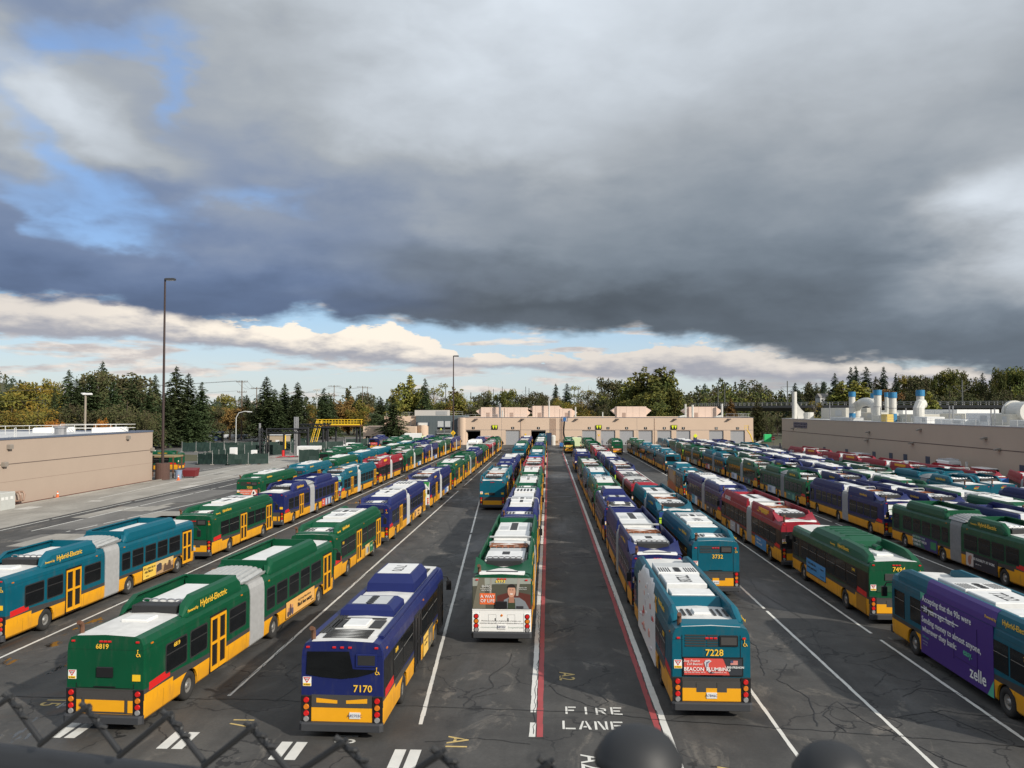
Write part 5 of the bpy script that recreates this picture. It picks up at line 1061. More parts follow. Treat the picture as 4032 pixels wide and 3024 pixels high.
tn2 = thing('tan_lobby', 'single-storey tan lobby with dark windows under the pine branches', 'building', (0, 236, 0)); a, zt = at_y(1430, 1679, 236); b_ = at_y(1636, 1679, 236)[0]
mb = MB(); mb.box(a, b_, 0, 9, 0, zt); mb.build('wall', stucco, tn2)
for k in range(6):
    c = at_y(1440+26*k, 1700, 236)[0]; MB().box(c, c+1.4, -.04, 0, .9, 2.6).build('window', M['glass'], tn2)
# person on the balcony and by door five
def person(label, x, y, z, rz, shirt, legs, hair=(.03, .02, .015)):
    t = thing('person', label, 'person', (x, y, z), rz)
    J = [(0, 0, .93), (0, 0, 1.15), (0, .01, 1.38), (0, .0, 1.50), (0, .03, 1.60), (0, .03, 1.72), (.18, 0, 1.40), (.25, .0, 1.12), (.24, .10, .88), (-.18, 0, 1.40), (-.25, .0, 1.12), (-.24, .10, .88), (.10, 0, .88), (.11, .02, .48), (.11, -.01, .09), (.11, .13, .03), (-.10, 0, .88), (-.11, .02, .48), (-.11, -.01, .09), (-.11, .13, .03)]
    Ed = [(0, 1), (1, 2), (2, 3), (3, 4), (4, 5), (2, 6), (6, 7), (7, 8), (2, 9), (9, 10), (10, 11), (0, 12), (12, 13), (13, 14), (14, 15), (0, 16), (16, 17), (17, 18), (18, 19)]
    Rd = [.15, .14, .15, .06, .085, .09, .07, .05, .035, .07, .05, .035, .10, .07, .045, .04, .10, .07, .045, .04]
    me = bpy.data.meshes.new('body'); me.from_pydata(J, Ed, []); o = bpy.data.objects.new('body', me); COL.objects.link(o)
    sk = o.modifiers.new('skin', 'SKIN'); o.modifiers.new('sub', 'SUBSURF').levels = 1
    for v, r in zip(me.skin_vertices[0].data, Rd): v.radius = (r, r)
    me.skin_vertices[0].data[0].use_root = True
    dg = bpy.context.evaluated_depsgraph_get(); m2 = bpy.data.meshes.new_from_object(o.evaluated_get(dg)); bpy.data.objects.remove(o)
    for m in (mat('cloth_%s' % str(shirt), shirt, .8), mat('cloth_%s' % str(legs), legs, .8), mat('skin', (.5, .3, .22), .6)): m2.materials.append(m)
    for p in m2.polygons: p.material_index = 2 if (p.center.z > 1.50 or (p.center.z < .95 and abs(p.center.x) > .2)) else 0 if p.center.z > .95 else 1; p.use_smooth = True
    link('body', m2, t)
    mb = MB(); mb.lathe_z([(0, .098), (.06, .10), (.11, .08), (.14, .0)], (0, .02, 1.68), 10); mb.build('hair', mat('hair_dark', hair, .7), t); return t
x, z = at_y(1735, 1690, 239); person('person in a lime safety vest leaning on the office balcony', x, 239.6, 3.22, math.pi, (.55, .62, .05), (.03, .03, .04))
x, z = at_y(2372, 1740, 236.5); person('person in blue-grey overalls standing beside roller door five', x, 236.5, 0, .4, (.16, .18, .22), (.15, .17, .21))
# --- side building at the right
XB = 62.; YB0, YB1 = 40., 221.
rb = thing('supply_building', 'long beige supply building with parapet and crowded plant on its roof', 'building', (XB, 0, 0)); RH = 7.85
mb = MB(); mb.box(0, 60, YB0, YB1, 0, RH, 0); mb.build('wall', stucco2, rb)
mb = MB(); mb.box(-.06, .5, YB0, YB1+.06, RH, RH+.14); mb.box(.5, 60, YB1-.5, YB1+.06, RH, RH+.14); mb.build('parapet_cap', mat('cap_grey', (.42, .42, .43), .5), rb)
mb = MB(); mb.box(.55, 60, YB0, YB1-.55, RH+.005, RH+.02); mb.build('roof', membrane, rb)
mb = MB(); mb.box(-.025, 0, YB0, YB1, 4.62, 4.74); mb.build('wall_seam', seam, rb)
for u, v0 in ((3072, 1745), (3246, 1760), (3334, 1768), (3441.5, 1778), (3508, 1783), (3565, 1788), (3653, 1797), (4028, 1832)):
    y, z = at_x(u, v0, XB); mb = MB(); mb.box(-.05, 0, y-.75, y+.75, 0, z); d = mb.build('side_door', navy, rb)
for u, v in ((3124, 1688), (3423, 1703), (3882, 1728), (3625, 1694), (3417, 1735), (3594, 1747), (3935, 1772)):
    y, z = at_x(u, v, XB); mb = MB(); mb.loft([[(0, y-.4, z), (0, y+.4, z), (0, y+.4, z+.3), (0, y-.4, z+.3)], [(-.7, y-.3, z-.1), (-.7, y+.3, z-.1), (-.7, y+.3, z+.1), (-.7, y-.3, z+.1)]]); mb.build('wall_lamp', mat('lamp_beige', (.25, .22, .19), .6), rb)
y0_, z1_ = at_x(3125, 1661, XB); y1_, z0_ = at_x(3178, 1687, XB)
mb = MB(); mb.box(-.08, 0, min(y0_, y1_), max(y0_, y1_), z0_, z1_); s_ = mb.build('name_sign', mat('sign_navy', (.035, .045, .10), .5), rb)
w_ = abs(y0_-y1_); hgt = z1_-z0_; mb = MB(); put_text(mb, 'Component Supply Center', 1., 'left', (0, 0, 0), bold=.01); vs = mb.v; wid = max(v[1] for v in vs)-min(v[1] for v in vs); k = w_*.94/wid; yc = (y0_+y1_)/2
mb.v = [(-.09, yc+v[1]*k, z1_-hgt*.28+v[2]*hgt*.34) for v in vs]; mb.build('lettering', M['white'], s_)
mb = MB(); put_text(mb, '11000 E. Marginal Wy S.', 1., 'left', (0, 0, 0), bold=.01); vs = mb.v; wid = max(v[1] for v in vs)-min(v[1] for v in vs); k = w_*.94/wid
mb.v = [(-.09, yc+v[1]*k, z1_-hgt*.74+v[2]*hgt*.34) for v in vs]; mb.build('lettering', M['white'], s_)
def at_xo(u, v, X): y, z = at_x(u, v, X); return y, z
capb = mat('cap_blue', (.02, .17, .34), .5)
STK = [(3354.6, 1543, 23, 62, True, 'white stack with blue cap and blue foot, standing apart from the others'), (3455, 1536, 27, 64, False, 'white blue-capped stack carrying the arched duct'), (3439, 1549, 20, 72, False, 'thin blue-capped stack half hidden behind the duct stack'), (3492, 1545, 17, 72, False, 'slim blue-capped stack behind the yellow box'), (3514, 1545, 28, 61, True, 'stout white stack with blue cap and blue foot by the yellow box'), (3623, 1536, 28, 62, False, 'white blue-capped stack with a bent white duct at its foot')]
for u, v, wpx, X, foot, lb in STK:
    X += 5.5
    y, z = at_x(u, v, X); r = wpx/2/F*y; t = thing('exhaust_stack', lb, 'stack', (X, y, RH+.02), 0, 'capped stacks on the supply roof'); h = z-RH
    MB().cyl((0, 0, 0), (0, 0, h-1.1), r, n=18).build('shaft', pipew, t); MB().cyl((0, 0, h-1.1), (0, 0, h), r*1.15, n=18).build('cap', capb, t)
    MB().cyl((0, 0, h*.45), (0, 0, h*.47), r*1.06, n=18).build('band', steel, t)
    if foot: MB().cyl((0, 0, 0), (0, 0, 1.6), r*1.04, n=18).build('foot', capb, t)
y, z = at_x(3127.5, 1543, 64.); t = thing('tall_flue', 'plain white tall flue with a curved fan duct above the name sign', 'stack', (64., y, RH+.02))
MB().cyl((0, 0, 0), (0, 0, z-RH), .62, n=16).build('shaft', pipew, t)
mb = MB(); mb.loft([[(0, -.3, 4.2), (.5, -.35, 4.2), (.5, .35, 4.2), (0, .3, 4.2)], [(.3, -.4, 2.8), (1.5, -.5, 2.6), (1.5, .5, 2.6), (.3, .4, 2.8)], [(.5, -.4, 1.2), (3.0, -.5, 1.2), (3.0, .5, 1.2), (.5, .4, 1.2)], [(.6, -.5, .1), (3.6, -.6, .1), (3.6, .6, .1), (.6, .5, .1)]]); mb.build('duct', pipew, t)
MB().cyl((3.6, 0, 0), (3.6, 0, 1.7), 1.3, n=16).build('fan_drum', pipew, t)
y, z = at_x(3410, 1585, 69.5); t = thing('arched_duct', 'thick white arched duct joining two roof units', 'duct', (69.5, y, RH+.02)); r = .95
ya = at_x(3372, 1600, 69.5)[0]-y; yb = at_x(3450, 1600, 69.5)[0]-y; mb = MB(); mb.tube([(0, ya, 0), (0, ya, 2.2)]+[(0, (ya+yb)/2+(ya-yb)/2*math.cos(q), 2.2+1.9*math.sin(q)) for q in [k*.35 for k in range(1, 9)]]+[(0, yb, 2.), (0, yb, 0)], r, 14); mb.build('duct', pipew, t)
y, z = at_x(3617, 1590, 66.5); mb = MB(); mb.tube([(0, 0, 0), (0, 0, 2.6), (.4, .3, 3.3), (1.0, .6, 3.5)], .95, 14); mb.build('bent_duct', pipew, None, (66.5, y, RH+.02), label='bent white duct rising beside a blue-capped stack', category='duct')
def rbox(u0, u1, v, X, dep, m, lb, nm='roof_unit', door=False):
    X += 5.5
    ya, z = at_x(u0, v, X); yb = at_x(u1, v, X)[0]; t = thing(nm, lb, 'roof unit', (X, (ya+yb)/2, RH+.02)); w = abs(ya-yb)/2; h = max(.5, z-RH)
    MB().cbox(0, dep, -w, w, 0, h, .06).build('housing', m, t)
    mb = MB(); mb.box(-.04, 0, -w*.7, -w*.2, h*.3, h*.8); mb.build('vent_panel', M['unitg'], t)
    if w > 4:
        mb = MB(); mb.box(-.03, 0, -w+.2, -w+.24, .1, h-.1); mb.box(-.03, 0, w*.3, w*.3+.05, .1, h-.1); mb.build('panel_joint', M['unitg'], t)
    return t
crm = mat('unit_cream', (.52, .50, .44), .7)
RB = [(3233, 3330, 1607, 66, 8, crm, 'cream roof cabin with a small window near the tall white flue'), (3270, 3345, 1643, 60, 3, M['unitg'], 'low grey unit before the cream cabin'), (3366, 3446, 1624, 66, 5, crm, 'cream unit under the arched duct'), (3405, 3555, 1616, 74, 7, M['unit'], 'white louvred unit behind the stout stack'), (3436, 3520, 1635, 62, 4, crm, 'cream box left of the yellow box'), (3540, 3620, 1631, 63, 5, crm, 'cream unit before the bent duct'), (3600, 3650, 1641, 59.5, 3, M['unit'], 'small white framed unit with pipes'), (3637, 3768, 1613, 74, 8, M['unit'], 'large pale unit behind the white slanted unit'), (3700, 3800, 1628, 66, 6, crm, 'cream roof cabin with dark window near the long grey unit'), (3680, 3800, 1650, 60, 3, M['unit'], 'low white slanted unit at the roof edge'), (3803, 3900, 1627, 62, 7, M['unit'], 'long grey-white unit with two shut doors'), (3905, 3975, 1630, 62, 7, crm, 'cream unit with slanted dark intake'), (3975, 4040, 1655, 59, 2, rail_m, 'low grey frame before the white drum')]
for q in RB: rbox(*q)
y, z = at_x(3494, 1650, 65.2); MB().cbox(-.6, .6, -1.4, 1.4, 0, 1.5, .05).build('yellow_cabinet', mat('cab_yellow', (.62, .45, .12), .6), None, (65.2, y, RH+.02), label='yellow box at the foot of the stout stack', category='cabinet')
y, z = at_x(4010, 1625, 70); t = thing('fan_drum', 'large white round fan drum at the near end of the supply roof', 'fan', (70, y, RH+.02)); MB().cyl((0, -3.2, 2.0), (0, .8, 2.0), 1.55, n=26).build('drum', pipew, t); MB().cyl((0, .8, 2.0), (0, 1.4, 2.0), 1.75, n=26).build('rim', pipew, t); MB().box(-1.4, 1.4, -2.5, 1.4, 0, .7).build('stand', rail_m, t)
for i, (u, v) in enumerate(((3752, 1598), (3567, 1608), (3468, 1605), (3902, 1613), (3916, 1610), (3738, 1599), (3267, 1585))):
    y, z = at_x(u, v, 66); MB().cyl((0, 0, 0), (0, 0, z-RH), .1, n=6).build('vent_pipe', steel, None, (66, y, RH+.02), label='thin steel vent pipe on the crowded supply roof', category='pipe', group='thin vent pipes on the supply roof')
t = thing('roof_railing', 'thin railing before the plant on the supply roof', 'railing', (XB+1.5, 0, RH+.02)); mb = MB(); railing(mb, [(0, 60, 0), (0, 175, 0)], 1.0, 3.5, .025); mb.build('rail', rail_m, t)
# vans between the reds and the side building
y, z = at_x(3700, 1880, 54.5); truck('work_van', 'white work van with ladder racks on its roof by the beige wall', 59.3, 122.5, .0, 5.9, 2.1, 2.7, vw, vw, van=True)
v_ = bpy.data.objects['work_van']; mb = MB()
for k in range(5): mb.box(-.85, .85, .5+.7*k, .55+.7*k, 2.72, 2.92)
mb.box(-.75, -.7, .4, 3.6, 2.9, 2.96); mb.box(.7, .75, .4, 3.6, 2.9, 2.96); mb.box(-.2, .4, .8, 2.2, 2.9, 3.05); mb.build('ladder_rack', M['alum'], v_)
truck('passenger_van', 'white van facing the camera by the beige wall near the white post', 59.4, 116.5, math.pi, 5.6, 2.0, 2.3, vw, vw, van=True)
truck('panel_van', 'pale silver van behind the second red articulated bus', 57., 150., .2, 5.8, 2.1, 2.35, mat('van_silver', (.48, .50, .52), .35), vw, van=True)
truck('pickup_truck', 'white pickup with dark rear glass between navy side doors', 58.3, 133.5, 0., 5.3, 1.9, 1.9, vw, vw, van=True)
y, z = at_x(3806, 1834, 61); MB().box(-.12, .12, -.12, .12, 0, 2.6).build('white_post', vw, None, (61, y, 0), label='slim white post by the beige wall', category='post')
# --- low flat-roofed building at the left
XL = -57.9; LB1 = 116.6; LH = 7.0
lb_ = thing('flat_roofed_building', 'low tan flat-roofed building with a navy roof edge beside the concrete strip', 'building', (XL, 0, 0))
MB().box(-45, 0, 30, LB1, 0, LH).build('wall', mat('stucco_pink', (.385, .305, .245), .9, var=.06, scale=.3, bump=.15), lb_)
mb = MB(); mb.box(-.5, .07, 30, LB1+.07, LH, LH+.22); mb.box(-45, -.5, LB1-.4, LB1+.07, LH, LH+.22); mb.build('parapet_cap', flash_, lb_); MB().box(-45, -.5, 30, LB1-.4, LH+.005, LH+.05).build('roof', mat('roof_cool', (.50, .50, .50), .8, var=.2, scale=.4), lb_)
mb = MB(); mb.box(0, .02, 30, LB1, 4.35, 4.43); mb.build('wall_seam', seam, lb_); mb = MB(); mb.box(0, .012, 30, LB1, 2.5, 2.53); mb.build('wall_seam', mat('seam_soft', (.26, .19, .155), .9), lb_)
for u, v in ((33, 1757), (12, 1826), (595, 1768), (500, 1721)):
    y, z = at_x(u, v, XL); mb = MB(); mb.cbox(0, .4, y-.3, y+.3, z-.3, z+.2, .06); mb.build('wall_lamp', mat('lamp_beige', (.25, .22, .19), .6), lb_)
t = thing('roof_railing', 'white guard railing round the flat roof at the left', 'railing', (XL, 0, LH+.05)); mb = MB(); railing(mb, [(-14, 76, 0), (-14.5, 96, 0), (-1.8, LB1-1.5, 0), (-12, LB1-3, 0)], 1.1, 2.6, .04); railing(mb, [(-1.5, 88, 0), (-4, 92, 0)], 1.1, 2.5, .04); mb.build('rail', mat('rail_white', (.62, .62, .6), .5), t)
for (u, v, X, l, lb) in ((215, 1690, -70, 3.4, 'long white skylight on the flat roof, nearer one'), (435, 1693, -62, 3.0, 'long white skylight on the flat roof near its far corner')):
    y, z = at_x(u, v, X); MB().cbox(-1., 1., -l, l, 0, max(.7, z-LH), .15).build('skylight', vw, None, (X, y, LH+.05), label=lb, category='skylight')
y, z = at_x(238, 1700, -62.5); MB().lathe_z([(0, .7), (.8, .7), (.85, .85), (1.05, .85), (1.1, .0)], (0, 0, 0)).build('roof_fan', steel, None, (-62.5, y, LH+.05), label='round steel roof fan between the skylights', category='fan')
# things along the foot of that wall
sheet('mulch_bed', [(-57.9, 84), (-56.6, 84), (-56.6, 116), (-57.9, 116)], .01, rough_ground('mulch', (.10, .03, .02), (.14, .05, .03), (.06, .02, .015), 1.5))
mb = MB(); mb.box(-56.6, -56.4, 20, 117, 0, .14); mb.build('kerb', conc, kind='structure')
x, y = at_z(52, 2004); t = thing('utility_cabinet', 'pale grey double utility cabinet with warning labels at the wall foot', 'cabinet', (-56.4, 81.4, 0)); MB().cbox(-.9, .9, -1.15, 1.15, 0, 1.75, .05).build('housing', mat('cabinet_grey', (.45, .46, .44), .6), t)
for k in (-.8, -.2, .6): MB().box(.9, .92, k-.2, k+.2, 1.0, 1.3).build('warning_label', M['unit'], t)
t = thing('pipe_riser', 'pair of capped pipe risers on the wall beside the grey cabinet', 'pipes', (-57.4, 86.2, 0))
for k in (-.35, .35): MB().tube([(-.4, k, 1.3), (.1, k, 1.3), (.25, k, 1.0), (.25, k*.6, .4), (-.4, k*.6, .3)], .12, 8).build('riser', mat('riser_tan', (.3, .2, .15), .6), t)
def cone(lb, x, y):
    t = thing('traffic_cone', lb, 'cone', (x, y, 0)); MB().cbox(-.22, .22, -.22, .22, 0, .06, .02).build('base', mat('cone_orange', (.72, .13, .02), .6), t); MB().lathe_z([(.06, .17), (.8, .04), (.81, 0)], (0, 0, 0)).build('body', mat('cone_orange', (.72, .13, .02), .6), t); MB().lathe_z([(.38, .112), (.6, .078)], (0, 0, 0)).build('band', M['white'], t)
cone('orange traffic cone with white band on the red mulch bed', -57.0, 92.3); cone('orange traffic cone at the foot of the tall light mast', -53.8, 116.2)
# tall light masts
def mast(x, y, h, lb, col=(.035, .020, .018)):
    t = thing('light_mast', lb, 'light mast', (x, y, 0)); m = mat('mast_brown', col, .6); MB().cyl((0, 0, 0), (0, 0, h), .23, .13, 10).build('pole', m, t)
    MB().cyl((0, 0, 0), (0, 0, 2.4), 1.0 if h > 27 else .5, n=18).build('footing', mat('footing_rust', (.09, .05, .04), .9, var=.3), t)
    MB().cbox(.1, 1.5, -.35, .35, h-.25, h+.05, .08).build('lamp_head', M['bumper'], t); MB().box(.3, 1.4, -.3, .3, h-.29, h-.25).build('lens', M['unit'], t); return t
mast(-56.75, 117.4, 29.6, 'tall dark brown light mast at the corner of the flat-roofed building'); mast(at_y(1785, 1700, 230)[0], 230, 25.6, 'tall dark light mast before the slate office wing')
# shelter, skip and bin behind the corner
t = thing('trash_shelter', 'rusty open shelter with flat roof behind the light mast', 'shelter', (-58.6, 121, 0)); MB().box(-2.2, 2.6, -1.5, 1.5, 3.1, 3.35).build('roof', mat('shelter_ochre', (.26, .19, .1), .8), t)
for a_, b__ in ((-2.1, -1.4), (2.4, -1.4), (-2.1, 1.4), (2.4, 1.4)): MB().box(a_-.08, a_+.08, b__-.08, b__+.08, 0, 3.1).build('post', M['rust'], t)
t = thing('waste_skip', 'dark red wheeled waste skip by the rusty shelter', 'skip', (-54.2, 121.2, 0)); t.scale = (.58, .7, .75); MB().loft([[(-1.5, -1, .25), (1.5, -1, .25), (1.5, 1, .25), (-1.5, 1, .25)], [(-1.8, -1.1, 1.5), (1.8, -1.1, 1.5), (1.8, 1.1, 1.9), (-1.8, 1.1, 1.9)]]).build('bin', mat('skip_red', (.16, .015, .018), .6), t)
for a_ in (-1.2, 1.2): MB().cyl((a_, -.9, .14), (a_+.12, -.9, .14), .14, n=10).build('wheel', M['tyre'], t)
t = thing('waste_barrel', 'blue-grey plastic barrel beside the red skip', 'barrel', (-54.9, 118.6, 0)); MB().lathe_z([(0, .42), (1.2, .5), (1.25, .55), (1.3, .5)], (0, 0, 0)).build('tub', mat('barrel_blue', (.2, .26, .36), .6), t)
# --- green construction screens and barriers
scr = mat('screen_green', (.007, .027, .021), .7, var=.35, scale=1.2, bump=.4)
def screen(lb, pts, h=2.1, m=scr):
    t = thing('screen_fence', lb, 'screen fence', (pts[0][0], pts[0][1], 0), 0, 'green construction screens'); ox, oy = pts[0]; r = random.Random(len(lb))
    for (a, b_) in zip(pts, pts[1:]):
        n = max(1, int(math.dist(a, b_)/3.2)); mb = MB(); vs = []; q = n*6
        for k in range(q+1):
            x = a[0]+(b_[0]-a[0])*k/q-ox; y = a[1]+(b_[1]-a[1])*k/q-oy; d = r.uniform(-.12, .12) if k % 6 else 0; sag = -r.uniform(0, .22) if k % 6 else 0
            vs += [(x, y+d, .12), (x, y-d*.8, h*.5), (x, y+d*.5, h+sag)]
        mb.add(vs, [f for k in range(q) for f in ((3*k, 3*k+3, 3*k+4, 3*k+1), (3*k+1, 3*k+4, 3*k+5, 3*k+2))]); mb.build('screen_cloth', m, t)
        for k in range(n+1):
            x = a[0]+(b_[0]-a[0])*k/n-ox; y = a[1]+(b_[1]-a[1])*k/n-oy; MB().cyl((x, y-.06, 0), (x, y-.06, h+.15), .035, n=5).build('post', rail_m, t)
            MB().box(x-.3, x+.3, y-.4, y+.3, 0, .12).build('foot_block', conc, t)
screen('green mesh screen nearest the yard lines, with the white cabinet behind', [(-65.8, 150), (-59.5, 148.5), (-52.7, 151.1)]); screen('green screen panel returning beside the gantry', [(-65.8, 150), (-66.5, 168)])
screen('green mesh screen beside the white container', [(-48.2, 155), (-44.5, 156), (-44.2, 172)], 2.6); screen('long rumpled green screen along the verge', [(-89, 194), (-76, 196), (-62, 205)], 2.4)
screen('far green screen before the bus shelter', [(-78, 221), (-66, 224)], 2.4); screen('green screen between gantry legs', [(-61, 190), (-50, 196)], 2.6); screen('darker green screen behind the vehicle yard', [(-54, 214), (-44, 222), (-40, 232)], 2.6); screen('middle green screen row behind the white cabinet', [(-72, 178), (-60, 182)], 2.4)
for i, (u, v) in enumerate(((944, 1828), (990, 1824), (1020, 1828), (1027, 1818), (964, 1815))):
    x, y = at_z(u, v); t = thing('delineator', 'orange and white delineator post before the green screens', 'delineator', (x, y, 0), 0, 'orange delineator posts by the screens'); MB().lathe_z([(0, .3), (.08, .3), (.1, .09), (1.25, .07), (1.3, 0)], (0, 0, 0), 8).build('post', mat('cone_orange', (.72, .13, .02), .6), t)
    for k in (.7, 1.0): MB().cyl((0, 0, k), (0, 0, k+.14), .092, n=8).build('band', M['white'], t)
def cabinet(lb, u, v0, v1, w, Y, m, nm='site_cabinet'):
    x, z1 = at_y(u, v0, Y); z0 = max(0, at_y(u, v1, Y)[1]); t = thing(nm, lb, 'cabinet', (x, Y, 0)); MB().cbox(-w/2, w/2, -.6, .6, z0 if z0 < .6 else 0, z1, .05).build('housing', m, t); MB().box(-w*.4, w*.4, -.63, -.6, z1*.55, z1*.57).build('seam', M['unitg'], t)
cabinet('white upright cabinet with blue stripe behind the front screen', 920, 1762, 1793, 1.15, 162, vw); cabinet('small white box with red trim beside the gantry tower', 1001, 1772, 1793, .9, 168, vw)
x, z = at_y(1208, 1766, 157); t = thing('storage_container', 'white storage container raised beside the green screen', 'container', (x, 159, 0)); MB().cbox(-2.2, 2.0, -1.1, 1.4, 1.3, 3.1, .05).build('box', vw, t); MB().box(-1.6, 1.5, -.8, 1.0, .05, 1.3).build('stand', mat('stand_green', (.03, .05, .045), .8), t); MB().box(-1.98, -.1, -1.13, -1.1, 1.5, 2.9).build('door', M['unit'], t)
# black gantry frames and the yellow platform
blk = mat('steel_black', (.012, .013, .016), .5); yl = mat('safety_yellow', (.78, .50, .02), .5)
def lattice(mb, p0, p1, w, n):
    p0, p1 = Vector(p0), Vector(p1); d = (p1-p0); ax_ = d.normalized(); a = Vector((0, 0, 1)) if abs(ax_.z) < .5 else Vector((1, 0, 0)); b_ = ax_.cross(a).normalized(); a = b_.cross(ax_).normalized(); cs = [(a+b_)*w/2, (a-b_)*w/2, (-a-b_)*w/2, (-a+b_)*w/2]
    for c in cs: mb.cyl(p0+c, p1+c, .16, n=5)
    for k in range(n):
        for i in range(4):
            q0, q1 = p0+d*(k/n), p0+d*((k+1)/n); mb.cyl(q0+cs[i], q1+cs[(i+1) % 4], .09, n=4)
g = thing('gantry_frame', 'black lattice gantry with one lattice tower over the screened ground', 'gantry', (0, 180, 0)); X = lambda u: at_y(u, 1750, 180)[0]
for u in (1041,): lattice(mb := MB(), (X(u), 0, 0), (X(u), 0, 6.1), 1.5, 6); mb.build('tower', blk, g)
lattice(mb := MB(), (X(1056), 0, 5.5), (X(1180), 0, 5.5), .9, 7); mb.build('beam', blk, g)
for u in (1178, 1212): MB().cyl((X(u), 0, 0), (X(u), 0, 6), .32, n=6).build('leg', blk, g)
lattice(mb := MB(), (X(1180), 0, 5.6), (X(1214), 0, 5.6), .8, 2); mb.build('beam', blk, g)
g2 = thing('gantry_frame', 'second black gantry frame running back to the yellow platform', 'gantry', (0, 196, 0)); X2 = lambda u: at_y(u, 1750, 196)[0]
lattice(mb := MB(), (X2(1180), 0, 6.3), (X2(1300), 0, 6.3), .8, 8); mb.build('beam', blk, g2)
for u in (1272, 1290): MB().cyl((X2(u), 0, 0), (X2(u), 0, 6.2), .3, n=6).build('leg', blk, g2)
for u in (1160, 1166, 1172): MB().cyl((at_y(u, 1750, 184)[0], 184, 0), (at_y(u, 1750, 184)[0], 184, 8.6), .22, n=8).build('riser_pipe', steel, None, label='tall grey riser pipe in a trio beside the gantry', category='pipe', group='trio of grey riser pipes')
MB().cyl((at_y(1023, 1700, 181)[0], 181, 0), (at_y(1023, 1700, 181)[0], 181, 7.2), .25, n=8).build('riser_pipe', steel, None, label='single grey pipe post beside the lattice tower', category='pipe')
pf = thing('access_platform', 'yellow railed platform on black legs with a yellow stair', 'platform', (0, 205, 0)); X3 = lambda u: at_y(u, 1700, 205)[0]
xa, xb = X3(1253), X3(1423); mb = MB(); mb.box(xa, xb, -1.6, 1.6, 6.05, 6.45); mb.build('deck', mat('deck_rust', (.13, .055, .025), .8), pf)
mb = MB(); railing(mb, [(xa, -1.6, 6.4), (xb, -1.6, 6.4), (xb, 1.6, 6.4), (xa, 1.6, 6.4), (xa, -1.6, 6.4)], 1.35, 1.4, .075); mb.box(xa, xb, -1.66, -1.6, 6.35, 6.7); mb.build('railing', yl, pf)
for u in (1272, 1284, 1323, 1405, 1418): MB().cyl((X3(u), 0, 0), (X3(u), 0, 6.1), .26, n=6).build('leg', blk, pf)
mb = MB(); 
for k in (-.55, .55): mb.tube([(X3(1241)+k, -2.4, .2), (X3(1264)+k, -1.8, 6.5), (X3(1264)+k, -1.8, 7.6)], .12, 5); mb.tube([(X3(1238)+k, -2.4, 1.2), (X3(1262)+k, -1.8, 7.4)], .07, 4)
mb.build('stair_stringer', yl, pf); mb = MB()
for k in range(14): x_ = X3(1241)+(X3(1264)-X3(1241))*k/14; mb.box(x_-.5, x_+.5, -2.5+.04*k, -2.2+.04*k, .3+.44*k, .36+.44*k)
mb.build('stair_tread_plank', blk, pf)
x, z = at_y(1310, 1760, 202); truck('crew_truck', 'white crew-cab truck with amber roof lamp below the yellow platform', at_y(1296, 1750, 202)[0], 201, -math.pi/2, 6.6, 2.0, 2.6, vw, M['unit'], 1.6)
x, z = at_y(1088, 1740, 214); t = thing('site_hut', 'small beige site hut behind the black gantry', 'hut', (x, 214, 0)); hb = mat('hut_beige', (.40, .33, .24), .8)
MB().box(-2.5, 2.5, 0, 4, 0, 3.4).build('wall', hb, t); MB().box(-2.7, 2.7, -.2, 4.2, 3.4, 3.6).build('roof', M['unitg'], t); MB().box(-.2, .8, -.04, 0, 0, 2.2).build('door', vw, t); MB().box(-2.0, -1.2, -.04, 0, 1.2, 2.2).build('window', M['glass'], t)
x, z = at_y(1107, 1750, 176); t = thing('yellow_bollard', 'tall yellow-topped black post on the work slab', 'post', (x, 178, 0)); MB().cyl((0, 0, 0), (0, 0, 5), .28, n=8).build('post', M['rubber'], t); MB().cyl((.3, -.1, 1.6), (.3, -.1, 4.6), .14, n=8).build('guard', yl, t); MB().cyl((-.1, -.3, 0), (-.1, -.3, 1.3), .3, n=8).build('hydrant', M['red'], t)
sheet('work_slab', [(-61, 162), (-48, 166), (-47.5, 190), (-62, 186)], .014, conc)
r = random.Random(9)
t = thing('barrier_netting', 'crumpled bright pink-red netting lying on the work slab', 'netting', (-55, 170, .03))
mb = MB()
for i in range(26):
    a = r.uniform(-5, 4); b_ = (a+5)*.9+r.uniform(-1.5, 1.5); mb.add([(a, b_, r.uniform(0, .25)), (a+r.uniform(.8, 2.2), b_+r.uniform(0, .9), r.uniform(0, .3)), (a+r.uniform(.8, 2.2), b_+r.uniform(1, 1.9), r.uniform(0, .25)), (a+r.uniform(-.2, .4), b_+r.uniform(.8, 1.4), .05)], [(0, 1, 2, 3)])
mb.build('mesh_fold', mat('net_red', (.65, .05, .09), .6), t)
# box truck by the offices, lift and stop sign at the right end
truck('box_truck', 'white box truck with lime nose panel by the tan annex', at_y(1588, 1730, 224)[0], 227, -math.pi/2, 6.5, 2.3, 3.7, limev, vw, 3.7)
x, z = at_y(3045, 1745, 206); t = thing('stop_sign', 'red octagonal stop sign by the beige building corner', 'sign', (x, 206, 0)); MB().cyl((0, 0, 0), (0, 0, 3.2), .05, n=6).build('post', steel, t); MB().py([(.42*1.05*math.cos(R(22.5+45*k)), 3.1+.45*math.sin(R(22.5+45*k))) for k in range(8)], -.06, -.03).build('plate', M['red'], t)
mb = MB(); put_text(mb, 'STOP', .32, 'rear', (0, -.065, 3.1), bold=.01); mb.build('lettering', M['white'], t)
x, z = at_y(3028, 1740, 205); t = thing('articulating_lift', 'bright green and white articulated lift beyond the last buses', 'lift', (x, 207, 0)); gn = mat('lift_green', (.03, .50, .15), .5)
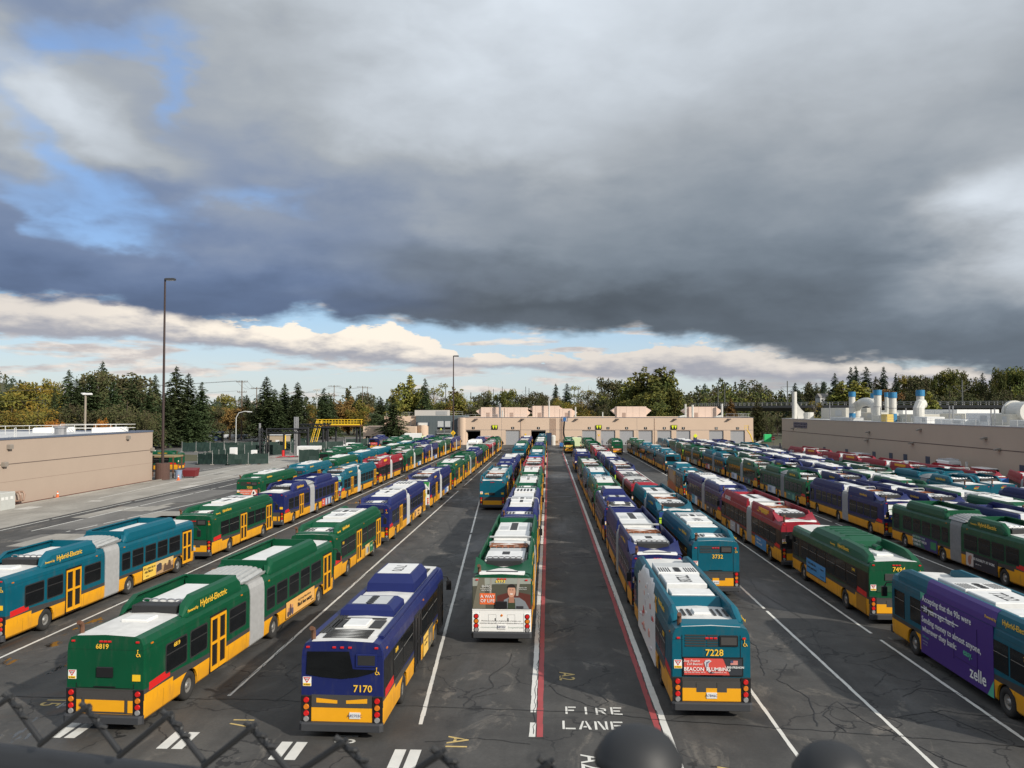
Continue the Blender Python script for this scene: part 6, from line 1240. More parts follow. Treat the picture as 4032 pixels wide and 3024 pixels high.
MB().cbox(-.7, 1.0, -.6, .6, 2.2, 4.1, .08).build('basket', gn, t); MB().tube([(-.5, 0, 2.6), (-2.4, .3, 1.9), (-5.0, .5, 1.2)], [.22, .26, .3], 6).build('boom', pipew, t); MB().cbox(-6.2, -3.8, -1, 1, .4, 1.6, .1).build('base', gn, t); MB().tube([(-3.2, .4, 1.8), (-4.0, .4, 4.0), (-4.8, .4, 5.2)], .13, 6).build('stay', yl, t); mb = MB(); railing(mb, [(-5.6, -.5, 5.2), (-4.6, -.5, 5.2), (-4.6, .7, 5.2)], 1.1, .7, .05); mb.build('platform_rail', yl, t)
# ------------------------------------------------------------------ trees
def leaf_mat(name, dark, light, warm=None):
    m, nt, b = new_mat(name)
    g = nt.new('ShaderNodeNewGeometry'); oi = nt.new('ShaderNodeObjectInfo'); tc = nt.new('ShaderNodeTexCoord').outputs['Object']
    r = g.outputs['Random Per Island']; cl = nt.noise(tc, .55, 3., .6)
    f = nt.m('ADD', nt.m('MULTIPLY', r, .34), nt.m('MULTIPLY_ADD', cl, 1.25, -.30), clamp=True)
    c = nt.mix(f, dark, light)
    if warm: c = nt.mix(nt.m('MULTIPLY', nt.sstep(nt.m('ADD', nt.noise(tc, .23, 3.), nt.m('MULTIPLY', r, .18)), .52, .74), .8), c, warm)
    hs = nt.new('ShaderNodeHueSaturation'); nt.l.new(c, hs.inputs['Color']); nt.l.new(nt.m('MULTIPLY_ADD', oi.outputs['Random'], .03, .485), hs.inputs['Hue']); nt.l.new(nt.m('MULTIPLY_ADD', oi.outputs['Random'], .4, .8), hs.inputs['Value'])
    nt.l.new(hs.outputs[0], b.inputs['Base Color']); b.inputs['Roughness'].default_value = .75; b.inputs['Specular IOR Level'].default_value = .2
    return m
LM = {'conifer': leaf_mat('needles', (.030, .050, .022), (.098, .128, .052)), 'conifer_hazy': leaf_mat('needles_hazy', (.034, .055, .038), (.075, .10, .058)), 'broad': leaf_mat('leaves_green', (.036, .054, .016), (.125, .145, .040), (.17, .15, .03)),  # the distant needles carry the haze of the air in their colour
      'yellow': leaf_mat('leaves_yellow', (.070, .076, .016), (.24, .225, .045), (.27, .17, .025)), 'orange': leaf_mat('leaves_orange', (.18, .05, .01), (.50, .16, .03)), 'poplar': leaf_mat('leaves_poplar', (.065, .085, .018), (.25, .26, .06), (.26, .22, .045)),
      'russet': leaf_mat('leaves_russet', (.10, .06, .022), (.32, .18, .065)), 'dark': leaf_mat('leaves_dark', (.034, .046, .018), (.110, .115, .042), (.10, .08, .045))}
bark = mat('bark', (.075, .058, .042), .9, var=.3); bark_pale = mat('bark_pale', (.26, .23, .19), .9, var=.3)
def leaf(mb, c, s, r, droop=None):
    """a leaf clump: one bent four-cornered blade at c of size s"""
    d = Vector((r.gauss(0, 1), r.gauss(0, 1), r.gauss(0, .8))).normalized() if droop is None else Vector(droop).normalized()
    a = d.orthogonal().normalized(); a.rotate(Matrix.Rotation(r.uniform(0, 6.28), 3, d)); b_ = d.cross(a)
    p = Vector(c); k = s*r.uniform(.6, 1.2)
    mb.add([p-a*k*.5, p+d*k*.25+b_*k*.32, p+a*k*.55, p+d*k*.2-b_*k*.32], [(0, 1, 2, 3)])
def make_tree(kind, seed, n=2600):
    r = random.Random(seed); h = 18.; cr = MB(); tk = MB()
    if kind == 'conifer':
        R0 = 4.0*r.uniform(.9, 1.15); tk.tube([(0, 0, 0), (.1, 0, 6), (0, 0, 17.6)], [.36, .24, .03], 7); z = 1.6
        while z < 17.7:
            t = (z-1.6)/16.4; rad = R0*(1-t)**.74*r.uniform(.75, 1.15)+.15; nb = max(5, int(10*(1-t)+4))
            for k in range(nb):
                an = r.uniform(0, 6.283); rr_ = rad*r.uniform(.7, 1.2); m_ = max(2, int(rr_*3.6))
                for q in range(m_):
                    f = (q+.6)/m_; lx = rr_*f; zz_ = z+.35*f*(1-f)*rr_-.28*f*f*rr_+r.uniform(-.15, .15)
                    w_ = .55*(1-f*.5)*min(1., rr_)
                    for e in range(2):
                        o_ = r.uniform(-w_, w_); leaf(cr, (lx*math.cos(an)-o_*math.sin(an), lx*math.sin(an)+o_*math.cos(an), zz_), .62 if rr_ > 1 else .42, r, (r.gauss(0, .35), r.gauss(0, .35), 1.))
            z += .46*(1.05-.40*t)
        leaf(cr, (0, 0, 17.9), .5, r)
    elif kind == 'pine':
        tk.tube([(0, 0, 0), (.2, .1, 5), (0, .2, 10), (.1, 0, 15)], [.4, .3, .2, .05], 7)
        for k in range(60):
            z = r.uniform(2.0, 16.6); rad = 5.8*(1-((z-2.)/16.5)**1.3)*r.uniform(.35, 1.); an = r.uniform(0, 6.283); c = Vector((rad*math.cos(an), rad*math.sin(an), z+rad*.1)); tk.tube([(0, 0, z-.6), tuple(c)], [.1, .02], 4)
            for q in range(55):
                v = Vector((r.gauss(0, 1), r.gauss(0, 1), r.gauss(0, .45))); leaf(cr, c+v*.75, .6, r)
    else:
        if kind == 'broad': cl = [(Vector((r.gauss(0, 2.5), r.gauss(0, 2.5), r.uniform(4.5, 15.2))), r.uniform(1.5, 2.6)) for k in range(26)]
        elif kind == 'poplar': cl = [(Vector((r.gauss(0, .75), r.gauss(0, .75), z+1.6)), max(.45, (1.75*math.sin(math.pi*min(1., (z+2.5)/18.))**.7)*r.uniform(.7, 1.1))) for z in [k*15.2/22 for k in range(23)]]
        elif kind == 'sparse': cl = [(Vector((r.gauss(0, 1.6), r.gauss(0, 1.6), r.uniform(5, 17))), r.uniform(.7, 1.4)) for k in range(17)]
        else: cl = [(Vector((r.gauss(0, 4.), r.gauss(0, 4.), r.uniform(3, 13))), r.uniform(1.8, 3.4)) for k in range(22)]
        if kind in ('broad', 'bush'): cl = [(Vector((c.x*(1.15-.055*max(0, c.z-8)), c.y*(1.15-.055*max(0, c.z-8)), c.z)), s*(1.08-.03*max(0, c.z-8))) for c, s in cl]
        tk.tube([(0, 0, 0), (.15, .1, 5), (0, 0, 11), (.1, .1, 15)], [.38, .28, .16, .04], 7)
        for c, s in cl: tk.tube([(0, 0, max(1.8, c.z-3.5)), tuple(c*.6+Vector((0, 0, c.z*.36))), tuple(c)], [.12, .07, .02], 4)
        if kind == 'sparse':
            for k in range(40):
                an = r.uniform(0, 6.28); z = r.uniform(4, 15); l = r.uniform(1, 3.); tk.tube([(0, 0, z), (l*.5*math.cos(an), l*.5*math.sin(an), z+l*.7), (l*.8*math.cos(an), l*.8*math.sin(an), z+l*1.3)], [.06, .04, .015], 3)
        tot = sum(s*s for _, s in cl); n_ = {'sparse': 900}.get(kind, n)
        for c, s in cl:
            for q in range(int(n_*s*s/tot)):
                v = Vector((r.gauss(0, 1), r.gauss(0, 1), r.gauss(0, 1))).normalized()*s*(r.random()**.38); v.z *= .85 if kind != 'poplar' else 1.5
                leaf(cr, c+v, .72 if kind != 'sparse' else .5, r)
    me = cr.mesh('crown', LM['conifer']); tm = tk.mesh('trunk', bark_pale if kind == 'sparse' else bark)
    tops = max(v[2] for v in cr.v); wid = max(abs(v[0]) for v in cr.v)
    return me, tm, tops, wid
TP = {}
for kd, nv in (('conifer', 4), ('pine', 2), ('broad', 4), ('poplar', 3), ('sparse', 3), ('bush', 2)):
    TP[kd] = [make_tree(kd, 100+17*i+len(kd)) for i in range(nv)]
NAMES = {'conifer': 'conifer_tree', 'pine': 'pine_tree', 'broad': 'broadleaf_tree', 'poplar': 'poplar_tree', 'sparse': 'birch_tree', 'bush': 'broadleaf_tree'}
_tc = {}
def tree(u, v, Y, kind, leaves, label, wpx=None, zb=0.):
    """a tree whose top is seen at pixel (u, v) at the distance Y; wpx is its width in photo pixels"""
    k = _tc.get(kind, 0); _tc[kind] = k+1; me, tm, top, wid = TP[kind][k % len(TP[kind])]
    x, z = at_y(u, v, Y); s = (z-zb)/top; sw = s if wpx is None else (wpx*(1.5 if kind == 'conifer' else 1.3)/2/F*Y)/wid
    t = thing(NAMES[kind], label, 'tree', (x, Y, zb), (k*2.4) % 6.28, 'trees beyond the yard'); t.scale = (sw, sw, s)
    c = link('crown', me, t); c.material_slots[0].link = 'OBJECT'; c.material_slots[0].material = LM[leaves]; link('trunk', tm, t); return t
KW = {'conifer': 'dark green conifer', 'pine': 'spreading dark pine', 'broad': 'rounded green broadleaf tree', 'poplar': 'slim upright poplar', 'sparse': 'thin half-bare birch', 'bush': 'broad bushy tree'}
CW = {'yellow': 'yellowing', 'orange': 'bright orange', 'russet': 'russet brown', 'dark': 'dull dark green', 'broad': '', 'conifer': '', 'poplar': 'pale green', 'conifer_hazy': 'hazy blue-green'}
def grove(zone, rows):
    rows = sorted(rows, key=lambda q: q[0])
    for i, q in enumerate(rows):
        u, v, Y, kind, leaves = q[:5]; base = KW[kind]
        if CW[leaves]: base = CW[leaves]+' '+base.replace('dark green ', '').replace('green ', '')
        o_ = ORD[i] if i < 12 else ['thirteenth', 'fourteenth', 'fifteenth', 'sixteenth', 'seventeenth', 'eighteenth', 'nineteenth', 'twentieth', 'twenty-first', 'twenty-second', 'twenty-third', 'twenty-fourth', 'twenty-fifth', 'twenty-sixth'][i-12]
        tree(u, v, Y, kind, leaves, '%s, %s from left %s' % (base, o_, zone), q[5] if len(q) > 5 else None, q[6] if len(q) > 6 else 0.)
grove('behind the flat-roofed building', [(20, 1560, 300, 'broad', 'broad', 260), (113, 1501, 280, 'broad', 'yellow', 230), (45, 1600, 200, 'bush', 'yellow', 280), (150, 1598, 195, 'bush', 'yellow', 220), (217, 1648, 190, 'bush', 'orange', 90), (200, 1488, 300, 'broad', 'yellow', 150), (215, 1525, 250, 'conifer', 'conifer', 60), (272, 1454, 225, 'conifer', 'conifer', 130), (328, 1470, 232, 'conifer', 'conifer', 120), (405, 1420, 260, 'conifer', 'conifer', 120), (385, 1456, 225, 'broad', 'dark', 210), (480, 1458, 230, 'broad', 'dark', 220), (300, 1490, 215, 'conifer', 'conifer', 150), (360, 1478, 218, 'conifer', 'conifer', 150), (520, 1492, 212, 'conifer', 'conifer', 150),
  (452, 1500, 205, 'conifer', 'conifer', 140), (398, 1643, 188, 'bush', 'orange', 64), (545, 1500, 225, 'broad', 'dark', 170), (590, 1530, 208, 'conifer', 'conifer', 130), (612, 1474, 270, 'conifer', 'conifer', 110), (340, 1585, 200, 'bush', 'dark', 200), (500, 1580, 200, 'bush', 'dark', 200), (570, 1610, 198, 'bush', 'dark', 160)])
grove('along the verge behind the light mast', [(695, 1440, 228, 'conifer', 'conifer', 160), (652, 1560, 215, 'conifer', 'conifer', 120), (742, 1468, 236, 'conifer', 'conifer', 140), (797, 1504, 232, 'conifer', 'conifer', 120), (760, 1590, 220, 'conifer', 'conifer', 120), (881, 1549, 300, 'broad', 'poplar', 120), (855, 1600, 262, 'broad', 'dark', 140), (905, 1600, 270, 'broad', 'russet', 120), (972, 1553, 300, 'conifer', 'conifer', 90), (940, 1610, 290, 'bush', 'dark', 140)])
grove('behind the black gantry', [(1051, 1481, 262, 'conifer', 'conifer', 130), (1020, 1600, 268, 'broad', 'dark', 120), (1083, 1530, 268, 'conifer', 'conifer', 120), (1121, 1508, 275, 'conifer', 'conifer', 100), (1098, 1590, 255, 'conifer', 'conifer', 110), (1172, 1503, 270, 'conifer', 'conifer', 130), (1150, 1600, 262, 'conifer', 'conifer', 110), (1230, 1640, 300, 'broad', 'russet', 60), (1277, 1529, 280, 'conifer', 'conifer', 110), (1303, 1554, 285, 'conifer', 'conifer', 80), (1225, 1590, 320, 'broad', 'yellow', 110)])
grove('between gantry and offices', [(1337, 1576, 330, 'poplar', 'russet', 60), (1370, 1517, 340, 'poplar', 'dark', 54), (1375, 1560, 335, 'poplar', 'russet', 54), (1413, 1572, 340, 'poplar', 'poplar', 60), (1395, 1610, 330, 'broad', 'yellow', 90), (1444, 1592, 345, 'broad', 'russet', 110), (1440, 1540, 520, 'broad', 'dark', 90), (1500, 1566, 330, 'conifer', 'conifer', 90), (1482, 1626, 262, 'pine', 'conifer', 150), (1556, 1522, 300, 'poplar', 'poplar', 80), (1550, 1575, 232, 'conifer', 'conifer', 140), (1611, 1472, 305, 'poplar', 'poplar', 90), (1600, 1600, 320, 'broad', 'yellow', 110), (1650, 1522, 310, 'poplar', 'poplar', 66), (1673, 1490, 300, 'conifer', 'conifer', 96), (1709, 1506, 320, 'sparse', 'poplar', 80), (1700, 1580, 315, 'broad', 'broad', 110), (1655, 1700, 233, 'bush', 'poplar', 26)])
grove('behind the first roller doors', [(1740, 1560, 330, 'sparse', 'dark', 70), (1765, 1575, 318, 'poplar', 'russet', 60), (1795, 1522, 330, 'poplar', 'poplar', 80), (1831, 1545, 340, 'sparse', 'poplar', 80), (1872, 1558, 350, 'sparse', 'dark', 90), (1905, 1537, 350, 'broad', 'dark', 80), (1925, 1533, 360, 'sparse', 'poplar', 60), (1975, 1538, 345, 'broad', 'broad', 110), (2011, 1530, 350, 'broad', 'broad', 110), (2062, 1549, 370, 'broad', 'dark', 100), (2030, 1590, 340, 'bush', 'dark', 150), (2112, 1537, 400, 'broad', 'dark', 90), (2136, 1542, 390, 'broad', 'dark', 80), (2188, 1509, 400, 'conifer', 'conifer_hazy', 66), (2170, 1555, 380, 'bush', 'dark', 130), (1850, 1590, 330, 'bush', 'dark', 160), (1950, 1592, 335, 'bush', 'broad', 140)])
grove('behind the middle plant houses', [(2232, 1508, 390, 'conifer', 'conifer_hazy', 80), (2222, 1563, 350, 'bush', 'yellow', 110), (2270, 1580, 345, 'bush', 'yellow', 110), (2315, 1517, 360, 'sparse', 'poplar', 90), (2290, 1550, 370, 'sparse', 'broad', 100), (2340, 1535, 350, 'sparse', 'dark', 100), (2373, 1483, 380, 'broad', 'dark', 110), (2423, 1490, 385, 'broad', 'dark', 110), (2330, 1610, 330, 'bush', 'yellow', 110), (2400, 1590, 330, 'bush', 'dark', 140), (2452, 1545, 330, 'broad', 'broad', 110),
  (2488, 1478, 335, 'poplar', 'poplar', 110), (2520, 1462, 325, 'poplar', 'broad', 110), (2556, 1443, 322, 'poplar', 'broad', 110), (2600, 1446, 328, 'poplar', 'broad', 110), (2638, 1440, 325, 'poplar', 'broad', 96), (2662, 1520, 320, 'broad', 'broad', 100), (2580, 1540, 312, 'broad', 'broad', 200), (2500, 1560, 312, 'broad', 'broad', 160), (2690, 1580, 345, 'bush', 'dark', 120)])
grove('in the gap between buildings', [(2876, 1566, 320, 'conifer', 'russet', 80), (2981, 1577, 262, 'conifer', 'dark', 100), (3018, 1630, 300, 'bush', 'dark', 90), (2910, 1625, 330, 'bush', 'dark', 100), (3060, 1630, 320, 'bush', 'dark', 110), (3100, 1640, 330, 'bush', 'dark', 120), (2960, 1650, 290, 'bush', 'dark', 80), (3205, 1578, 290, 'sparse', 'yellow', 70), (3150, 1625, 300, 'bush', 'dark', 110)])
grove('behind the supply building', [(3131, 1505, 480, 'conifer', 'conifer_hazy', 80), (3189, 1500, 500, 'broad', 'dark', 70), (3214, 1506, 500, 'conifer', 'conifer_hazy', 56), (3243, 1500, 520, 'pine', 'conifer_hazy', 60), (3287, 1466, 480, 'conifer', 'conifer_hazy', 80), (3317, 1498, 420, 'poplar', 'poplar', 110), (3350, 1444, 460, 'conifer', 'conifer_hazy', 80), (3369, 1438, 465, 'conifer', 'conifer_hazy', 80), (3392, 1497, 420, 'poplar', 'poplar', 120), (3410, 1441, 470, 'conifer', 'conifer_hazy', 100), (3478, 1442, 470, 'conifer', 'conifer_hazy', 80), (3448, 1480, 450, 'conifer', 'dark', 90), (3527, 1466, 470, 'conifer', 'conifer_hazy', 60), (3558, 1474, 500, 'broad', 'yellow', 90), (3600, 1472, 500, 'broad', 'dark', 110), (3505, 1530, 400, 'broad', 'russet', 150), (3640, 1480, 480, 'broad', 'dark', 110)])
grove('above the near supply roof', [(3686, 1464, 430, 'broad', 'broad', 90), (3714, 1456, 430, 'broad', 'broad', 80), (3748, 1449, 430, 'broad', 'broad', 90), (3795, 1456, 440, 'broad', 'broad', 90), (3662, 1541, 260, 'poplar', 'poplar', 90), (3868, 1466, 480, 'conifer', 'conifer_hazy', 70), (3845, 1500, 440, 'bush', 'dark', 110), (3905, 1490, 450, 'bush', 'dark', 110), (3935, 1442, 420, 'broad', 'broad', 100), (3968, 1455, 430, 'broad', 'broad', 90), (4003, 1437, 420, 'broad', 'broad', 110), (4045, 1445, 430, 'broad', 'dark', 110), (3620, 1520, 410, 'bush', 'dark', 140), (3740, 1530, 400, 'bush', 'dark', 170), (3980, 1530, 390, 'bush', 'dark', 190)])
# ------------------------------------------------------------------ hills and the woods on them
def hill(name, prof, Y0, Y1, drop, seed, ntree, leaves, sc=1.):
    r = random.Random(seed); mb = MB(); n = 40; rows = 8; vs = []
    us = [prof[0][0]+(prof[-1][0]-prof[0][0])*k/n for k in range(n+1)]
    def top(u):
        for (a, va), (b_, vb) in zip(prof, prof[1:]):
            if a <= u <= b_: return va+(vb-va)*(u-a)/(b_-a)
        return prof[-1][1]
    def pt(u, t):
        xr, zr = at_y(u, top(u), Y1); zr = max(1., zr-drop); Y = Y0+(Y1-Y0)*t; x = xr*(Y/Y1); return x, Y, zr*(t**1.2)
    for j in range(rows+1):
        for u in us: vs.append(pt(u, j/rows))
    for u in us: x, y, z = pt(u, 1); vs.append((x*1.15, y*1.25, -1.))
    mb.add(vs, [(j*(n+1)+i, j*(n+1)+i+1, (j+1)*(n+1)+i+1, (j+1)*(n+1)+i) for j in range(rows+1) for i in range(n)]); mb.build(name, grassm, kind='structure')
    for lv, share in leaves:
        fb = MB()
        for k in range(int(ntree*share)):
            u = r.uniform(prof[0][0], prof[-1][0]); t = r.random()**.7; x, y, z = pt(u, t); hh = drop*r.uniform(.55, 1.1); wd = hh*r.uniform(.22, .42); con = r.random() < (.35 if Y1 > 800 else .10)
            for q in range(46):
                f = r.random(); rad = wd*((1-f) if con else math.sin(math.pi*min(1, f*.85+.15))**.6); an = r.uniform(0, 6.283); rr_ = rad*r.random()**.4
                leaf(fb, (x+rr_*math.cos(an), y+rr_*math.sin(an), z+hh*f), 1.9*sc, r)
        fb.build('hillside_forest', LM[lv], kind='stuff')
hill('hill', [(2640, 1570), (2700, 1545), (2740, 1518), (2790, 1500), (2830, 1492), (2870, 1500), (2920, 1490), (2990, 1494), (3030, 1520), (3100, 1540), (3200, 1545), (3300, 1530)], 430, 640, 13, 3, 420, (('dark', .6), ('broad', .3), ('conifer_hazy', .1)))
hill('hill', [(3000, 1545), (3150, 1530), (3300, 1500), (3500, 1485), (3700, 1490), (3900, 1480), (4200, 1470), (4500, 1480)], 430, 560, 12, 4, 420, (('dark', .7), ('conifer_hazy', .3)))
hill('hill', [(-500, 1440), (-200, 1450), (0, 1462), (60, 1480), (150, 1512), (330, 1530), (700, 1556), (1000, 1562), (1250, 1550), (1420, 1548), (1520, 1556), (1800, 1575), (2200, 1576), (2700, 1570)], 620, 1100, 14, 5, 760, (('conifer_hazy', .6), ('dark', .4)), 1.3)
# house on the slope
x, z = at_y(3238, 1560, 470); t = thing('gabled_house', 'small pale gabled house among the trees on the slope', 'house', (x, 470, z-4.5), .3)
t.scale = (.75, .75, .75); MB().box(-4, 4, -3, 3, 0, 5).build('wall', mat('house_white', (.45, .45, .44), .8), t); MB().px([(-3.3, 5), (3.3, 5), (0, 8)], -4.4, 4.4).build('roof', mat('house_roof', (.20, .19, .18), .9), t)
for k in (-2, 1): MB().box(k-.6, k+.6, -3.05, -2.98, 2, 3.6).build('window', M['glass'], t)
# ------------------------------------------------------------------ elevated railway behind the buildings
gw = thing('elevated_guideway', 'grey elevated railway viaduct with railings crossing behind the buildings', 'viaduct', (0, 0, 0)); concd = mat('viaduct_concrete', (.13, .125, .12), .9, var=.1, scale=.2); pr = mat('viaduct_rail', (.24, .24, .23), .7)
gp = [Vector((190, 200, 12.9)), Vector((149, 255, 12.9)), Vector((107, 316, 13.2)), Vector((65, 387, 13.3)), Vector((10, 520, 13.4)), Vector((-60, 740, 14.))]
mb = MB()
for a, b_ in zip(gp, gp[1:]):
    d = (b_-a).normalized(); nrm = Vector((d.y, -d.x, 0))*4.2
    mb.loft([[tuple(p+nrm+Vector((0, 0, -1.2))), tuple(p+nrm+Vector((0, 0, -2.2))), tuple(p+nrm*.5+Vector((0, 0, -3.6))), tuple(p-nrm*.5+Vector((0, 0, -3.6))), tuple(p-nrm+Vector((0, 0, -2.2))), tuple(p-nrm+Vector((0, 0, -1.2)))] for p in (a, b_)])
mb.build('deck', concd, gw); mb = MB()
for a, b_ in zip(gp, gp[1:]):
    d = (b_-a).normalized(); nn_ = Vector((d.y, -d.x, 0))*4.1; L = (b_-a).length
    for s in (1, -1):
        for k in range(int(L/2.6)): p = a+d*2.6*k+nn_*s; mb.box(p.x-.12, p.x+.12, p.y-.12, p.y+.12, p.z-1.3, p.z)
        for hh in (0, -.55): mb.cyl(a+nn_*s+Vector((0, 0, hh)), b_+nn_*s+Vector((0, 0, hh)), .10, n=4)
mb.build('railing', pr, gw)
for k in range(9):
    t_ = k/8*4.4; i = min(int(t_), 4); p = gp[i]+(gp[i+1]-gp[i])*(t_-i); MB().cyl((p.x, p.y, 0), (p.x, p.y, p.z-3.4), 1.1, 1.3, 10).build('pier', concd, gw)
polem = mat('pole_weathered', (.10, .105, .10), .8)
def catenary(u, v, Y, lb, arm=True):
    x, z = at_y(u, v, Y); t = thing('catenary_pole', lb, 'pole', (x, Y, 9.5)); h = z-9.5; MB().cyl((0, 0, 0), (0, 0, h), .26, .22, 6).build('pole', polem, t)
    if arm:
        mb = MB()
        for s in (-1, 1): mb.cyl((0, 0, h*.62), (s*3.0, 0, h*.78), .09, n=4); mb.cyl((0, 0, h*.82), (s*3.2, 0, h*.80), .07, n=4)
        mb.build('bracket_arm', polem, t)
for u, v, Y, lb, ar in ((3788, 1496, 290, 'catenary pole with V-shaped arms above the supply roof units', True), (3435, 1512, 345, 'catenary pole half hidden by the duct stack trees', True), (3100, 1500, 380, 'catenary pole with V-shaped arms near the tall white flue', True), (2853, 1508, 430, 'plain tall pole before the wooded hump', False), (2827, 1512, 432, 'catenary pole with arms before the wooded hump', True), (2277, 1525, 560, 'bare grey pole behind the middle plant houses, second of a pair', False), (2261, 1525, 560, 'bare grey pole behind the middle plant houses, first of a pair', False), (2083, 1528, 620, 'bare grey pole behind the tallest plant house', False), (2070, 1522, 625, 'double-topped grey pole behind the tallest plant house', True), (1978, 1522, 640, 'short grey pole among trees above the steel flue', False), (1943, 1531, 640, 'short grey pole above the first plant houses', False), (1755, 1520, 420, 'bare grey pole beside the half-bare birch', False), (1854, 1545, 420, 'grey pole behind the first roller door', False)): catenary(u, v, Y, lb, ar)
# ------------------------------------------------------------------ utility poles, street lamps, wires
wood_p = mat('pole_wood', (.16, .12, .09), .9, var=.2)
def upole(u, v, Y, arms, lb, lamp=False):
    x, z = at_y(u, v, Y); t = thing('utility_pole', lb, 'utility pole', (x, Y, 0)); MB().cyl((0, 0, 0), (0, 0, z), .26, .17, 7).build('pole', wood_p, t)
    for k, (dz_, w_) in enumerate(arms):
        mb = MB(); mb.box(-w_, w_, -.08, .08, z-dz_-.1, z-dz_+.1)
        for q in (-.95, -.5, .5, .95): mb.cyl((q*w_, 0, z-dz_+.1), (q*w_, 0, z-dz_+.45), .06, n=5)
        mb.build('crossarm', wood_p, t)
    return x, z
PO = [(953, 1498, 268, [(.5, 1.9), (3.9, 1.6), (7.2, 2.0)], 'tall utility pole with three crossarms beyond the green screens'), (1011, 1524, 330, [(.6, 2.3), (6.8, 2.2)], 'utility pole with two crossarms, further along the road'), (1316, 1517, 420, [(.5, 3.2), (5.5, 2.6)], 'utility pole above the yellow platform'), (1428, 1520, 440, [(.6, 3.1)], 'utility pole with one crossarm before the distant hill'), (1447, 1524, 520, [(.6, 3.), (4.5, 3.)], 'distant utility pole with paired crossarms'), (1540, 1530, 470, [], 'bare pole top above the dark conifers'), (1660, 1600, 300, [], 'short pole behind the office roof')]
pts = [upole(*q[:4], q[4]) for q in PO]
wire_m = mat('cable_black', (.03, .03, .03), .6)
def cable(a, b_, sag, r=.035, lb='thin overhead power cable crossing the sky'):
    a, b_ = Vector(a), Vector(b_); mb = MB(); mb.tube([a+(b_-a)*(k/14)-Vector((0, 0, sag*4*(k/14)*(1-k/14))) for k in range(15)], r, 3); mb.build('power_cable', wire_m, None, label=lb, category='cable', group='overhead power cables')
ax_, az_ = pts[0]; bx_, bz_ = pts[1]; cx_, cz_ = pts[2]; dx_, dz__ = pts[3]
for o_, dz_ in ((-1.8, .1), (0, .1), (1.8, .1), (-1.5, 3.5), (1.9, 6.8)):
    cable((ax_+o_, 268, az_-dz_), (-330, 200, az_+1.5-dz_), 5.0); cable((ax_+o_, 268, az_-dz_), (bx_+o_, 330, bz_-dz_*.9), 1.6); cable((bx_+o_, 330, bz_-dz_*.9), (cx_+o_, 420, cz_-dz_*.8), 3.2); cable((cx_+o_, 420, cz_-dz_*.8), (dx_+o_, 440, dz__-dz_*.6), 1.6)
lampg = mat('lamp_grey', (.55, .56, .55), .5)
x, z = at_y(337, 1553, 165); t = thing('street_lamp', 'weathered wooden lamp post with white head behind the flat roof', 'street lamp', (x, 165, 0)); MB().cyl((0, 0, 0), (0, 0, z), .26, .2, 8).build('pole', mat('pole_grey_wood', (.30, .26, .21), .9), t); MB().cbox(-.5, 1.3, -.3, .3, z-.1, z+.28, .1).build('lamp_head', vw, t); MB().cbox(-.9, -.1, -.2, .2, z+.1, z+.35, .08).build('bracket', lampg, t)
x, z = at_y(930, 1620, 250); t = thing('street_lamp', 'curved pale grey street lamp near the bus shelter', 'street lamp', (x, 250, 0)); MB().tube([(0, 0, 0), (0, 0, z-2), (.8, 0, z-.5), (2.6, 0, z), (4.4, 0, z-.1)], .14, 6).build('pole', lampg, t); MB().cbox(3.6, 5., -.25, .25, z-.25, z, .08).build('lamp_head', lampg, t)
x, z = at_y(1248, 1536, 380); t = thing('floodlight_pole', 'distant floodlight pole with a cluster of lamps above the conifers', 'floodlight', (x, 380, 0)); MB().cyl((0, 0, 0), (0, 0, z), .2, n=6).build('pole', lampg, t)
for k in (-1.2, 0, 1.2): MB().cbox(k-.45, k+.45, -.3, .3, z-.2, z+.6, .1).build('lamp_head', lampg, t)
x, z = at_y(1202, 1600, 300); t = thing('street_lamp', 'plain pale street lamp between conifers behind the gantry', 'street lamp', (x, 300, 0)); MB().cyl((0, 0, 0), (0, 0, z), .14, n=6).build('pole', lampg, t); MB().cbox(-1.3, .2, -.2, .2, z-.1, z+.1, .05).build('lamp_head', lampg, t)
x, z = at_y(1783, 1690, 231); t = thing('pedestrian_sign', 'yellow diamond walking sign at the foot of the far light mast', 'sign', (x+.4, 228.5, 0)); zc = at_y(1783, 1705, 228.5)[1]; MB().cyl((0, 0, 0), (0, 0, zc), .06, n=6).build('post', steel, t); MB().py([(0, zc-.75), (.75, zc), (0, zc+.75), (-.75, zc)], -.1, -.05).build('plate', M['stick'], t); mb = MB(); mb.tube([(-.12, -.12, zc-.38), (0, -.12, zc), (.03, -.12, zc+.28)], .07, 5); mb.tube([(.18, -.12, zc-.38), (0, -.12, zc-.03)], .06, 5); mb.build('walking_symbol', M['black'], t); MB().py([(0, zc-1.7), (.42, zc-1.28), (0, zc-.86), (-.42, zc-1.28)], -.1, -.05).build('small_plate', M['stick'], t)
x, z = at_y(858, 1725, 256); t = thing('bus_shelter', 'small dark blue bus shelter by the road', 'shelter', (x, 256, 0)); MB().box(-1.7, 1.7, -.9, .9, 3.0, 3.3).build('roof', navy, t)
for a_ in (-1.5, 1.45): MB().box(a_, a_+.1, -.8, .8, 0, 3.0).build('side_panel', M['glass'], t)
MB().box(-1.4, 1.4, .7, .8, .3, 2.6).build('back_panel', mat('shelter_blue', (.05, .08, .16), .5), t)
for i, (u, c, lb) in enumerate(((940, (.5, .5, .5), 'silver'), (975, (.10, .12, .16), 'dark'), (910, (.55, .56, .58), 'pale'))):
    xx, _ = at_y(u, 1720, 284); truck('parked_car', '%s car on the road beyond the bus shelter' % lb, xx, 284, math.pi/2, 4.6, 1.8, 1.5, mat('car_%d' % i, c, .35), c and vw, van=True)
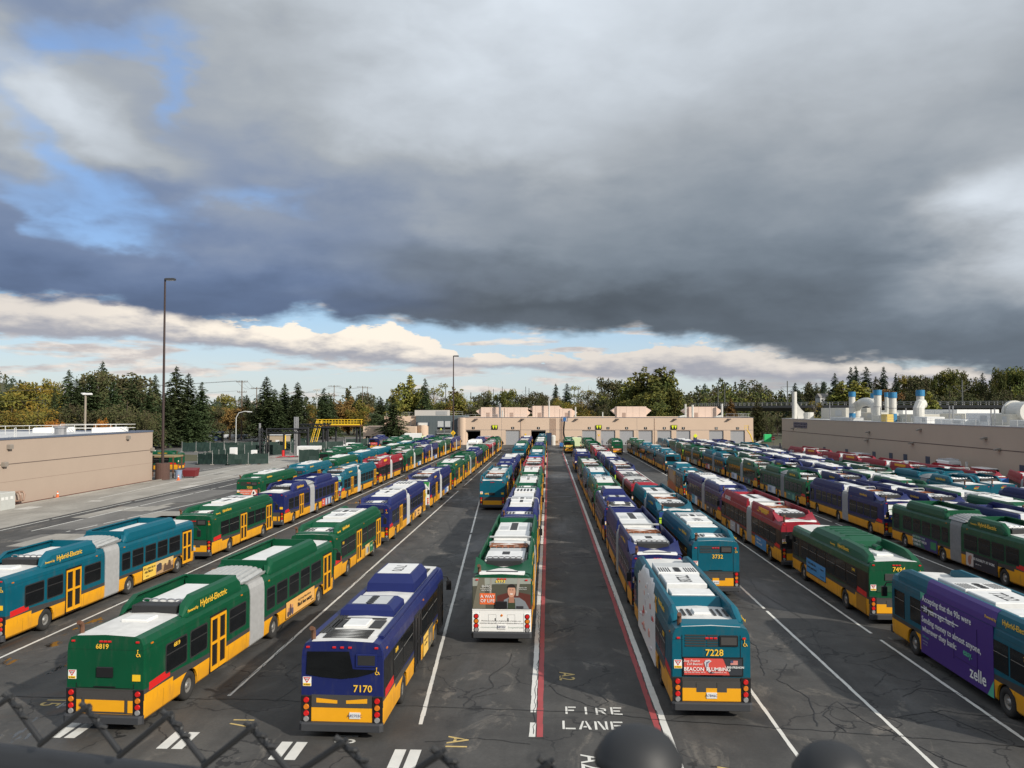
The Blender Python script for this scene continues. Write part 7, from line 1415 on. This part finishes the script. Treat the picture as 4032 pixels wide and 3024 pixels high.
# ------------------------------------------------------------------ the footbridge fence the view looks over
vinyl = mat('vinyl_black', (.018, .019, .021), .58, var=.05, scale=30.)
DIST = lambda u: .745-.000098*u
def fp(u, v, d=None):
    d = DIST(u) if d is None else d; x, z = at_y(u, v, d); return (x, d, z)
fence = thing('chain_link_fence', 'black chain-link fence top with twisted wire ends along the footbridge', 'fence', (0, 0, 0))
mb = MB(); Bs = [(-170, 2893), (161, 2930), (473, 2974), (805, 3012), (1148, 3056), (1520, 3104), (1930, 3160), (2390, 3220)]; Ts = [(28, 2752), (332, 2790), (655, 2822), (985, 2868), (1341, 2928), (1726, 2972), (2150, 3013)]
for i, T_ in enumerate(Ts):
    a, b_ = Bs[i], Bs[i+1]; P0, P1, P2 = Vector(fp(*a)), Vector(fp(*T_)), Vector(fp(*b_)); e = Vector((0, .0022, 0))
    mb.tube([P0-e, P0+(P1-P0)*.5-e, P1-e*.5, P1+(P1-P0)*.07], .0025, 8)
    mb.tube([P1+e+Vector((-.005, 0, .004)), P1+e, P1+(P2-P1)*.5+e, P2+e], .0025, 8)
    tw = [P1+(P2-P1)*(k/12*.5)+Vector((.0012*math.cos(k*1.1)+.0022, .0022*math.sin(k*1.1), .0012*math.cos(k*1.1)+.0022)) for k in range(13)]; mb.tube(tw, .0019, 6)
mb.build('chain_link_mesh', vinyl, fence)
mb = MB(); mb.tube([Vector(fp(u, v, DIST(u)+.012))+Vector((0, 0, -.026)) for u, v in ((-900, 2800), (0, 2915), (470, 2972), (1150, 3050), (2390, 3215), (3200, 3320))], .0215, 14); mb.build('top_rail', vinyl, fence, smooth=True)
for u, v, d, r_, lb in ((2512, 2860, .52, .0258, 'black domed fence post cap, first of two along the footbridge'), (3278, 2926, .56, .0246, 'black domed fence post cap, second of two along the footbridge')):
    x, y, z = fp(u, v, d); t = thing('fence_post', lb, 'fence post', (x, y, z-1.6))
    MB().cyl((0, 0, 0), (0, 0, 1.58), r_*.86, n=20).build('post', vinyl, t, smooth=True)
    MB().lathe_z([(1.576, r_*.99), (1.578, r_*1.06), (1.5815, r_*1.07), (1.584, r_*1.0), (1.587, r_*.94), (1.592, r_*.80), (1.596, r_*.60), (1.599, r_*.32), (1.6, 0)], (0, 0, 0), 28).build('cap', vinyl, t, smooth=True)
sheet('footbridge_deck', [(-40, -2.6), (40, -2.6), (40, .62), (-40, .62)], H-1.65, conc)
# ------------------------------------------------------------------ sky, light, camera
w = bpy.data.worlds.new('World'); SC.world = w; w.use_nodes = True
nt = NT(w.node_tree); nt.n.clear()
out = nt.new('ShaderNodeOutputWorld'); bg = nt.new('ShaderNodeBackground'); nt.l.new(bg.outputs[0], out.inputs[0])
gen = nt.new('ShaderNodeTexCoord').outputs['Generated']
sx = nt.new('ShaderNodeSeparateXYZ'); nt.l.new(gen, sx.inputs[0]); dx, dy, dz = sx.outputs
az0 = nt.m('MULTIPLY', nt.m('ARCTAN2', dx, dy), 57.29578); el0 = nt.m('MULTIPLY', nt.m('ARCSINE', dz), 57.29578)
# cloud-deck coordinates: the direction carried up to a flat layer
zz = nt.m('ADD', nt.m('MAXIMUM', dz, 0.), .19)
cv = nt.new('ShaderNodeCombineXYZ'); nt.put(cv.inputs[0], nt.m('DIVIDE', dx, zz)); nt.put(cv.inputs[1], nt.m('DIVIDE', dy, zz)); deck = cv.outputs[0]
n1 = nt.noise(deck, 1.5, 3., .52); n2 = nt.noise(nt.mapping(deck, loc=(7.3, 2.1, 4.)), 1.5, 3., .52)
n3 = nt.noise(deck, 3.4, 4., .55, .3)
sph = nt.mapping(gen, (1, 1, 2.1)); nf = nt.noise(sph, 11., 4., .55, .2); nf2 = nt.noise(nt.mapping(gen, (1, 1, 2.1), (3.1, 1.7, .4)), 11., 4., .55, .2)
nb = nt.noise(nt.mapping(gen, (1, 1, 3.2), (5., 5., 5.)), 24., 4., .60)
amp = nt.sstep(el0, 2., 14.)
az = nt.m('ADD', az0, nt.m('ADD', nt.m('MULTIPLY', nt.m('SUBTRACT', n1, .5), nt.m('MULTIPLY_ADD', amp, 13., 1.)), nt.m('MULTIPLY', nt.m('SUBTRACT', nf, .5), 7.)))
el = nt.m('ADD', el0, nt.m('ADD', nt.m('MULTIPLY', nt.m('SUBTRACT', n2, .5), nt.m('MULTIPLY_ADD', amp, 7., .2)), nt.m('MULTIPLY', nt.m('SUBTRACT', nf2, .5), 4.)))
def ae(x, y):
    d = ray(x*1.8228, y*1.8228); l = math.sqrt(sum(q*q for q in d)); return math.degrees(math.atan2(d[0], d[1])), math.degrees(math.asin(d[2]/l))
PPD = 1760*math.pi/180
def blob(x, y, rx, ry, ang=0., A=az, E=el):
    a0, e0 = ae(x, y); ra, re = rx/PPD, ry/PPD; c, s = math.cos(math.radians(ang)), math.sin(math.radians(ang))
    u = nt.m('SUBTRACT', A, a0); v = nt.m('SUBTRACT', E, e0)
    p = nt.m('ADD', nt.m('MULTIPLY', u, c/ra), nt.m('MULTIPLY', v, s/ra)); q = nt.m('ADD', nt.m('MULTIPLY', u, -s/re), nt.m('MULTIPLY', v, c/re))
    return nt.m('EXPONENT', nt.m('MULTIPLY', nt.m('ADD', nt.m('MULTIPLY', p, p), nt.m('MULTIPLY', q, q)), -1.))
def total(lst):
    r = None
    for b, k in lst:
        t = nt.m('MULTIPLY', b, k); r = t if r is None else nt.m('ADD', r, t)
    return r
def curve(pts, lo, hi):
    """piecewise line over the azimuth of the sky points pts (x, y) -> elevation in degrees, scaled to lo..hi"""
    q = [ae(x, y) for x, y in pts]
    t = nt.m('DIVIDE', nt.m('ADD', az0, 45.), 90.)
    r = nt.ramp(t, [((a+45)/90, (e-lo)/(hi-lo)) for a, e in q], 'EASE' if len(q) < 3 else 'LINEAR')
    return nt.m('MULTIPLY_ADD', r, hi-lo, lo)
# --- upper deck: brightness by elevation, with brighter and darker masses
t_el = nt.m('DIVIDE', el, 32., clamp=True)
lum = nt.ramp(t_el, [(0., .16), (.17, .138), (.25, .145), (.34, .175), (.46, .225), (.58, .32), (.72, .45), (.86, .55), (1., .60)])
lum = nt.m('ADD', lum, total([(blob(1130, 110, 320, 180), .11), (blob(980, 320, 280, 80, -8), .14), (blob(1250, 300, 200, 90, -10), .06), (blob(2290, 470, 170, 120, 20), .40), (blob(2150, 600, 240, 70, 20), .08), (blob(60, 280, 160, 90), .24), (blob(260, 300, 230, 50, -25), .18),
    (blob(420, 30, 380, 60), -.10), (blob(100, 30, 200, 80), -.16), (blob(1700, 430, 420, 150), .045), (blob(950, 465, 320, 50, -12), .08), (blob(1300, 665, 260, 35), -.03), (blob(1000, 650, 300, 30), -.025), (blob(1800, 720, 420, 50, -8), -.02), (blob(1900, 250, 260, 150), .04), (blob(900, 150, 180, 120), .04), (blob(640, 520, 200, 60), .05), (blob(350, 540, 460, 90), .05), (blob(1250, 480, 360, 90), .03), (blob(1500, 120, 500, 140), .05)]))
lum = nt.m('MULTIPLY', lum, nt.m('ADD', nt.m('MULTIPLY_ADD', n3, .40, .80), nt.m('MULTIPLY', nt.m('SUBTRACT', nf, .5), .26)))
tint = nt.sstep(nt.m('ADD', az0, nt.m('MULTIPLY', nt.m('SUBTRACT', n1, .5), 20.)), -22., 6.)
dark = nt.m('SUBTRACT', 1., nt.sstep(lum, .16, .40))
cc = nt.mix(nt.m('MULTIPLY', nt.m('SUBTRACT', 1., tint), dark), (.99, 1.08, 1.18), (.74, 1.04, 1.72)); cc = nt.mix(nt.m('MULTIPLY', tint, dark), cc, (.86, 1.05, 1.28))
sc = nt.new('ShaderNodeVectorMath', operation='SCALE'); nt.l.new(cc, sc.inputs[0]); nt.l.new(lum, sc.inputs['Scale']); deckcol = sc.outputs[0]
# --- clear air behind: physical sky
sky = nt.new('ShaderNodeTexSky', sky_type='NISHITA'); sky.sun_disc = False; sky.sun_elevation = R(27); sky.sun_rotation = R(128.5); sky.air_density = 1.1; sky.dust_density = 1.; sky.ozone_density = 2.5
sv = nt.new('ShaderNodeVectorMath', operation='SCALE'); nt.l.new(sky.outputs[0], sv.inputs[0]); sv.inputs['Scale'].default_value = .13
blue_hi = nt.mix(.55, sv.outputs[0], (.21, .40, .82)); blue_lo = nt.mix(nt.sstep(el0, .5, 8.), (.62, .70, .74), (.36, .58, .84)); blue_lo = nt.mix(.25, blue_lo, sv.outputs[0])
gap = total([(blob(290, 105, 170, 42, 10), .95), (blob(415, 225, 46, 100, 18), 1.05), (blob(130, 90, 70, 40), .4), (blob(140, 350, 290, 42, -32), 1.05), (blob(190, 470, 140, 38, -20), 1.0), (blob(40, 150, 110, 40), .5), (blob(560, 450, 150, 40, 12), 1.0), (blob(30, 430, 120, 26, -30), .6), (blob(700, 490, 80, 26), .45)])
gapm = nt.m('MULTIPLY', .9, nt.sstep(nt.m('MULTIPLY', gap, nt.m('ADD', nt.m('MULTIPLY_ADD', n3, 1.3, -.15), nt.m('MULTIPLY', nf2, .95))), .34, 1.4))
upper = nt.mix(gapm, deckcol, blue_hi)
# --- under the edge of the deck: pale sky, a bank of cumulus, streaks near the horizon
edge = curve([(-200, 618), (0, 636), (250, 640), (400, 690), (560, 688), (640, 668), (690, 660), (760, 690), (900, 697), (1020, 694), (1130, 712), (1280, 716), (1380, 690), (1420, 716), (1560, 735), (1700, 762), (1900, 776), (2212, 800), (2400, 812)], 0., 12.)
wob = nt.m('ADD', nt.m('MULTIPLY', nt.m('SUBTRACT', nf, .5), 2.3), nt.m('MULTIPLY', nt.m('SUBTRACT', nb, .5), 1.0))
under = nt.sstep(nt.m('ADD', nt.m('SUBTRACT', edge, el0), wob), -.35, .65)
top = curve([(-200, 636), (0, 640), (300, 652), (450, 690), (560, 698), (660, 706), (760, 702), (860, 705), (895, 728), (960, 752), (1060, 766), (1250, 768), (1330, 752), (1440, 738), (1600, 748), (1700, 770), (2212, 806)], 0., 12.)
bot = curve([(-200, 728), (0, 732), (300, 736), (450, 750), (600, 764), (800, 782), (960, 795), (1100, 800), (1300, 812), (2212, 836)], 0., 12.)
puff = nt.m('ADD', nt.m('MULTIPLY', nt.m('SUBTRACT', nb, .5), 2.3), nt.m('MULTIPLY', nt.m('SUBTRACT', nf2, .5), 2.0))
inb = nt.m('MULTIPLY', nt.sstep(nt.m('ADD', nt.m('SUBTRACT', top, el0), puff), -.02, .16), nt.sstep(nt.m('ADD', nt.m('SUBTRACT', el0, bot), nt.m('MULTIPLY', puff, .5)), -.15, .35))
rel = nt.m('DIVIDE', nt.m('SUBTRACT', el0, bot), nt.m('MAXIMUM', nt.m('SUBTRACT', top, bot), .3))
lit = nt.sstep(nt.m('ADD', rel, nt.m('MULTIPLY', puff, .42)), .12, .75)
azl = nt.sstep(az0, -34., -22.); azr = nt.m('SUBTRACT', 1., nt.sstep(az0, -12., 2.))
cum = nt.mix(nt.m('MULTIPLY', lit, nt.m('MULTIPLY_ADD', nt.m('MULTIPLY', azl, azr), .38, .62)), (.36, .37, .42), (.96, .87, .75))
strk = nt.noise(nt.mapping(gen, (1, 1, 6.5), (1.2, .3, 2.)), 9., 4., .58, .2)
low = nt.mix(nt.sstep(strk, .50, .62), blue_lo, nt.mix(nt.sstep(nb, .35, .65), (.52, .49, .49), (.80, .74, .68)))
rt = nt.sstep(az0, 4., 22.); low = nt.mix(nt.m('MULTIPLY', rt, nt.sstep(strk, .36, .56)), low, nt.mix(nt.sstep(nf, .4, .62), (.34, .34, .37), (.74, .69, .65)))
low = nt.mix(inb, low, cum)
col = nt.mix(under, upper, low)
col = nt.mix(nt.sstep(el0, -1.5, .2), (.16, .16, .15), col)
# away from the photographed part the broken deck simply continues
nt.l.new(col, bg.inputs['Color']); bg.inputs['Strength'].default_value = 1.0
w.cycles.sampling_method = 'MANUAL'; w.cycles.sample_map_resolution = 256

sun = bpy.data.lights.new('sun', 'SUN'); sun.energy = 4.6; sun.angle = R(.9); sun.color = (1., .93, .82)
so = bpy.data.objects.new('sun', sun); COL.objects.link(so)
so.rotation_euler = Vector((-.78, .62, -.515)).to_track_quat('-Z', 'Y').to_euler()
cam = bpy.data.cameras.new('camera'); co = bpy.data.objects.new('camera', cam); COL.objects.link(co)
cam.sensor_width = 36.; cam.sensor_fit = 'HORIZONTAL'; cam.lens = 36*F/4032.; cam.clip_end = 20000.; cam.clip_start = .02
co.location = (0, 0, H); co.rotation_euler = (math.pi/2+PIT, 0, YAW)
cam.dof.use_dof = True; cam.dof.focus_distance = 60.; cam.dof.aperture_fstop = cam.lens/1000./.0019
SC.camera = co
SC.view_settings.view_transform = 'Standard'; SC.view_settings.look = 'None'; SC.view_settings.exposure = .10; SC.view_settings.gamma = 1.
SC.cycles.max_bounces = 5; SC.cycles.diffuse_bounces = 3; SC.cycles.glossy_bounces = 3; SC.cycles.transparent_max_bounces = 6
SC.cycles.use_denoising = True; SC.cycles.caustics_reflective = False; SC.cycles.caustics_refractive = False; SC.cycles.sample_clamp_indirect = 6.
